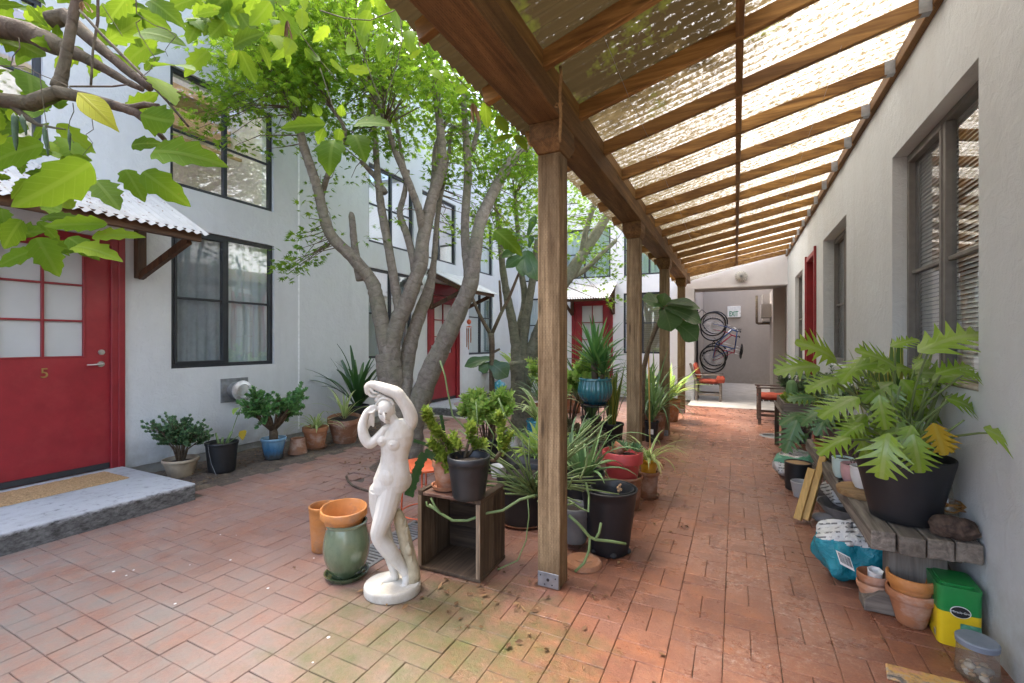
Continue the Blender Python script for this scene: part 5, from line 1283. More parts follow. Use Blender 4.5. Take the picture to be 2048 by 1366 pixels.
def soil(parent, r, z, c=(0, 0, 0)):
    b = MB(); b.lathe([(r, z - .006), (r * .8, z + U(-.004, .004)), (r * .4, z + .008), (0, z + .010)], 24, c)
    return b.build('soil', M['soil'], parent, smooth=True, local=True)
def saucer(parent, mat, r, h=.025, z=0.0, name='saucer'):
    b = MB(); b.lathe([(0, z), (r * .86, z), (r, z + h), (r - .008, z + h), (r * .84, z + .008), (0, z + .008)], 36); return b.build(name, M[mat], parent, smooth=True, local=True, auto=50)
def potted(label, loc, mat, rb, rt, h, name='potted_plant', cat='potted plant', soil_in=.035, group=None, sauc=None, **kw):
    t = thing(name, label, cat, loc, group)
    z0 = 0.0
    if sauc: saucer(t, sauc, rb + .035); z0 = .010
    potpart(t, mat, rb, rt, h, z0=z0, **kw)
    if soil_in is not None: soil(t, rt - .008 - (rt - rb) * soil_in / h, z0 + h - soil_in)
    return t
def put(bm, name, mat, t, **kw): return bm.build(name, mat, t, local=True, **kw)
def V3(x, y, z): return Vector((x, y, z))
def rosette(bm, c, d, n, L_, hw, r=None, outline=O_OBOV, open_=.6, bend=.0):
    c = Vector(c); d = Vector(d).normalized(); e = d.orthogonal().normalized(); f = d.cross(e)
    for i in range(n):
        a = i * 2.399 + U(-.2, .2); op = open_ * (0.35 + .75 * i / n)
        v = (d * math.cos(op * 1.5) + (e * math.cos(a) + f * math.sin(a)) * math.sin(op * 1.5)).normalized()
        blade(bm, c - d * L_ * .5 * i / n, c - d * L_ * .5 * i / n + v * L_ * U(.8, 1.1), hw, outline, d, bend, .25, U(0, 1) if r is None else min(1, max(0, r + U(-.25, .25))))
def shrubby(t, z0, cr, ch, nst, mat_leaf, leaf_l, leaf_w, rad=.012, tips=5, seed=1, rn=7, c=(0, 0), squash=.7, stem='brown_stem', open_=.6, lean=(0, 0)):
    random.seed(seed); stb = MB(); lf = MB()
    for i in range(nst):
        a = 2 * math.pi * i / nst + U(-.4, .4)
        tip = V3(c[0] + lean[0] + cr * U(.35, .75) * math.cos(a), c[1] + lean[1] + cr * U(.35, .75) * math.sin(a) * squash, z0 + ch * U(.45, .85))
        mid = V3(c[0] + tip.x * .35, c[1] + tip.y * .35, z0 + ch * .28); b0 = V3(c[0] + .02 * math.cos(a), c[1] + .02 * math.sin(a), z0 - .02)
        stb.tube([b0, mid, tip], [rad, rad * .75, rad * .45], 7, wob=.06)
        for k in range(tips):
            q = mid.lerp(tip, U(.45, 1)); d = (V3(math.cos(a), math.sin(a) * squash, .5) + rvec() * 1.0); d.z = abs(d.z) + .15; d.normalize(); e = q + d * cr * U(.18, .48)
            stb.tube([q, (q + e) / 2 + rvec() * .01, e], [rad * .45, rad * .35, rad * .22], 5)
            for m in range(3): rosette(lf, q.lerp(e, .45 + .275 * m), (d + UP * .4).normalized(), rn, leaf_l, leaf_w, None, O_OVAL if leaf_w / leaf_l > .25 else O_OBOV, open_)
    put(stb, 'stems', M[stem], t, smooth=True); put(lf, 'foliage', L[mat_leaf], t)
def clump(t, z0, n, mat, Ls, hw, lean, droop, spread=.03, outline=O_STRAP, seed=2, azr=(0, 6.283), name='foliage', c=(0, 0), fold=.25, kink=None):
    random.seed(seed); b = MB()
    for i in range(n):
        a = U(*azr); s = U(0, spread)
        arch(b, (c[0] + s * math.cos(a), c[1] + s * math.sin(a), z0), a + U(-.3, .3), U(*Ls), U(*lean), U(*droop), hw * U(.75, 1.1), None, outline, 10, fold, kink if kink and random.random() < .3 else None)
    return put(b, name, L[mat], t, smooth=True)

# --- row in the bed along the pale wall
t = potted('beige plastic bowl planter with a small rounded jade shrub beside the step', (-5.12, 2.70, .012), 'beige_plastic', .105, .150, .19, rim=.035, lip=.012)
shrubby(t, .15, .36, .46, 15, 'smalljade', .030, .0105, .010, 16, 4, 8)
t = potted('black plastic tub of cut stems with one wilting leaf against the pale wall', (-4.93, 3.00, .012), 'black_plastic', .125, .150, .32, rim=.03)
b = MB()
for x, y, dx, dy, l in ((.03, .02, .3, .25, .16), (-.05, 0, -.6, .1, .13), (.06, -.04, .5, -.2, .12), (-.02, .05, .1, .4, .14)): b.tube([(x, y, .27), (x + dx * l * .5, y + dy * l * .5, .27 + l * .5), (x + dx * l, y + dy * l, .27 + l * .95)], [.013, .012, .011], 8, wob=.08)
b.tube([(-.02, .05, .27), (.02, .10, .42), (.03, .16, .60), (.05, .18, .66)], [.006, .005, .004, .004], 6); b.tube([(.06, -.02, .28), (.12, .08, .36), (.16, .14, .41)], .004, 6)
put(b, 'stems', M['pale_stem'], t, smooth=True)
b = MB(); blade(b, (.05, .18, .66), (.10, .06, .60), .05, O_LOBED2, (0, -.5, .8), .15, .3, .6); put(b, 'foliage', L['lime'], t, smooth=True)
b = MB(); blade(b, (.16, .14, .43), (.20, .10, .33), .045, O_LOBED2, (.5, -.8, .2), .1, .3, .7); blade(b, (.16, .14, .42), (.14, .10, .36), .035, O_LOBED2, (.5, -.8, .2), .1, .3, .9); put(b, 'yellow_leaf', L['yellowed'], t, smooth=True)
b = MB(); b.tube([(.02, -.155, .33), (.05, -.165, .25), (.09, -.16, .12), (.16, -.155, .02)], .0025, 5); put(b, 'dripper_hose', M['grey_plastic'], t)
t = potted('blue glazed pot with a gnarled jade bonsai under the round vent', (-4.92, 3.60, .012), 'blue_glaze', .105, .132, .25, rim=.035, lip=.012)
random.seed(9); stb = MB(); lf = MB()
stb.tube([(0, 0, .2), (.0, 0, .30), (-.02, 0, .38)], [.05, .045, .038], 10, wob=.08)
for i in range(15):
    a = 2 * math.pi * i / 15 + U(-.3, .3); e = V3(.34 * U(.45, 1) * math.cos(a) * .72, .40 * U(.45, 1) * math.sin(a), U(.42, .78)); m = V3(e.x * .35, e.y * .35, .40 + U(0, .10))
    stb.tube([(-.01, 0, .33), m, m.lerp(e, .6) + rvec() * .03, e], [.026, .018, .013, .009], 7, wob=.1)
    for k in range(11):
        q = m.lerp(e, U(.4, 1)); d = (rvec() + UP * .8 + V3(math.cos(a), math.sin(a), 0) * .5).normalized(); f = q + d * U(.05, .15); stb.tube([q, f], [.006, .004], 5)
        for z in range(3): rosette(lf, q.lerp(f, .3 + .4 * z), d, 10, .044, .013, None, O_OBOV, .7)
put(stb, 'stems', M['brown_stem'], t, smooth=True); put(lf, 'foliage', L['jade'], t)
t = thing('terracotta_pot', 'upturned small terracotta pot between the blue pot and the spider plant pot', 'pot', (-4.88, 3.90, .012)); potpart(t, 'terra_brown', .112, .085, .19, rim=.02, lip=0)
t = potted('terracotta pot on a saucer with an arching spider plant by the pale wall', (-4.92, 4.20, .012), 'terra', .11, .145, .27, rim=.06, lip=.014, sauc='terra_brown')
clump(t, .25, 34, 'spider', (.25, .50), .010, (.5, 1.2), (1.2, 2.6), .03, seed=3)
t = potted('big leaning terracotta pot of long pale grassy leaves by the pale wall', (-4.84, 4.62, .012), 'terra_brown', .145, .205, .36, rim=.075, lip=.016); t.rotation_euler = (RAD(6), RAD(5), 0)
clump(t, .34, 20, 'spider', (.3, .55), .013, (.1, .8), (.5, 1.6), .03, seed=5); b = MB(); b.tube([(0, 0, .3), (0, 0, .46)], [.03, .022], 10); put(b, 'stems', M['brown_stem'], t)
t = potted('tall black pot of wide dark strap leaves in the wall corner', (-5.08, 5.10, .012), 'nursery_plastic', .13, .16, .44, rim=.03)
clump(t, .42, 44, 'strap', (.5, 1.0), .034, (.05, .75), (.3, 1.3), .05, seed=6, outline=[.5, .75, .95, 1, .98, .9, .7, .3])
# --- pots by the statue
t = thing('glazed_pot', 'round sage green glazed pot on its saucer beside the statue', 'pot', (-2.09, 2.01, .002)); saucer(t, 'sage', .128, .028); potpart(t, 'sage', .085, .112, .315, rim=.02, lip=.006, z0=.010, bulge=.036, n=48)
c = at(688, 1008, Z=.42); t = thing('terracotta_pot', 'orange terracotta pot sitting in the mouth of the sage green pot', 'pot', (c.x, c.y, .245)); potpart(t, 'terra_orange', .088, .118, .165, rim=.05, lip=.016); t.rotation_euler = (RAD(3), RAD(3), 0)
c = gnd(648, 1105); t = thing('terracotta_pot', 'tall narrow terracotta pot standing half hidden behind the sage green pot', 'pot', (c.x - .05, c.y + .04, 0)); potpart(t, 'terra_orange', .074, .092, .30, rim=.02, lip=.002)
# drain
t = thing('drain_grate', 'slotted grey metal drain grate set in the bricks behind the statue', 'drain', (-2.0, 2.4, 0)); b = MB()
c = gnd(790, 1085); x0, y0 = c.x - .13, c.y - .40
for i in range(22): y = y0 + i * .034; b.box((x0 + .025, y, .001), (x0 + .195, y + .019, .005))
b.box((x0, y0 - .03, .001), (x0 + .024, y0 + .77, .006)); b.box((x0 + .196, y0 - .03, .001), (x0 + .22, y0 + .77, .006)); b.build('slats', M['galv'], t)
b = MB(); b.box((x0, y0 - .03, -.004), (x0 + .22, y0 + .77, .0008)); b.build('channel', M['black_rubber'], t)
b = MB(); pts = [at(x, y, Z=.012) for x, y in ((693,952),(697,962),(706,970),(720,976),(738,981),(756,983))]
b.tube(pts, .011, 7, wob=.15); tag(b.build('root', M['bark_dark'], smooth=True), 'curved exposed maple root lifting the bricks', 'root')
# orange stool
c = gnd(848, 1052); t = thing('stool', 'low round orange metal stool behind the statue and the crate', 'stool', (c.x, c.y, 0)); zt = .475
b = MB(); b.lathe([(0, zt), (.195, zt), (.20, zt - .004), (.20, zt - .016), (.19, zt - .018), (.19, zt - .006), (0, zt - .006)], 36); put(b, 'tabletop', M['orange_metal'], t, smooth=True, auto=40)
for k in range(4):
    a = .55 + k * math.pi / 2; b = MB(); b.tube([(.15 * math.cos(a), .15 * math.sin(a), zt - .007), (.175 * math.cos(a), .175 * math.sin(a), .003)], .0065, 8); put(b, 'leg', M['orange_metal'], t, smooth=True)
b = MB(); b.tube([(.168 * math.cos(2 * math.pi * k / 24), .168 * math.sin(2 * math.pi * k / 24), .12) for k in range(25)], .005, 6); put(b, 'ring', M['orange_metal'], t, smooth=True)
# crate
t = thing('wooden_crate', 'dark weathered open-fronted wooden crate standing on end beside the statue', 'crate', (-1.545, 2.44, 0)); t.rotation_euler = (0, 0, RAD(2))
cw, cd, ch = .43, .34, .475
for sx in (-1, 1):
    b = MB()
    for k in range(2):
        y = -cd / 2 + k * cd / 2; xs = sorted((sx * cw / 2, sx * (cw / 2 - .022))); b.box((xs[0], y + .001, .024), (xs[1], y + cd / 2 - .002, ch - .02), r=U(0, 1))
    put(b, 'side_panel', M['crate_wood_z'], t, bevel=.002)
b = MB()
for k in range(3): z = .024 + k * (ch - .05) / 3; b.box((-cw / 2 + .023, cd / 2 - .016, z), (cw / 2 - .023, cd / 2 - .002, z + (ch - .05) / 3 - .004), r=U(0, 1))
put(b, 'back_planks', wood('shaded_crate_back_wood', (.03, .02, .014), (.10, .07, .048), 'x', .8, 18), t, bevel=.002)  # back planks darkened in the colour to deepen the crate's interior shade
for sx in (-1, 1):
    xs = sorted((sx * (cw / 2 + .002), sx * (cw / 2 - .025))); b = MB(); b.box((xs[0], -cd / 2 - .006, .024), (xs[1], -cd / 2 + .0005, ch - .02), r=0.0); put(b, 'front_strip', wood('worn_edge_wood', (.12, .08, .05), (.34, .25, .165), 'z', .8, 22), t, bevel=.002)
b = MB(); b.box((-cw / 2 - .002, -cd / 2, 0.003), (cw / 2 + .002, cd / 2, .023)); put(b, 'bottom_board', M['crate_wood'], t, bevel=.002)
b = MB(); b.box((-cw / 2 + .03, -cd / 2 + .002, ch - .019), (cw / 2 - .05, cd / 2 - .002, ch)); put(b, 'top_board', plain('rusty_tray', (.13, .06, .04), .5, var=.3, scale=12, bump=.2, dirt=(.3, .2, .15), dirt_amt=.6), t, bevel=.002)
b = MB(); b.box((-cw / 2 - .004, -cd / 2, ch - .0195), (-cw / 2 + .029, cd / 2, ch + .012)); put(b, 'batten', M['crate_wood'], t, bevel=.002)
b = MB(); b.box((cw / 2 - .049, -cd / 2, ch - .0195), (cw / 2 + .004, cd / 2, ch + .006)); put(b, 'batten', M['crate_wood'], t, bevel=.002)
# plants on the crate
c = at(925, 1000, Z=.482); t = potted('black nursery pot of lime green succulent stems standing on the crate', (c.x, c.y + .07, .482), 'nursery_plastic', .095, .122, .245, rim=.04, lip=.004, rib=(.006, 12, 3, 9))
random.seed(12); stb = MB(); lf = MB(); A0 = Vector((c.x, c.y + .07, .482))
def loc_(px, py, d): return at(px, py, D=d) - A0
for pts, n in ((((905,925),(890,890),(872,862),(858,838),(852,822)), 26), (((915,920),(900,890),(885,880)), 12), (((928,920),(938,880),(940,862),(944,848)), 14), (((960,918),(990,920),(1006,900),(1004,870),(1000,845),(996,830)), 18), (((920,920),(905,900),(892,905),(880,915)), 14), (((930,918),(950,890),(968,885)), 8), (((910,920),(880,900),(862,885)), 12), (((925,915),(915,890),(905,870)), 8), (((990,918),(1005,895),(1018,868)), 8), (((900,918),(893,925),(897,938)), 8)):
    P_ = [loc_(x, y, 2.78 + .03 * math.sin(x)) for x, y in pts]; stb.tube(P_, [.010 - .0008 * i for i in range(len(P_))], 7, wob=.08)
    for k in range(int(n * 1.5)):
        u = .40 + .60 * k / (n * 1.5); x = u * (len(P_) - 1); i = min(int(x), len(P_) - 2); q = P_[i].lerp(P_[i+1], x - i) + rvec() * .012; rosette(lf, q, (P_[i+1] - P_[i]).normalized() + UP * .7 + rvec() * .5, 9, U(.036, .058), .0115, U(.1, .95), O_OBOV, .85, .05)
put(stb, 'stems', M['brown_stem'], t, smooth=True); put(lf, 'foliage', L['succ'], t)
c = at(884, 985, Z=.482); t = potted('small terracotta pot on a saucer half hidden behind the black nursery pot on the crate', (c.x - .035, c.y + .10, .482), 'terra', .062, .082, .17, rim=.045, lip=.008, sauc='terra_pale')
A0 = Vector(t.location); b = MB()
for pts, w in ((((880,915),(850,905),(838,930),(828,960),(818,990)), .032), (((885,915),(870,895),(845,885),(828,880)), .012), (((885,910),(890,880),(886,850),(882,830)), .012)):
    P_ = [loc_(x, y, 2.85) for x, y in pts]
    for i in range(len(P_) - 1):
        for k in range(4):
            p, q = P_[i].lerp(P_[i+1], k / 4), P_[i].lerp(P_[i+1], (k + 1.15) / 4); blade(b, p, q, w * (1.0 if k % 2 else .82), [.85, 1, .9], CFWD * -1, 0, .1, .2)
put(b, 'foliage', L['strap'], t)
# large pot with trailing rod cactus behind the crate
c = gnd(1035, 1045); t = potted('large black tub of long pencil-thin cactus stems on a terracotta saucer behind the crate', (c.x + .02, c.y + .06, 0), 'black_plastic', .17, .205, .38, rim=.05, lip=.008, sauc='terra_brown')
A0 = Vector(t.location); random.seed(15); b = MB()
root_ = at(1068, 985, D=2.95) - A0
for i in range(64):
    a = U(-3.3, .3) if i < 58 else U(-.3, .8); l = U(.22, .66); dz = U(-.15, 1.15)
    e = root_ + CRIGHT * (math.cos(a) * l * .9) + CFWD * (math.sin(a) * l * .5) + UP * (dz * l * .9); m = root_.lerp(e, .5) + UP * .03 + rvec() * .02
    b.tube([root_ + rvec() * .03, m, e], [.0068, .0058, .0035], 6, r=U(0, 1))
for pts, w in ((((1070,990),(1040,998),(1005,1020),(975,1025),(935,1040),(905,1040),(880,1025),(858,1008)), .0085), (((882,1025),(870,1012),(862,995)), .007), (((865,1015),(854,1010),(853,1002)), .006), (((1055,990),(1058,1030),(1052,1080),(1035,1120),(995,1138)), .004), (((960,900),(935,860),(905,830),(895,780),(890,750),(880,720)), .0055), (((1010,905),(975,880),(940,880)), .005), (((955,880),(955,840),(952,802)), .0045), (((1080,920),(1040,870),(1010,830),(997,795)), .0055), (((980,910),(988,870),(970,838)), .004), (((1075,1000),(1095,1020),(1115,1030)), .006), (((1100,1030),(1130,1010),(1150,1005)), .005)):
    b.tube([at(x, y, D=2.70 if y > 975 else 2.9) - A0 for x, y in pts], w, 8, wob=.05)
put(b, 'stems', M['pale_stem'], t, smooth=True)
c = at(985, 945, Z=.40); t = thing('plastic_tub', 'small white plastic tub on the soil of the big black cactus tub', 'tub', (c.x, c.y + .1, .345)); potpart(t, 'white_ceramic', .055, .062, .09, rim=.01, lip=.003, th=.004)
# --- right of the post
c = gnd(1213, 1112); CB = Vector((c.x - .01, c.y + .10, 0)); t = thing('plant_pot', 'big empty black pot with a smaller black pot inside it beside the first post', 'pot', CB); potpart(t, 'dark_planter', .128, .183, .425, rim=.02, lip=.004, th=.008); t2 = t
b = MB()
for k in range(3): a = -2.2 + k * 1.1; b.ball((.125 * math.cos(a), .125 * math.sin(a), .02), .025, .02, .02, 10)
put(b, 'foot', M['black_rubber'], t2, smooth=True)
t = thing('plant_pot', 'smaller black nursery pot nested inside the big black pot', 'pot', CB + V3(.02, .0, .165)); potpart(t, 'nursery_plastic', .10, .138, .262, rim=.035, lip=.006, th=.006)
c = gnd(1162, 1135); t = thing('pot_saucer', 'terracotta saucer lying on the bricks between the post and the black pot', 'saucer', (c.x, c.y + .05, 0)); b = MB(); b.lathe([(0, .04), (.085, .04), (.095, .032), (.105, .03), (.115, .012), (.115, .002), (0, .002)], 36); put(b, 'dish', M['terra_pale'], t, smooth=True, auto=40)
b = MB(); b.lathe([(.06, .0405), (.066, .046), (.058, .048), (0, .046)], 30); put(b, 'foot_ring', M['terra_pale'], t, smooth=True, auto=40)
c = gnd(1140, 1105); t = potted('grey plastic pot with trailing rod cactus hidden partly by the first post', (c.x, c.y + .09, .05), 'grey_plastic', .082, .105, .24, rim=.06, lip=.01)
A0 = Vector(t.location); b = MB()
for pts, w in ((((1138,1030),(1160,1050),(1178,1072),(1190,1078),(1225,1082),(1252,1087)), .0085), (((1190,1078),(1198,1065),(1202,1045)), .0078), (((1180,1072),(1178,1100),(1168,1125),(1150,1142)), .0075), (((1137,1000),(1160,1015),(1177,1022),(1178,990),(1172,965)), .007), (((1137,975),(1145,955),(1158,950),(1160,958),(1172,930),(1176,900),(1172,888)), .0065)):
    b.tube([at(x, y, D=2.62 if y > 1020 else 2.75) - A0 for x, y in pts], w, 8, wob=.05)
put(b, 'stems', M['pale_stem'], t, smooth=True)
c = gnd(1163, 1060); t = potted('grey-black pot holding a spiky green aloe behind the big black pot', (c.x - .01, c.y + .08, 0), 'nursery_plastic', .125, .152, .42, rim=.03)
random.seed(17); b = MB()
for i in range(22): a = i * 2.4; arch(b, (.03 * math.cos(a), .03 * math.sin(a), .38), a, U(.28, .45), .15 + .9 * i / 22, U(-.1, .5) if i < 16 else U(1.2, 2.4), .028, U(0, 1), [1, .95, .85, .7, .5, .25, .03], 8, .45)
arch(b, (.03, 0, .38), .25, .62, .5, 2.5, .02, .3, n=12); arch(b, (.03, .02, .38), .0, .70, .3, 2.2, .016, .5, n=12); put(b, 'foliage', L['aloe'], t, smooth=True)
c = gnd(1242, 1020); CT2 = Vector((c.x - .01, c.y + .10, 0)); t = thing('terracotta_pot', 'wide brown terracotta pot holding the red plastic pot', 'pot', CT2); potpart(t, 'terra_brown', .135, .160, .275, rim=.025, lip=.006)
t = potted('faded red plastic pot of blue-green succulents set in the terracotta pot', CT2 + V3(0, 0, .20), 'red_plastic', .115, .146, .275, rim=.095, lip=.022)
random.seed(19); b = MB()
for i in range(9): p = V3(.03 + .10 * math.cos(i * 1.1), .05 * math.sin(i * 1.7), .275); rosette(b, p + V3(0, 0, .03), rvec() * .5 + UP, 16, .065, .008, U(.2, .8), O_OVAL, .8, -.05)
put(b, 'foliage', L['smalljade'], t)
t = thing('terracotta_pot', 'little terracotta pot lying tilted on the soil of the red pot', 'pot', CT2 + V3(-.05, -.04, .455)); potpart(t, 'terra', .040, .055, .085, rim=.02, lip=.004, th=.006, tilt=Matrix.Rotation(RAD(38), 3, 'Y')); t.rotation_euler = (0, 0, .5)
b = MB(); 
for k in range(6): b.ball((CB.x + .08 + U(-.012, .012), CB.y - .05, .425 + k * .008), .012 - k * .001, n=8, jit=.2)
tag(b.build('dried_seed_head', plain('dry_tan', (.45, .28, .15), .9, var=.3, scale=60, bump=.4), smooth=True), 'tan dried seed head balanced on the rim of the nested black pot', 'seed head')
c = gnd(1294, 997); CY = Vector((c.x, c.y + .08, 0)); t = thing('terracotta_pot', 'ridged brown terracotta pot on a saucer under the yellow pot', 'pot', CY); saucer(t, 'terra_brown', .098, .028); potpart(t, 'terra_brown', .070, .082, .22, rim=.035, lip=.008, z0=.010)
t = potted('yellow glazed pot of striped spider plant nested in the ridged terracotta pot', CY + V3(0, 0, .155), 'yellow_glaze', .060, .076, .185, rim=.025, lip=.004)
clump(t, .17, 40, 'spider', (.22, .46), .009, (.35, 1.2), (1.0, 2.6), .025, seed=8)
# --- planting strip deeper between the posts
c = gnd(1190, 905); t = thing('plant_stand', 'black wire plant stand under the teal ribbed pot', 'plant stand', (c.x, c.y, 0)); b = MB()
for k in range(6): a = k * math.pi / 3; b.tube([(.17 * math.cos(a), .17 * math.sin(a), .60), (.14 * math.cos(a), .14 * math.sin(a), .3), (.19 * math.cos(a), .19 * math.sin(a), .003)], .006, 6)
for z, r in ((.598, .17), (.3, .14)): b.tube([(r * math.cos(2 * math.pi * k / 20), r * math.sin(2 * math.pi * k / 20), z) for k in range(21)], .006, 6)
b.tube([(-.17, 0, .598), (.17, 0, .598)], .006, 6); b.tube([(0, -.17, .597), (0, .17, .597)], .006, 6); put(b, 'frame', M['black_metal'], t)
t = potted('teal ribbed glazed pot with a spiky yucca raised on a wire stand', (c.x, c.y, .606), 'teal_glaze', .13, .185, .33, rim=.03, lip=.022, bulge=.055, n=168, rib=(.022, 24, 3, 10), sauc='teal_glaze')
random.seed(23); b = MB()
stb = MB(); stb.tube([(0, 0, .28), (-.01, .0, .50), (0, .01, .62)], [.045, .04, .035], 10, wob=.05); stb.tube([(.07, .03, .28), (.10, .04, .48)], [.025, .02], 8); put(stb, 'stems', M['brown_stem'], t, smooth=True)
for cx, cz, n, l in ((0, .60, 40, .62), (.10, .47, 30, .45)):
    for i in range(n): a = i * 2.4; arch(b, (cx + .02 * math.cos(a), .02 * math.sin(a), cz - .10 * i / n), a, l * U(.65, 1.0), .08 + 1.25 * i / n, U(.0, .6), .020, U(0, 1), [.6, .85, 1, .95, .8, .5, .03], 8, .5)
put(b, 'foliage', L['yucca'], t, smooth=True)
t = thing('leafy_shrub', 'bright green leafy shrub growing behind the yucca between the first two posts', 'shrub', (-2.1, 6.1, 0)); shrubby(t, .1, .62, 1.35, 12, 'lime', .10, .032, .012, 9, 41, 6, open_=.85)
t = thing('leafy_shrub', 'low purplish-leaved shrub on the ground under the teal pot', 'shrub', (-1.55, 4.95, 0)); shrubby(t, .05, .30, .46, 11, 'purple', .055, .016, .007, 9, 43, 7, open_=.9)
# ledge of stone blocks with a row of pots
t = thing('stone_block', 'rough grey stone block carrying the cobalt pot behind the cactus tub', 'block', (-2.05, 4.75, 0)); b = MB(); b.box((-.42, -.16, 0.003), (.30, .18, .24)); put(b, 'body', M['stone'], t, bevel=.02, seg=3)
c = at(1060, 862, Z=.243); t = potted('cobalt blue glazed pot of cream-edged arching leaves on the stone block', (-2.02, 4.80, .242), 'cobalt_glaze', .10, .135, .27, rim=.035, lip=.012, bulge=.02)
clump(t, .25, 26, 'spider', (.35, .62), .026, (.3, 1.0), (1.1, 2.4), .04, seed=9)
c = at(1028, 892, Z=.245); t = potted('small white ceramic pot of trailing green fingers on the stone block', (c.x, c.y, .243), 'white_ceramic', .05, .065, .13, rim=.015, lip=.003)
random.seed(5); b = MB()
for i in range(40): a = U(0, 6.28); arch(b, (.03 * math.cos(a), .03 * math.sin(a), .11), a, U(.12, .26), U(.5, 1.3), U(1.5, 3.0), .007, U(.4, 1), n=7)
put(b, 'foliage', L['aloe'], t, smooth=True)
t = potted('terracotta pot of feathery green leaves behind the cobalt pot', (-2.15, 5.25, .0), 'terra', .11, .15, .62, rim=.05, lip=.012); clump(t, .6, 40, 'cordy', (.3, .55), .010, (.1, 1.0), (.3, 1.3), .05, seed=51)
t = potted('dark tub of dense bright leafy stems standing behind the crate', (-2.45, 4.35, 0), 'black_plastic', .13, .16, .30, rim=.03); shrubby(t, .28, .34, .62, 14, 'lime', .075, .020, .009, 12, 101, 7, open_=.85)
t = potted('terracotta pot of arching green grass close behind the first post', (-1.30, 3.75, 0), 'terra', .10, .135, .30, rim=.05, lip=.012); clump(t, .28, 70, 'cordy', (.35, .75), .010, (.1, 1.0), (.5, 2.2), .04, seed=103)
t = potted('grey pot of broad mid-green leaves beside the cobalt pot ledge', (-1.75, 4.15, 0), 'grey_plastic', .11, .14, .28, rim=.03); clump(t, .26, 46, 'lime', (.25, .55), .030, (.1, 1.1), (.3, 1.6), .05, seed=105, outline=O_OVAL)
t = potted('black pot of tall narrow green leaves just beyond the teal pot stand', (-1.9, 6.5, 0), 'black_plastic', .12, .15, .30, rim=.03); clump(t, .28, 60, 'cordy', (.6, 1.3), .018, (.05, .7), (.2, 1.4), .05, seed=107)
# fig saplings
random.seed(27)
def fig_tree(label, base, limbs_, leaves_, d, name='fiddle_leaf_fig'):
    t = thing(name, label, 'fig tree', base); stb = MB(); lf = MB()
    for pts in limbs_: stb.tube([at(x, y, D=d) for x, y, w in pts], [w * .5 * d / 910 for x, y, w in pts], 9, wob=.12)
    stb.build('stems', M['brown_stem'], t, smooth=True)
    for x0, y0, x1, y1, w, nx_, nz in leaves_:
        p, q = at(x0, y0, D=d), at(x1, y1, D=d - .06); n = (CFWD * -1 + UP * nz + CRIGHT * nx_)
        blade(lf, p, q, (q - p).length * w * .5, O_FIDDLE, n, .06, .22, U(.2, .9))
    lf.build('foliage', L['fig'], t, smooth=True); return t
fig_tree('bare-stemmed fig sapling with a few drooping leaves between the two maples', gnd(985, 880), [[(985,885,13),(984,800,12),(983,740,11),(984,690,11),(982,665,13)], [(982,668,9),(968,645,8),(955,620,7),(945,595,7)], [(983,668,8),(1000,630,7),(1020,590,6),(1038,545,5),(1052,505,4)], [(1003,625,5),(1001,590,5),(999,560,4)], [(984,705,6),(1000,697,4)]],
    [(984,715,929,732,.45,.2,.8),(984,728,957,740,.9,0,.5),(978,722,1016,753,.85,.1,.3),(1052,505,1012,535,.5,.2,.6),(1052,500,1045,552,.6,0,.2),(1054,500,1075,560,.55,-.2,.3),(1050,492,990,478,.3,.2,1),(1056,470,1072,430,.4,0,.6),(1045,495,1003,515,.45,.2,.8),(1058,495,1066,470,.5,0,.8),(1052,510,1058,555,.5,.3,.3),(1050,478,1010,462,.3,.1,1)], 6.2)
fig_tree('leaning fig sapling with huge round leaves reaching past the second post', gnd(1284, 880), [[(1284,880,12),(1284,800,11),(1286,740,10),(1298,690,9),(1310,660,8),(1320,640,8),(1326,612,7)]],
    [(1328,612,1284,598,.85,-.2,.9),(1322,612,1330,585,1.0,0,.8),(1330,608,1400,616,.45,.1,1.0),(1330,615,1403,645,.62,.3,.7),(1326,612,1342,662,1.0,0,.35),(1345,640,1395,680,.75,.1,.25),(1326,605,1392,608,.4,.1,1.0)], 5.15)
# grassy and variegated clumps by the second and third posts
c = gnd(1300, 885); t = potted('black nursery pot with a paper label and tall dark sword leaves by the second post', (c.x, c.y + .1, 0), 'nursery_plastic', .08, .10, .29, rim=.03)
clump(t, .27, 26, 'cordy', (.5, 1.15), .014, (.05, .6), (.1, 1.6), .03, seed=61); b = MB(); b.box((-.02, -.097, .12), (.045, -.0955, .19)); put(b, 'paper_label', M['white_ceramic'], t)
t = potted('brown pot of long drooping grassy blades spilling over the walk by the third post', (-1.06, 6.80, 0), 'terra_brown', .13, .17, .36, rim=.04); clump(t, .35, 60, 'cordy', (.55, 1.15), .013, (.1, 1.0), (1.0, 2.8), .05, seed=62)
t = potted('terracotta pot of bright cream-striped leaves close to the fourth post', (-1.05, 8.45, 0), 'terra', .14, .18, .38, rim=.05, lip=.012); clump(t, .36, 46, 'lime', (.45, .85), .035, (.2, 1.1), (.4, 1.5), .05, seed=63, outline=O_OVAL)
t = potted('dark pot of glossy green peace lily leaves between the third and fourth posts', (-1.35, 7.7, 0), 'black_plastic', .14, .17, .35, rim=.03); clump(t, .33, 50, 'philo_dark', (.45, .9), .04, (.1, 1.0), (.3, 1.5), .05, seed=64, outline=O_OVAL)
t = potted('black pot of stiff upright snake leaves behind the second post', (-1.45, 5.9, 0), 'black_plastic', .12, .15, .34, rim=.03); clump(t, .32, 22, 'snake', (.5, .95), .024, (.0, .35), (.0, .25), .06, seed=65); 
b = MB(); b.beam(at(1300, 900, D=5.2), at(1297, 700, D=5.3), .014, .014); tag(b.build('bamboo_stake', M['yellow_wood']), 'thin tan bamboo stake standing against the second post', 'stake')
c = gnd(1165, 860)
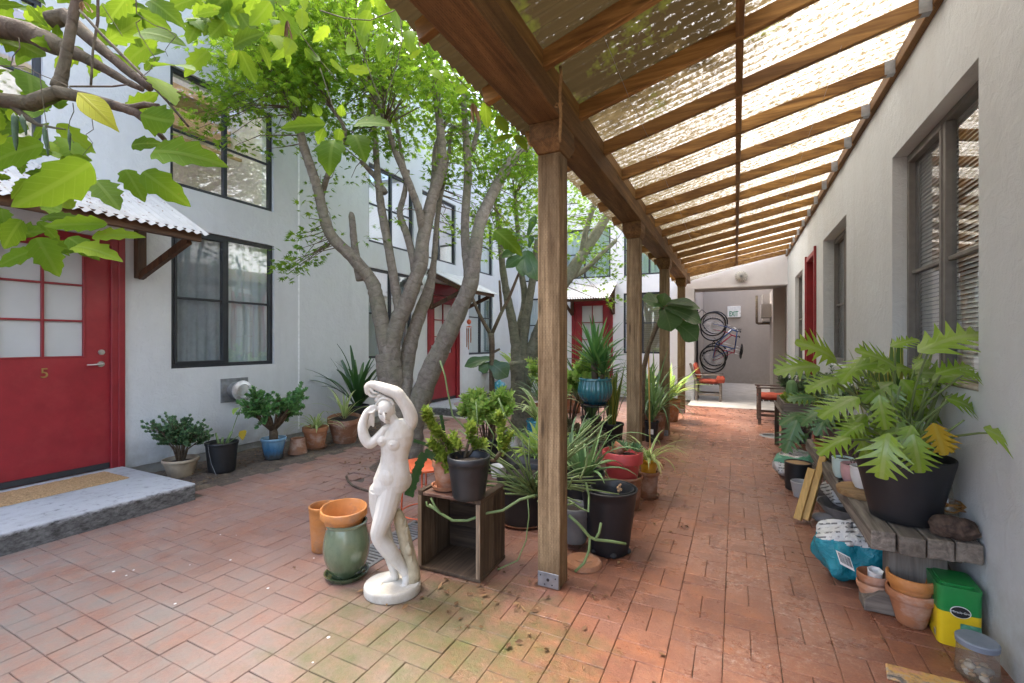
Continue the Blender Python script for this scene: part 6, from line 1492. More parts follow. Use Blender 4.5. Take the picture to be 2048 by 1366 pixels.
t = potted('terracotta pot of broad green leaves at the back of the planting near the end building', (-2.9, 8.6, 0), 'terra', .15, .2, .42, rim=.05, lip=.012); clump(t, .4, 40, 'lime', (.4, .9), .05, (.1, 1.1), (.3, 1.4), .05, seed=66, outline=O_OVAL)
t = potted('glazed pot of pale elephant-ear leaves by the end window of the pale building', (-4.6, 10.0, 0), 'cobalt_glaze', .15, .2, .45, rim=.04, lip=.01); clump(t, .4, 14, 'lime', (.7, 1.2), .14, (.1, .7), (.6, 1.6), .05, seed=67, outline=O_OBOV)
c = at(998, 790, D=8.6); t = thing('water_bottle', 'clear cyan water bottle standing by the far wall', 'bottle', (c.x, c.y, 0)); b = MB(); b.lathe([(0, .25), (.13, .25), (.135, .27), (.135, .36), (.125, .37), (.135, .38), (.135, .55), (.11, .62), (.03, .66), (.03, .70), (0, .70)], 24); put(b, 'body', M['cyan_plastic'], t, smooth=True); b = MB(); b.box((-.16, -.16, .003), (.16, .16, .248)); put(b, 'base', M['stone'], t, bevel=.01)
t = thing('wind_chime', 'small red and wooden wind chime hanging beside the second red door', 'wind chime', at(938, 660, X=XL + .25)); A0 = Vector(t.location); b = MB(); b.tube([(0, 0, .28), (0, 0, .0)], .003, 5); put(b, 'cord', M['rope'], t)
b = MB(); b.ball((0, 0, .19), .05, .05, .06, 10); b.lathe([(.0, .10), (.07, .08), (.07, .07), (0, .07)], 12); put(b, 'ornament', M['orange_metal'], t, smooth=True)
for k in range(5): a = k * 1.256; b = MB(); b.tube([(.05 * math.cos(a), .05 * math.sin(a), .05), (.05 * math.cos(a), .05 * math.sin(a), -.22 - .05 * k)], .011, 7); put(b, 'chime_rod', M['terra'], t)
# ---------------------------------------------------------------- bench by the grey wall and what stands on it
ZB = .47
t = thing('timber_bench', 'heavy weathered timber bench of four thick beams along the grey wall', 'bench', (.80, 3.9, 0))
for k in range(4):
    x = .60 + k * .107; y0 = 2.78 + (.02, .0, .015, .035)[k]; b = MB(); b.box((x, y0, ZB - .095), (x + .098, 5.15, ZB - (0, .003, .001, .004)[k]), r=U(0, 1)); b.build('seat_beam', M['bench_wood'], t, bevel=.006, seg=2)
for y in (2.93, 4.75):
    b = MB(); b.box((.625, y, ZB - .142), (.985, y + .12, ZB - .0955)); b.build('cleat', M['bench_wood_x'], t, bevel=.004)
    b = MB(); b.box((.70, y + .012, .115), (.935, y + .108, ZB - .1425)); b.build('leg', wood('bench_leg_wood', (.11, .095, .08), (.25, .22, .185), 'z', .8, 18), t, bevel=.005)
    b = MB(); b.add([(.60, y, .003), (1.01, y, .003), (1.01, y + .12, .003), (.60, y + .12, .003), (.60, y, .06), (1.01, y, .06), (1.01, y + .12, .06), (.60, y + .12, .06), (.665, y, .1145), (.95, y, .1145), (.95, y + .12, .1145), (.665, y + .12, .1145)],
        [(3,2,1,0),(0,1,5,4),(1,2,6,5),(2,3,7,6),(3,0,4,7),(4,5,9,8),(5,6,10,9),(6,7,11,10),(7,4,8,11),(8,9,10,11)]); b.build('foot', M['bench_wood_x'], t, bevel=.004)
BP = V3(.79, 3.05, ZB + .004)
t = potted('large charcoal planter of split-leaf philodendron on the end of the timber bench', BP, 'dark_planter', .14, .207, .335, rim=.02, lip=.0, th=.006)
b = MB()
for a in (-2.35, -1.2, .1, 1.4): b.ball((.118 * math.cos(a), .118 * math.sin(a), .014), .024, .02, .014, 12)
put(b, 'foot', M['black_rubber'], t, smooth=True)
def philo(lf, stb, root, base, tip, wf=.62, r=.5, nrm=None, n=8, stemw=.007):
    root, base, tip = Vector(root), Vector(base), Vector(tip); d = tip - base; L_ = d.length; d.normalize()
    if nrm is None: nrm = (Vector((0, 0, EYE)) - base).normalized() * .5 + UP * .6 + rvec() * .15
    nrm = (Vector(nrm) - d * Vector(nrm).dot(d)).normalized(); sd = d.cross(nrm)
    if stb is not None:
        m = root.lerp(base, .55) + UP * (base - root).length * .10; stb.tube([root, root.lerp(m, .5) + rvec() * .006, m, base.lerp(m, .3) + UP * .004, base], [stemw, stemw * .9, stemw * .8, stemw * .7, stemw * .6], 7)
    hw = L_ * (.32 + .46 * wf) * U(.92, 1.08)
    blade(lf, base - d * L_ * .20, tip, hw, O_PHILO if random.random() < .5 else O_PHILO2, nrm, U(.05, .12), U(.05, .3), r, False, 0.0, None, .55)
O_PHILO = lobed(5.6, .84, 96, .25); O_PHILO2 = lobed(6.3, .80, 104, .6)
random.seed(33); stb = MB(); lf = MB(); yl = MB()
R0 = V3(.80, 3.06, .80)
SC0 = 2.42
def ph(px0, py0, px1, py1, d, r=.5, wf=.62, bm=None, rt=None, nrm=None, dd=0):
    rt_ = R0 + V3(U(-.06, .06), U(-.05, .05), 0) if rt is None else rt
    px1, py1 = px0 + (px1 - px0) * 1.18, py0 + (py1 - py0) * 1.18
    philo(lf if bm is None else bm, stb, rt_, at(px0, py0, D=d), at(px1, py1, D=d + dd), wf, r, nrm)
for a in ((1660,715,1600,690,2.6,.7,.62),(1625,735,1560,745,2.75,.5,.5),(1705,800,1650,830,2.25,.45,.62),(1858,698,1955,675,2.25,.6,.42),(1690,880,1645,905,2.25,.6,.6),(1775,880,1765,945,2.0,.65,.66),(1828,880,1838,935,2.05,.5,.6),(1780,730,1720,705,2.3,.5,.5),(1780,770,1735,800,2.35,.2,.5),
          (1884,745,1935,735,2.2,.45,.45),(1932,745,1968,765,2.15,.45,.5),(1900,800,1945,825,2.2,.4,.5),(1980,865,2040,910,1.95,.75,.55),(1790,690,1830,680,2.5,.55,.45),(1735,720,1690,760,2.4,.55,.5),(1830,735,1850,720,2.4,.3,.5),(1665,760,1620,780,2.5,.5,.55),(1820,860,1800,905,2.15,.4,.5),(1720,850,1690,870,2.3,.45,.5),(1850,770,1880,790,2.35,.3,.45),(1760,800,1770,850,2.2,.35,.5)):
    ph(*a)
for _ in range(26):
    x, y = U(1690, 1880), U(730, 860); a = U(0, 6.28); l = U(45, 70); ph(x, y, x + l * math.cos(a), y + l * .6 * math.sin(a) + 14, U(2.3, 2.6), U(.1, .6), .5)
for _ in range(30): b_ = R0 + V3(U(-.10, .10), U(-.1, .1), -.02); e = b_ + V3(U(-.25, .2), U(-.2, .2), U(.15, .4)); stb.tube([b_, b_.lerp(e, .5) + UP * .03, e], [.007, .006, .004], 6)
stb.build('stems', M['stem'], t, smooth=True); lf.build('foliage', L['philo'], t, smooth=True)
philo(yl, None, R0, at(1870, 855, D=2.1), at(1888, 910, D=2.05), .75, .5); philo(yl, None, R0, at(1880, 870, D=2.1), at(1905, 905, D=2.08), .5, .8)
yl.build('yellow_leaf', L['yellowed'], t, smooth=True)
t = potted('dark pot of tall yellow-edged snake plant behind the charcoal planter', (.84, 3.48, ZB + .002), 'plum_glaze', .10, .125, .22, rim=.02)
clump(t, .2, 30, 'snake', (.45, .80), .026, (.0, .35), (-.1, .3), .07, seed=71, outline=[.6, .8, .95, 1, 1, .9, .6, .05])
t = thing('wood_slice', 'round sawn slab of tree trunk lying on the bench beside the charcoal planter', 'wood slab', (.71, 3.42, ZB + .002)); b = MB(); b.lathe([(0, 0), (.145, 0), (.15, .01), (.15, .032), (.146, .036), (0, .036)], 40); put(b, 'slab', M['slice_wood'], t, smooth=True, auto=40)
zs = ZB + .039
for lab, mat, x, y, z, rb, rt, h in (('white ceramic cup pot on the round wood slab', 'white_ceramic', .70, 3.44, zs, .045, .066, .13), ('dusty pink ceramic pot between the mint and white cups', 'pink_ceramic', .685, 3.63, ZB + .012, .05, .066, .125), ('pale mint ceramic pot on the bench, beyond the pink one', 'mint_ceramic', .66, 3.80, ZB + .002, .048, .062, .135)):
    t = thing('small_pot', lab, 'pot', (x, y, z), 'little ceramic pots on the bench'); potpart(t, mat, rb, rt, h, rim=.01, lip=.002, th=.005, bulge=.008); soil(t, rt - .012, h - .015)
    b = MB(); [b.tube([(0, 0, h - .02), (U(-.02, .02), U(-.02, .02), h + .02), (U(-.05, .05), U(-.05, .05), h + U(.02, .05))], .002, 5) for _ in range(4)]; put(b, 'stems', M['brown_stem'], t)
t = thing('pot_saucer', 'dark plastic saucer under the pink ceramic pot', 'saucer', (.685, 3.63, ZB + .001)); b = MB(); b.lathe([(0, 0), (.075, 0), (.085, .02), (.08, .02), (.07, .008), (0, .008)], 30); put(b, 'dish', M['black_plastic'], t, smooth=True, auto=40)
c = at(1640, 900, Z=ZB); t = potted('tall dark plum pot of darker philodendron farther along the bench', (.73, 4.25, ZB + .002), 'plum_glaze', .095, .13, .27, rim=.02, lip=.004)
random.seed(37); stb = MB(); lf = MB(); R1_ = V3(.73, 4.25, ZB + .26)
for a in ((1622,795,1575,800,3.3,.5,.5),(1600,830,1560,850,3.3,.4,.5),(1640,820,1600,850,3.2,.5,.55),(1625,770,1580,740,3.4,.5,.5),(1610,870,1572,880,3.2,.3,.45),(1660,830,1630,870,3.1,.3,.5),(1680,780,1650,800,3.2,.4,.5),(1590,850,1570,905,3.2,.4,.45)):
    philo(lf, stb, R1_, at(a[0], a[1], D=a[4]), at(a[2], a[3], D=a[4]), a[6], a[5])
stb.build('stems', M['stem'], t, smooth=True); lf.build('foliage', L['philo_dark'], t, smooth=True)
t = potted('fine-leaved grey-green shrub in a dark pot close to the far end of the bench', (.86, 4.85, ZB + .002), 'nursery_plastic', .09, .12, .22, rim=.03); shrubby(t, .2, .30, .50, 11, 'shrub', .035, .006, .006, 10, 81, 7, open_=.9, rad=.007) if False else shrubby(t, .2, .30, .50, 11, 'shrub', .035, .006, .007, 10, 81, 7, open_=.9)
t = potted('trailing reddish-stemmed plant spilling from a terracotta bowl on the bench', (.70, 4.55, ZB + .002), 'terra', .08, .105, .10, rim=.03, lip=.006); shrubby(t, .08, .22, .24, 9, 'purple', .04, .009, .005, 8, 83, 6, open_=.9)
c = at(1909, 1048, Z=ZB + .04); t = thing('driftwood', 'dark gnarled lump of driftwood on the near corner of the bench', 'driftwood', (.93, 2.86, ZB)); random.seed(41); b = MB()
b.ball((.93, 2.865, ZB + .047), .092, .06, .052, 22, Matrix.Rotation(.15, 3, 'Y'), jit=.10); b.ball((.965, 2.88, ZB + .045), .06, .05, .045, 16, jit=.12); b.ball((.885, 2.85, ZB + .040), .05, .045, .040, 16, jit=.12); o = b.build('wood_lump', M['drift'], t, smooth=True)
r_ = o.modifiers.new("fuse", 'REMESH'); r_.mode = 'VOXEL'; r_.voxel_size = .005; r_.use_smooth_shade = True
t = thing('glass_vase', 'clear glass bottle wrapped with amber wire behind the driftwood', 'vase', (.965, 3.06, ZB)); b = MB(); b.lathe([(0, .0), (.04, 0), (.045, .02), (.042, .09), (.022, .14), (.018, .20), (.022, .21)], 22, (.972, 3.07, ZB)); b.build('body', M['clear_plastic'], t, smooth=True)
b = MB(); b.tube([(.972 + (.05 + .012 * math.sin(i * 1.9)) * math.cos(i * .5), 3.05 + .06 * math.sin(i * .5), ZB + .10 + .02 * math.sin(i * .8)) for i in range(40)], .004, 6); b.build('wire_wrap', M['amber'], t, smooth=True)
# under and in front of the bench
random.seed(43)
def sack(name, label, loc, sx, sy, sz, rz, mats, seed, lumps=.14, cat='bag'):
    """a slumped plastic bag: one body plus a differently coloured band of the same film"""
    random.seed(seed); t = thing(name, label, cat, loc, None, rz)
    for k, (mt, z0, z1, nm) in enumerate(mats):
        b = MB(); n, m = 56, 22; vs = []; fs = []
        for i in range(m + 1):
            u = z0 + (z1 - z0) * i / m; ph_ = u * math.pi
            for j in range(n):
                a = 2 * math.pi * j / n; ex = .55
                cx, cy, cz = math.cos(a), math.sin(a), -math.cos(ph_)
                pw = lambda v, e: math.copysign(abs(v) ** e, v)
                w = 1 + lumps * (.55 * math.sin(3 * a + 5 * u + seed) + .3 * math.sin(7 * a - 9 * u + seed * 2) + .22 * math.sin(13 * a + 17 * u)) * math.sin(ph_)
                s_ = math.sin(ph_) ** .6
                vs.append((sx * pw(cx, .75) * s_ * w, sy * pw(cy, .75) * s_ * w, max(.003, sz * (1 + pw(cz, .8) * (1 + .3 * lumps * math.sin(5 * a + seed))) + .0012 * k)))
        for i in range(m):
            for j in range(n): j2 = (j + 1) % n; fs.append((i*n+j, i*n+j2, (i+1)*n+j2, (i+1)*n+j))
        b.add(vs, fs); put(b, nm, mt, t, smooth=True)
    return t
def film(name, col, rough=.28, print_=None, ps=30):
    s_ = NT(name); o = s_.obj(); c = s_.mix(s_.noise(5, 4), tuple(x * .8 for x in col), tuple(min(1, x * 1.15) for x in col))
    if print_:
        # printed rows of text-like blocks
        br_ = s_.n.new("ShaderNodeTexBrick"); s_.l.new(s_.map(o, (1, 1, 1)), br_.inputs[0]); br_.inputs["Scale"].default_value = ps; br_.inputs["Mortar Size"].default_value = .02
        q = s_.sep(o); st_ = s_.math('FRACT', s_.math('MULTIPLY', s_.math('ADD', q[2], s_.math('MULTIPLY', q[1], .5)), ps)); st_ = s_.math('GREATER_THAN', st_, .62)
        nz = s_.ramp(s_.noise(26, 3, .6, s_.map(o, (1, 1, .25))), [(.46, 0), (.5, 1)]); c = s_.mix(s_.math('MULTIPLY', st_, s_.math('MULTIPLY', nz, .85)), c, print_)
    h = s_.math('ADD', s_.noise(11, 6, .6, o, 1.5), s_.math('MULTIPLY', s_.noise(34, 4, .6, o, .8), .3)); return s_.fin(c, rough, s_.bump(h, .9, .03), spec=.6)
fw, ft, fy, fg = film('white_bag_film', (.66, .66, .64), .3, (.05, .05, .05), 34), film('teal_bag_film', (.012, .25, .32), .22), film('yellow_bag_film', (.60, .46, .03), .3), film('green_print_film', (.05, .26, .16), .3)
t = sack('soil_bag', 'crumpled teal and white plastic soil bag slumped in front of the bench', (.625, 3.33, 0), .175, .15, .155, RAD(25), ((ft, .0, .66, 'teal_panel'), (fw, .64, 1.0, 'white_panel')), 2, .30)
b = MB(); wv = at(1688, 1122, Z=.09) - Vector(t.location); 
b = MB(); c = at(1690, 1120, D=2.42); e1 = (CRIGHT * .75 - CFWD * .35 + UP * -.35).normalized(); e2 = (UP * .85 - CRIGHT * .0 + CFWD * .5).normalized()
def patch(bm, c, e1, e2, w, h, off=0): n = e1.cross(e2).normalized(); n = n if n.dot(Vector((0, 0, EYE)) - c) > 0 else -n; bm.add([c - e1 * w - e2 * h + n * off, c + e1 * w - e2 * h + n * off, c + e1 * w + e2 * h + n * off, c - e1 * w + e2 * h + n * off], [(0, 1, 2, 3)])
patch(b, c, e1, e2, .034, .034); b.build('code_label', M['white_ceramic'], t)
b = MB()
x = -.027
random.seed(6)
while x < .026: w = U(.0008, .0022); patch(b, c + e1 * (x + w) + e2 * .003, e1, e2, w, .024, .0012); x += 2 * w + U(.0012, .003)
b.build('bar_stripes', M['black_rubber'], t)
b = MB(); b.ball((.15, -.05, .06), .06, .07, .055, 16, jit=.05); put(b, 'yellow_corner', fy, t, smooth=True)
t = sack('soil_bag', 'white and green printed potting mix bag lying near the black cylinder pot', (.56, 5.62, 0), .17, .30, .12, RAD(-20), ((fw, 0, .62, 'white_panel'), (fg, .60, .82, 'green_panel'), (M['film'], .80, 1, 'clear_panel')), 5, .12)
t = sack('plastic_bag', 'crumpled white and red plastic bag tucked under the bench behind the timber offcut', (.80, 4.42, .10), .13, .16, .10, .3, ((fw, 0, .7, 'white_panel'), (film('red_print_film', (.25, .05, .04), .3), .68, .85, 'red_panel'), (fg, .84, 1, 'green_panel')), 9, .3)
t = thing('plant_tray', 'shallow grey bowl under the crumpled bags below the bench', 'bowl', (.80, 4.30, .0)); b = MB(); b.lathe([(0, .05), (.16, .05), (.22, .13), (.225, .14), (.215, .14), (.16, .06), (0, .06)], 36); put(b, 'body', M['stone'], t, smooth=True, auto=50); b = MB(); b.lathe([(.1, .003), (.12, .003), (.12, .05), (.1, .05)], 24); put(b, 'foot_ring', M['stone'], t)
for k, (x, y, r1, r2, r3, lb) in enumerate(((.66, 3.98, .095, .06, .045, 'flat grey river stone just beyond the teal soil bag'), (.72, 3.86, .08, .07, .06, 'brownish rounded stone between the bench foot and the soil bag'), (.62, 4.22, .09, .05, .04, 'smooth pale stone at the foot of the timber offcut'), (.76, 3.72, .07, .06, .05, 'small dark stone wedged under the bench by the soil bag'))):
    b = MB(); b.ball((x, y, r3 * .92), r1, r2, r3, 18, jit=.04); tag(b.build('stone', M['stone'] if k != 1 else M['drift'], smooth=True), lb, 'stone', 'loose stones under the bench')
t = thing('terracotta_pot', 'small stacked terracotta pot with pale rim beside the bench foot', 'pot', (.655, 3.02, .003)); potpart(t, 'terra_pale', .042, .064, .12, rim=.035, lip=.006, th=.006)
t = thing('terracotta_pot', 'small terracotta pot nested on top of its pale twin by the bench foot', 'pot', (.655, 3.02, .052)); potpart(t, 'terra', .042, .063, .12, rim=.04, lip=.006, th=.006)
t = thing('cup', 'crumpled white paper cup sitting in the small terracotta pot', 'cup', (.66, 3.01, .105)); potpart(t, 'white_ceramic', .028, .034, .095, rim=.01, lip=.001, th=.003, tilt=Matrix.Rotation(RAD(12), 3, 'X'), n=7)
c = gnd(1841, 1262); t = thing('terracotta_pot', 'terracotta pot standing at the front of the bench with another pot inside it', 'pot', (c.x - .02, c.y + .06, .003)); potpart(t, 'terra', .058, .088, .17, rim=.045, lip=.012)
t = thing('terracotta_pot', 'terracotta pot stacked inside another at the front of the bench', 'pot', (c.x - .02, c.y + .06, .075)); potpart(t, 'terra_orange', .058, .088, .17, rim=.05, lip=.010)
# plant-food tub
T0 = V3(.925, 2.86, .003); t = thing('plant_food_tub', 'green and yellow plant food tub with a lid behind the pebble jar', 'tub', T0, None, RAD(-4))
def rbox(bm, x0, x1, y0, y1, z0, z1, rad, tz=0): 
    pts = []
    for cx, cy, a0 in ((x1 - rad, y1 - rad, 0), (x0 + rad, y1 - rad, 90), (x0 + rad, y0 + rad, 180), (x1 - rad, y0 + rad, 270)):
        for i in range(5): a = RAD(a0 + i * 22.5); pts.append((cx + rad * math.cos(a), cy + rad * math.sin(a)))
    n = len(pts); mx, my = (x0+x1)/2, (y0+y1)/2
    bm.add([(x, y, z0) for x, y in pts] + [(mx + (x-mx)*(1+tz), my + (y-my)*(1+tz), z1) for x, y in pts], [tuple(range(n-1, -1, -1)), tuple(range(n, 2*n))] + [(i, (i+1) % n, n + (i+1) % n, n + i) for i in range(n)])
yel, grn = plain('tub_yellow', (.66, .47, .012), .35, var=.05, bump=.02), plain('tub_green', (.012, .20, .045), .32, var=.06, bump=.02, dirt=(.1, .13, .06), dirt_amt=.3)
hx, hy = .075, .10
b = MB(); rbox(b, -hx, hx, -hy, hy, 0, .165, .022, .02); put(b, 'body', yel, t, smooth=True, auto=40)
b = MB(); rbox(b, -hx*1.022, hx*1.022, -hy*1.022, hy*1.022, .155, .255, .022, .01); put(b, 'green_band', grn, t, smooth=True, auto=40)
b = MB(); rbox(b, -hx*1.05, hx*1.05, -hy*1.05, hy*1.05, .2555, .272, .022); rbox(b, -hx*.8, hx*.8, -hy*.8, hy*.8, .2722, .279, .02); put(b, 'lid', grn, t, smooth=True, auto=40)
def oval(bm, face, cu, cz, ru, rz_, off):
    vs = []
    for i in range(28): a = 2 * math.pi * i / 28; u, z = cu + ru * math.cos(a), cz + rz_ * math.sin(a); vs.append((u, -hy * 1.025 - off, z) if face == 'y' else (-hx * 1.03 - off, u, z))
    bm.add(vs, [tuple(range(28)) if face == 'y' else tuple(range(27, -1, -1))])
for face, cu in (('y', .0), ('x', -.0)):
    b = MB(); oval(b, face, cu, .165, .036, .027, .0030); put(b, 'logo_rim', M['white_ceramic'], t); b = MB(); oval(b, face, cu, .165, .033, .024, .0042); put(b, 'logo_oval', M['black_plastic'], t)
    lettering('lettering', 'Miracle-Gro', .0128, .0003, M['white_ceramic'], t, (cu, -hy * 1.025 - .0050, .161) if face == 'y' else (-hx * 1.03 - .0050, cu, .161), (RAD(90), 0, 0 if face == 'y' else RAD(-90)), local=True)
b = MB(); b.add([(.0, -hy * 1.012 - .002, .03), (hx * .93, -hy * 1.012 - .002, .03), (hx * .93, -hy * 1.022 - .002, .115), (.0, -hy * 1.022 - .002, .115)], [(0,1,2,3)]); put(b, 'picture_label', fg, t)
b = MB(); b.add([(-hx * 1.014 - .002, -.075, .02), (-hx * 1.014 - .002, -.05, .02), (-hx * 1.016 - .002, -.05, .05), (-hx * 1.016 - .002, -.075, .05)], [(3,2,1,0)]); put(b, 'code_label', M['white_ceramic'], t)
b = MB()
for k in range(7): y = -.073 + k * .0033; b.add([(-hx * 1.016 - .003, y, .024), (-hx * 1.016 - .003, y + .0016, .024), (-hx * 1.018 - .003, y + .0016, .047), (-hx * 1.018 - .003, y, .047)], [(3,2,1,0)])
put(b, 'bar_stripes', M['black_rubber'], t)
b = MB()
for k in range(12): z = .06 + k * .007; w = U(.03, .09); b.add([(-hx * 1.02 - .0028, -.04, z), (-hx * 1.02 - .0028, -.04 + w, z), (-hx * 1.02 - .0028, -.04 + w, z + .003), (-hx * 1.02 - .0028, -.04, z + .003)], [(3,2,1,0)])
put(b, 'fine_print', plain('brown_print', (.22, .14, .03), .5, bump=0), t)
c = gnd(1985, 1335); J = V3(.905, 2.56, .003); t = thing('pebble_jar', 'clear plastic jar of river pebbles with a slate-grey lid by the wall', 'jar', J)
b = MB(); b.lathe([(0, .004), (.064, .004), (.070, .012), (.067, .06), (.064, .135), (.064, .138)], 36); put(b, 'body', M['clear_plastic'], t, smooth=True)
b = MB(); b.lathe([(.068, .132), (.069, .152), (.064, .157), (.0, .158)], 36); put(b, 'lid', plain('slate_lid', (.16, .19, .235), .5, var=.1, bump=.04, dirt=(.3, .3, .3), dirt_amt=.3), t, smooth=True, auto=40)
random.seed(47)
pm = [plain('pebble_tone', cl, .6, var=.2, scale=30, bump=.05) for cl in ((.30, .28, .25), (.10, .11, .12), (.45, .36, .24), (.20, .20, .19), (.36, .22, .12), (.55, .52, .46))]
for k in range(44):
    a = U(0, 6.28); r = .054 * math.sqrt(U(0, 1)); b = MB(); s_ = U(.008, .018); b.ball((r * math.cos(a) * .8, r * math.sin(a) * .8, .014 + U(0, .035)), s_, s_ * U(.6, 1), s_ * U(.5, .8), 10); put(b, 'pebble', random.choice(pm), t, smooth=True)
b = MB(); b.ball((.01, -.02, .036), .030, .02, .02, 14); put(b, 'pebble', pm[3], t, smooth=True)
t = thing('glass_jar', 'empty clear glass jar under the bench behind the plant food tub', 'jar', (.955, 3.12, .003)); b = MB(); b.lathe([(0, .003), (.05, .003), (.055, .02), (.052, .2), (.03, .26), (.03, .30)], 24); put(b, 'body', M['clear_plastic'], t, smooth=True)
c = gnd(1855, 1352); b = MB(); random.seed(3)
b.add([(c.x - .16, c.y - .10, .003), (c.x + .16, c.y - .12, .003), (c.x + .15, c.y + .02, .003), (c.x - .14, c.y + .015, .003), (c.x - .155, c.y - .095, .009), (c.x + .155, c.y - .115, .009), (c.x + .145, c.y + .012, .009), (c.x - .135, c.y + .01, .009)], [(3,2,1,0),(4,5,6,7),(0,1,5,4),(1,2,6,5),(2,3,7,6),(3,0,4,7)])
s_ = NT('painted_slab_face'); o_ = s_.obj(); cc = s_.ramp(s_.noise(14, 6, .7, o_), [(.35, (.42, .20, .13)), (.48, (.45, .27, .06)), (.56, (.36, .27, .20)), (.63, (.05, .065, .075))]); cc = s_.mix(s_.ramp(s_.noise(40, 5, .8), [(.5, 0), (.66, .9)]), cc, (.16, .11, .07)); M['painted'] = s_.fin(cc, .7, s_.bump(s_.noise(60), .3, .004))
tag(b.build('painted_slab', M['painted'], bevel=.004), 'worn slab with flaking yellow and pink paint lying on the bricks', 'slab')
# timber offcut leaning on the bench
p0, p1 = gnd(1592, 1042), at(1618, 930, Z=.44); t = thing('timber_offcut', 'fresh yellow L-shaped timber offcut leaning against the bench', 'timber', (p0.x, p0.y, 0)); A, B_ = V3(p0.x + .02, p0.y + .0, .025), V3(.575, p0.y + .12, .50); up_ = (B_ - A).cross(V3(0, 1, 0))
b = MB(); b.beam(A + V3(.045, 0, 0), B_ + V3(.045, 0, 0), .085, .045, up=(1, -.3, 0)); b.build('long_piece', M['yellow_wood'], t, bevel=.003)
b = MB(); Q = A.lerp(B_, .80); b.beam(A - V3(.012, .02, 0), Q - V3(.012, .02, 0), .06, .05, up=(1, -.3, 0)); b.build('short_piece', M['yellow_wood'], t, bevel=.003)
t = thing('plant_pot', 'matt black cylinder pot with a wooden disc on top beside the bench', 'pot', (.53, 5.06, .002)); potpart(t, 'dark_planter', .105, .112, .26, rim=.01, lip=0, th=.008); b = MB(); b.lathe([(0, .235), (.103, .235), (.103, .249), (0, .249)], 32); put(b, 'disc', M['slice_wood'], t)
t = thing('plant_pot', 'small pale grey pot in front of the black cylinder pot', 'pot', (.53, 4.83, .002)); potpart(t, 'grey_ceramic', .06, .082, .14, rim=.01, lip=0, th=.007)
t = thing('manhole_cover', 'round grey metal cover set in the bricks of the walk', 'cover', (.52, 7.75, .003)); b = MB(); b.lathe([(0, .004), (.19, .004), (.2, .003), (.2, -.004)], 40); put(b, 'disc', M['galv'], t, smooth=True, auto=30); b = MB()
for r in (.06, .12, .165): b.lathe([(r - .008, .0042), (r, .008), (r + .008, .0042)], 40)
put(b, 'ring', M['galv'], t)
# ---------------------------------------------------------------- seats
def armchair(label, loc, rz, wd, back_h=.85):
    t = thing('armchair', label, 'armchair', loc, 'slatted wooden armchairs', rz); w, d = .60, .56; m = M[wd]   # faces local +x
    for sy in (-1, 1):
        b = MB(); b.box((d / 2 - .05, sy * (w / 2 - .025) - .025, .003), (d / 2, sy * (w / 2 - .025) + .025, .60)); put(b, 'leg', m, t, bevel=.004)
        b = MB(); b.beam((-d / 2 + .02, sy * (w / 2 - .025), .003), (-d / 2 + .02, sy * (w / 2 - .025), .42), .045, .05, up=(1, 0, 0)); b.beam((-d / 2 + .02, sy * (w / 2 - .025), .42), (-d / 2 - .12, sy * (w / 2 - .025), back_h), .045, .05, up=(1, 0, .3)); put(b, 'leg', m, t, bevel=.004)
        b = MB(); b.box((-d / 2 - .03, sy * (w / 2 - .025) - .035, .6005), (d / 2 + .03, sy * (w / 2 - .025) + .035, .625)); put(b, 'armrest', m, t, bevel=.006)
        b = MB(); b.box((-d / 2 + .05, sy * (w / 2 - .025) - .012, .13), (d / 2 - .051, sy * (w / 2 - .025) + .012, .17)); put(b, 'stretcher', m, t, bevel=.003)
    b = MB()
    for k in range(6): x = -d / 2 + .06 + k * .085; b.box((x, -w / 2 + .052, .385), (x + .068, w / 2 - .052, .405), r=U(0, 1))
    b.box((d / 2 - .045, -w / 2 + .051, .30), (d / 2 - .01, w / 2 - .051, .384)); put(b, 'seat_slats', m, t, bevel=.003)
    b = MB()
    for k in range(5): u = .12 + k * .2; z = .42 + u * (back_h - .42); x = -d / 2 + .02 - .14 * u; b.beam((x, -w / 2 + .05, z), (x, w / 2 - .05, z), .02, .065, up=(-.3, 0, 1), r=U(0, 1))
    put(b, 'back_slats', m, t, bevel=.003); return t
def cushion(label, loc, sx, sy, sz, rot, par=None):
    b = MB(); n = 26
    vs = []; fs = []
    for s in (-1, 1):
        for i in range(n + 1):
            for j in range(n + 1):
                u, v = i / n * 2 - 1, j / n * 2 - 1; h = ((1 - u ** 6) * (1 - v ** 6)) ** .35; h *= 1 - .18 * max(0, 1 - ((u * u + v * v) * 7)); vs.append((u * sx, v * sy, s * sz * h + .004 * math.sin(9 * u + 4 * v)))
    for s in range(2):
        o = s * (n + 1) ** 2
        for i in range(n):
            for j in range(n): a = o + i * (n + 1) + j; fs.append((a, a + n + 1, a + n + 2, a + 1) if s else (a, a + 1, a + n + 2, a + n + 1))
    b.add(vs, fs); o = b.build('seat_cushion', M['cushion'], smooth=True); o.location = loc; o.rotation_euler = rot; return tag(o, label, 'cushion', 'coral cushions on the armchairs')
armchair('grey slatted armchair with two coral cushions at the passage mouth', (-.57, 11.85, .004), 0, 'chair_wood', .88)
cushion('coral cushion flat on the seat of the passage armchair', (-.54, 11.85, .455), .25, .23, .05, (0, 0, 0)); cushion('coral cushion upright against the back of the passage armchair', (-.83, 11.85, .70), .045, .22, .20, (0, RAD(-15), 0)); cushion('coral bolster cushion over the arm of the passage armchair', (-.31, 11.60, .52), .09, .10, .08, (0, 0, 0))
armchair('dark wooden armchair facing across the walk beside the cactus trough', (.62, 9.05, .004), RAD(180), 'chair_wood_dark', .86)
cushion('coral cushion on the dark wooden armchair by the cactus trough', (.60, 9.05, .455), .25, .24, .05, (0, 0, 0))
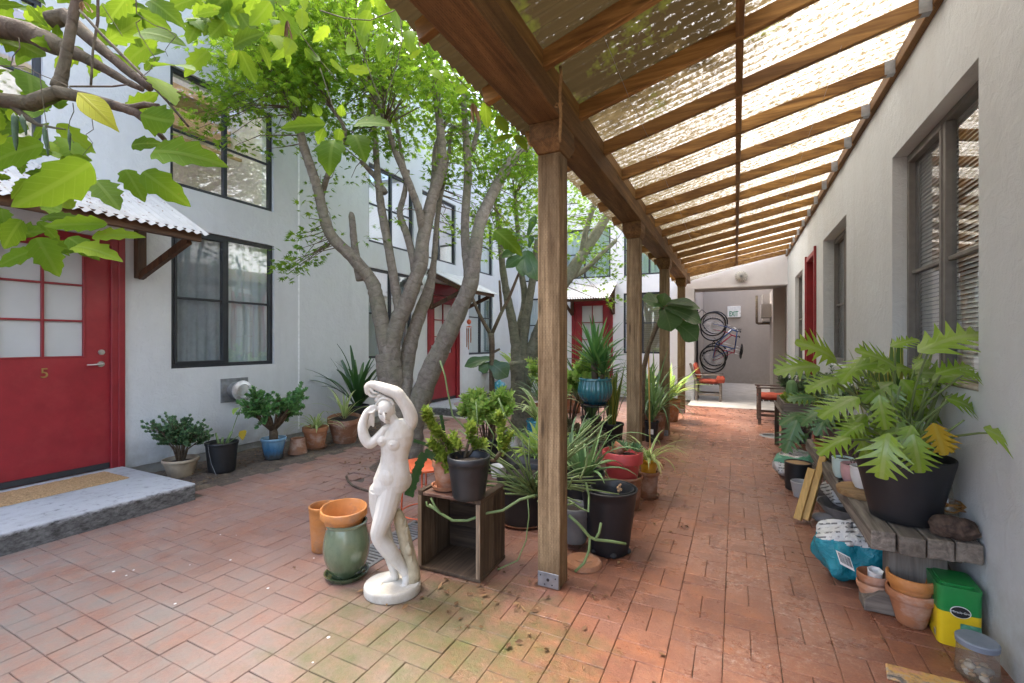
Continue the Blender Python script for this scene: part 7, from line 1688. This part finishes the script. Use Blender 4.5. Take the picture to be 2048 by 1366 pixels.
t = thing('slatted_table', 'low weathered slatted table holding a wooden trough beyond the bench', 'table', (.72, 6.55, 0))
for k in range(6): b = MB(); b.box((.47 + k * .088, 6.05, .555), (.545 + k * .088, 7.2, .577), r=U(0, 1)); b.build('slat', M['bench_wood'], t, bevel=.003)
for x in (.50, .96):
    for y in (6.1, 7.1): b = MB(); b.box((x - .025, y - .025, .003), (x + .025, y + .025, .554)); b.build('leg', M['crate_wood_z'], t, bevel=.003)
t = thing('wooden_trough', 'long grey wooden trough of cacti and small succulents on the slatted table', 'planter', (.68, 6.5, .578)); b = MB()
b.box((.50, 6.15, .58), (.95, 6.17, .68)); b.box((.50, 7.08, .58), (.95, 7.10, .68)); b.box((.50, 6.171, .58), (.52, 7.079, .68)); b.box((.93, 6.171, .58), (.95, 7.079, .68)); b.box((.521, 6.171, .58), (.929, 7.079, .595)); b.build('box', M['bench_wood_x'], t, bevel=.003)
b = MB(); b.box((.521, 6.171, .596), (.929, 7.079, .66)); b.build('soil', M['soil'], t)
random.seed(53); b = MB()
for _ in range(46): rosette(b, V3(U(.53, .92), U(6.2, 7.05), .68), UP + rvec() * .4, 11, U(.05, .08), .013, U(.2, .9), O_OBOV, .75)
b.build('foliage', L['succ'], t)
c = at(1583, 760, X=.66); b = MB(); b.lathe([(.03, .64), (.055, .68), (.065, .76), (.055, .85), (.03, .89), (0, .895)], 40, (.66, c.y, 0), rib=(.07, 12, 0, 4)); b.build('cactus', L['aloe'], t, smooth=True)
t = potted('wiry dark-stemmed plant in a pot by the red door of the grey building', (.80, 7.45, 0), 'plum_glaze', .13, .17, .35, rim=.03); shrubby(t, .33, .32, .75, 12, 'shrub', .05, .010, .008, 10, 91, 7, open_=.9)
# ---------------------------------------------------------------- bicycles hung on end in the passage
def bicycle(label, Y, xw, zt, zb, rw, tube_mat, th=.012):
    t = thing('bicycle', label, 'bicycle', (xw, Y, zt), 'bicycles hung in the passage')
    def wheel(z):
        b = MB(); b.tube([(xw + rw * math.cos(2*math.pi*k/40), Y, z + rw * math.sin(2*math.pi*k/40)) for k in range(41)], .021, 10, cap=False); w = b.build('wheel', M['black_rubber'], t, smooth=True)
        b = MB(); b.tube([(xw + (rw-.026) * math.cos(2*math.pi*k/40), Y, z + (rw-.026) * math.sin(2*math.pi*k/40)) for k in range(41)], .012, 8, cap=False); b.tube([(xw, Y - .05, z), (xw, Y + .05, z)], .02, 8)
        for k in range(18): a = 2*math.pi*k/18; b.tube([(xw, Y + (.02 if k % 2 else -.02), z), (xw + (rw-.03)*math.cos(a), Y, z + (rw-.03)*math.sin(a))], .0022, 4)
        b.build('rim', M['steel'], w)
    wheel(zt); wheel(zb); b = MB(); X = xw
    bb = (X + .08, Y, zb + .43 * (zt - zb) - .02); hd_t, hd_b = (X + .62, Y, zt - .22), (X + .50, Y, zt - .17); st_t = (X + .56, Y, zb + .26 * (zt - zb)); 
    b.tube([bb, hd_b], th * 1.6, 10); b.tube([st_t, hd_t], th * 1.3, 10); b.tube([bb, st_t], th * 1.3, 10); b.tube([hd_b, hd_t], th * 1.7, 10)
    for s in (-1, 1): b.tube([(X, Y + s * .06, zb), (bb[0], Y + s * .035, bb[2])], th * .8, 8); b.tube([(X, Y + s * .06, zb), (st_t[0] - .06, Y + s * .03, st_t[2])], th * .7, 8)
    b.build('frame', tube_mat, t, smooth=True)
    b = MB()
    for s in (-1, 1): b.tube([hd_b, (X + .40, Y + s * .05, zt - .10), (X, Y + s * .055, zt)], [th, th, th * .7], 8)
    b.build('fork', tube_mat, t, smooth=True)
    b = MB(); b.tube([hd_t, (X + .70, Y, zt - .20)], .013, 8); b.tube([(X + .70, Y - .28, zt - .24), (X + .71, Y - .1, zt - .20), (X + .71, Y + .1, zt - .20), (X + .70, Y + .28, zt - .24)], .013, 8); b.tube([(X + .70, Y - .28, zt - .24), (X + .70, Y - .16, zt - .21)], .018, 8); b.build('handlebar', M['black_metal'], t, smooth=True)
    b = MB(); b.tube([st_t, (X + .70, Y, st_t[2] - .05)], .013, 8); b.build('seat_post', M['steel'], t, smooth=True)
    b = MB(); b.ball((X + .73, Y, st_t[2] - .04), .035, .06, .13, 14); b.build('saddle', M['black_rubber'], t, smooth=True)
    b = MB(); rr = .09; b.tube([(bb[0] + rr*math.cos(k*.3142), Y - .05, bb[2] + rr*math.sin(k*.3142)) for k in range(21)], .008, 6); b.tube([(bb[0], Y - .05, bb[2]), (bb[0] + .12, Y - .08, bb[2] - .12)], .011, 6); b.box((bb[0] + .09, Y - .16, bb[2] - .14), (bb[0] + .15, Y - .07, bb[2] - .11)); b.tube([(bb[0], Y + .05, bb[2]), (bb[0] - .12, Y + .08, bb[2] + .12)], .011, 6); b.build('crank', M['black_metal'], t, smooth=True)
    return t
bicycle('blue bicycle hung by its wheel in the passage', 14.1, -.58, 1.90, .94, .33, plain('blue_enamel', (.03, .10, .32), .3, bump=0, coat=.5))
bicycle('red bicycle hung behind the blue one in the passage', 14.7, -.60, 1.76, .82, .33, plain('red_enamel', (.40, .02, .05), .3, bump=0, coat=.5))
bicycle('black and white bicycle hung deepest in the passage', 15.3, -.56, 1.98, 1.0, .34, M['steel'])
t = thing('bike_rail', 'black vertical bike storage rail on the passage wall', 'rail', (-.98, 13.9, 0)); b = MB(); b.box((-.998, 13.85, .5), (-.95, 13.93, 2.3)); b.build('upright', M['black_metal'], t); b = MB(); b.tube([(-.95, 13.89, 2.2), (-.85, 13.89, 2.3), (-.75, 13.89, 2.2)], .01, 6); b.build('hook', M['black_metal'], t)
# ---------------------------------------------------------------- litter and small stones on the ground
random.seed(61)
def scatter(n, fn, s0, s1, label, name='fallen_leaves', mat='litter'):
    b = MB()
    for _ in range(n):
        p = fn()
        if p is None: continue
        for k in range(random.choice((1, 1, 2))): card(b, p + V3(U(-.01, .01), U(-.01, .01), U(.002, .008)), U(0, 6.3), U(s0, s1), (U(-.5, .5), U(-.5, .5), 1))
    o = b.build(name, L['litter'] if mat == 'litter' else mat); o["kind"] = 'stuff'; tag(o, label, 'leaf litter' if mat == 'litter' else 'pebbles')
M['litter_'] = M['litter']; L['litter'] = M['litter']
scatter(500, lambda: V3(U(-5.5, -4.6), U(2.45, 6.6), U(.02, .035)), .006, .02, 'dry brown leaf bits on the soil bed along the pale wall')
scatter(460, lambda: V3(random.gauss(-1.25, .38), U(1.85, 6.4), .003), .010, .026, 'dry leaf bits on the bricks round the crate and pots')
scatter(70, lambda: V3(U(-4.2, .8), U(1.2, 9), .003), .007, .016, 'scattered dry leaf bits across the open brick paving')
scatter(200, lambda: V3(U(-4.0, -2.6), random.gauss(4.1, .4), .03), .01, .025, 'dry leaf bits about the base of the large maple')
b = MB()
for _ in range(12): p = V3(U(-3.6, -1.6), U(1.3, 2.2), .002); r = U(.003, .009); b.lathe([(r, 0), (r * .6, .002), (0, .002)], 7, p)
o = b.build('white_droppings', M['white_ceramic']); o["kind"] = 'stuff'; tag(o, 'small white splashes spotting the open bricks', 'splashes')
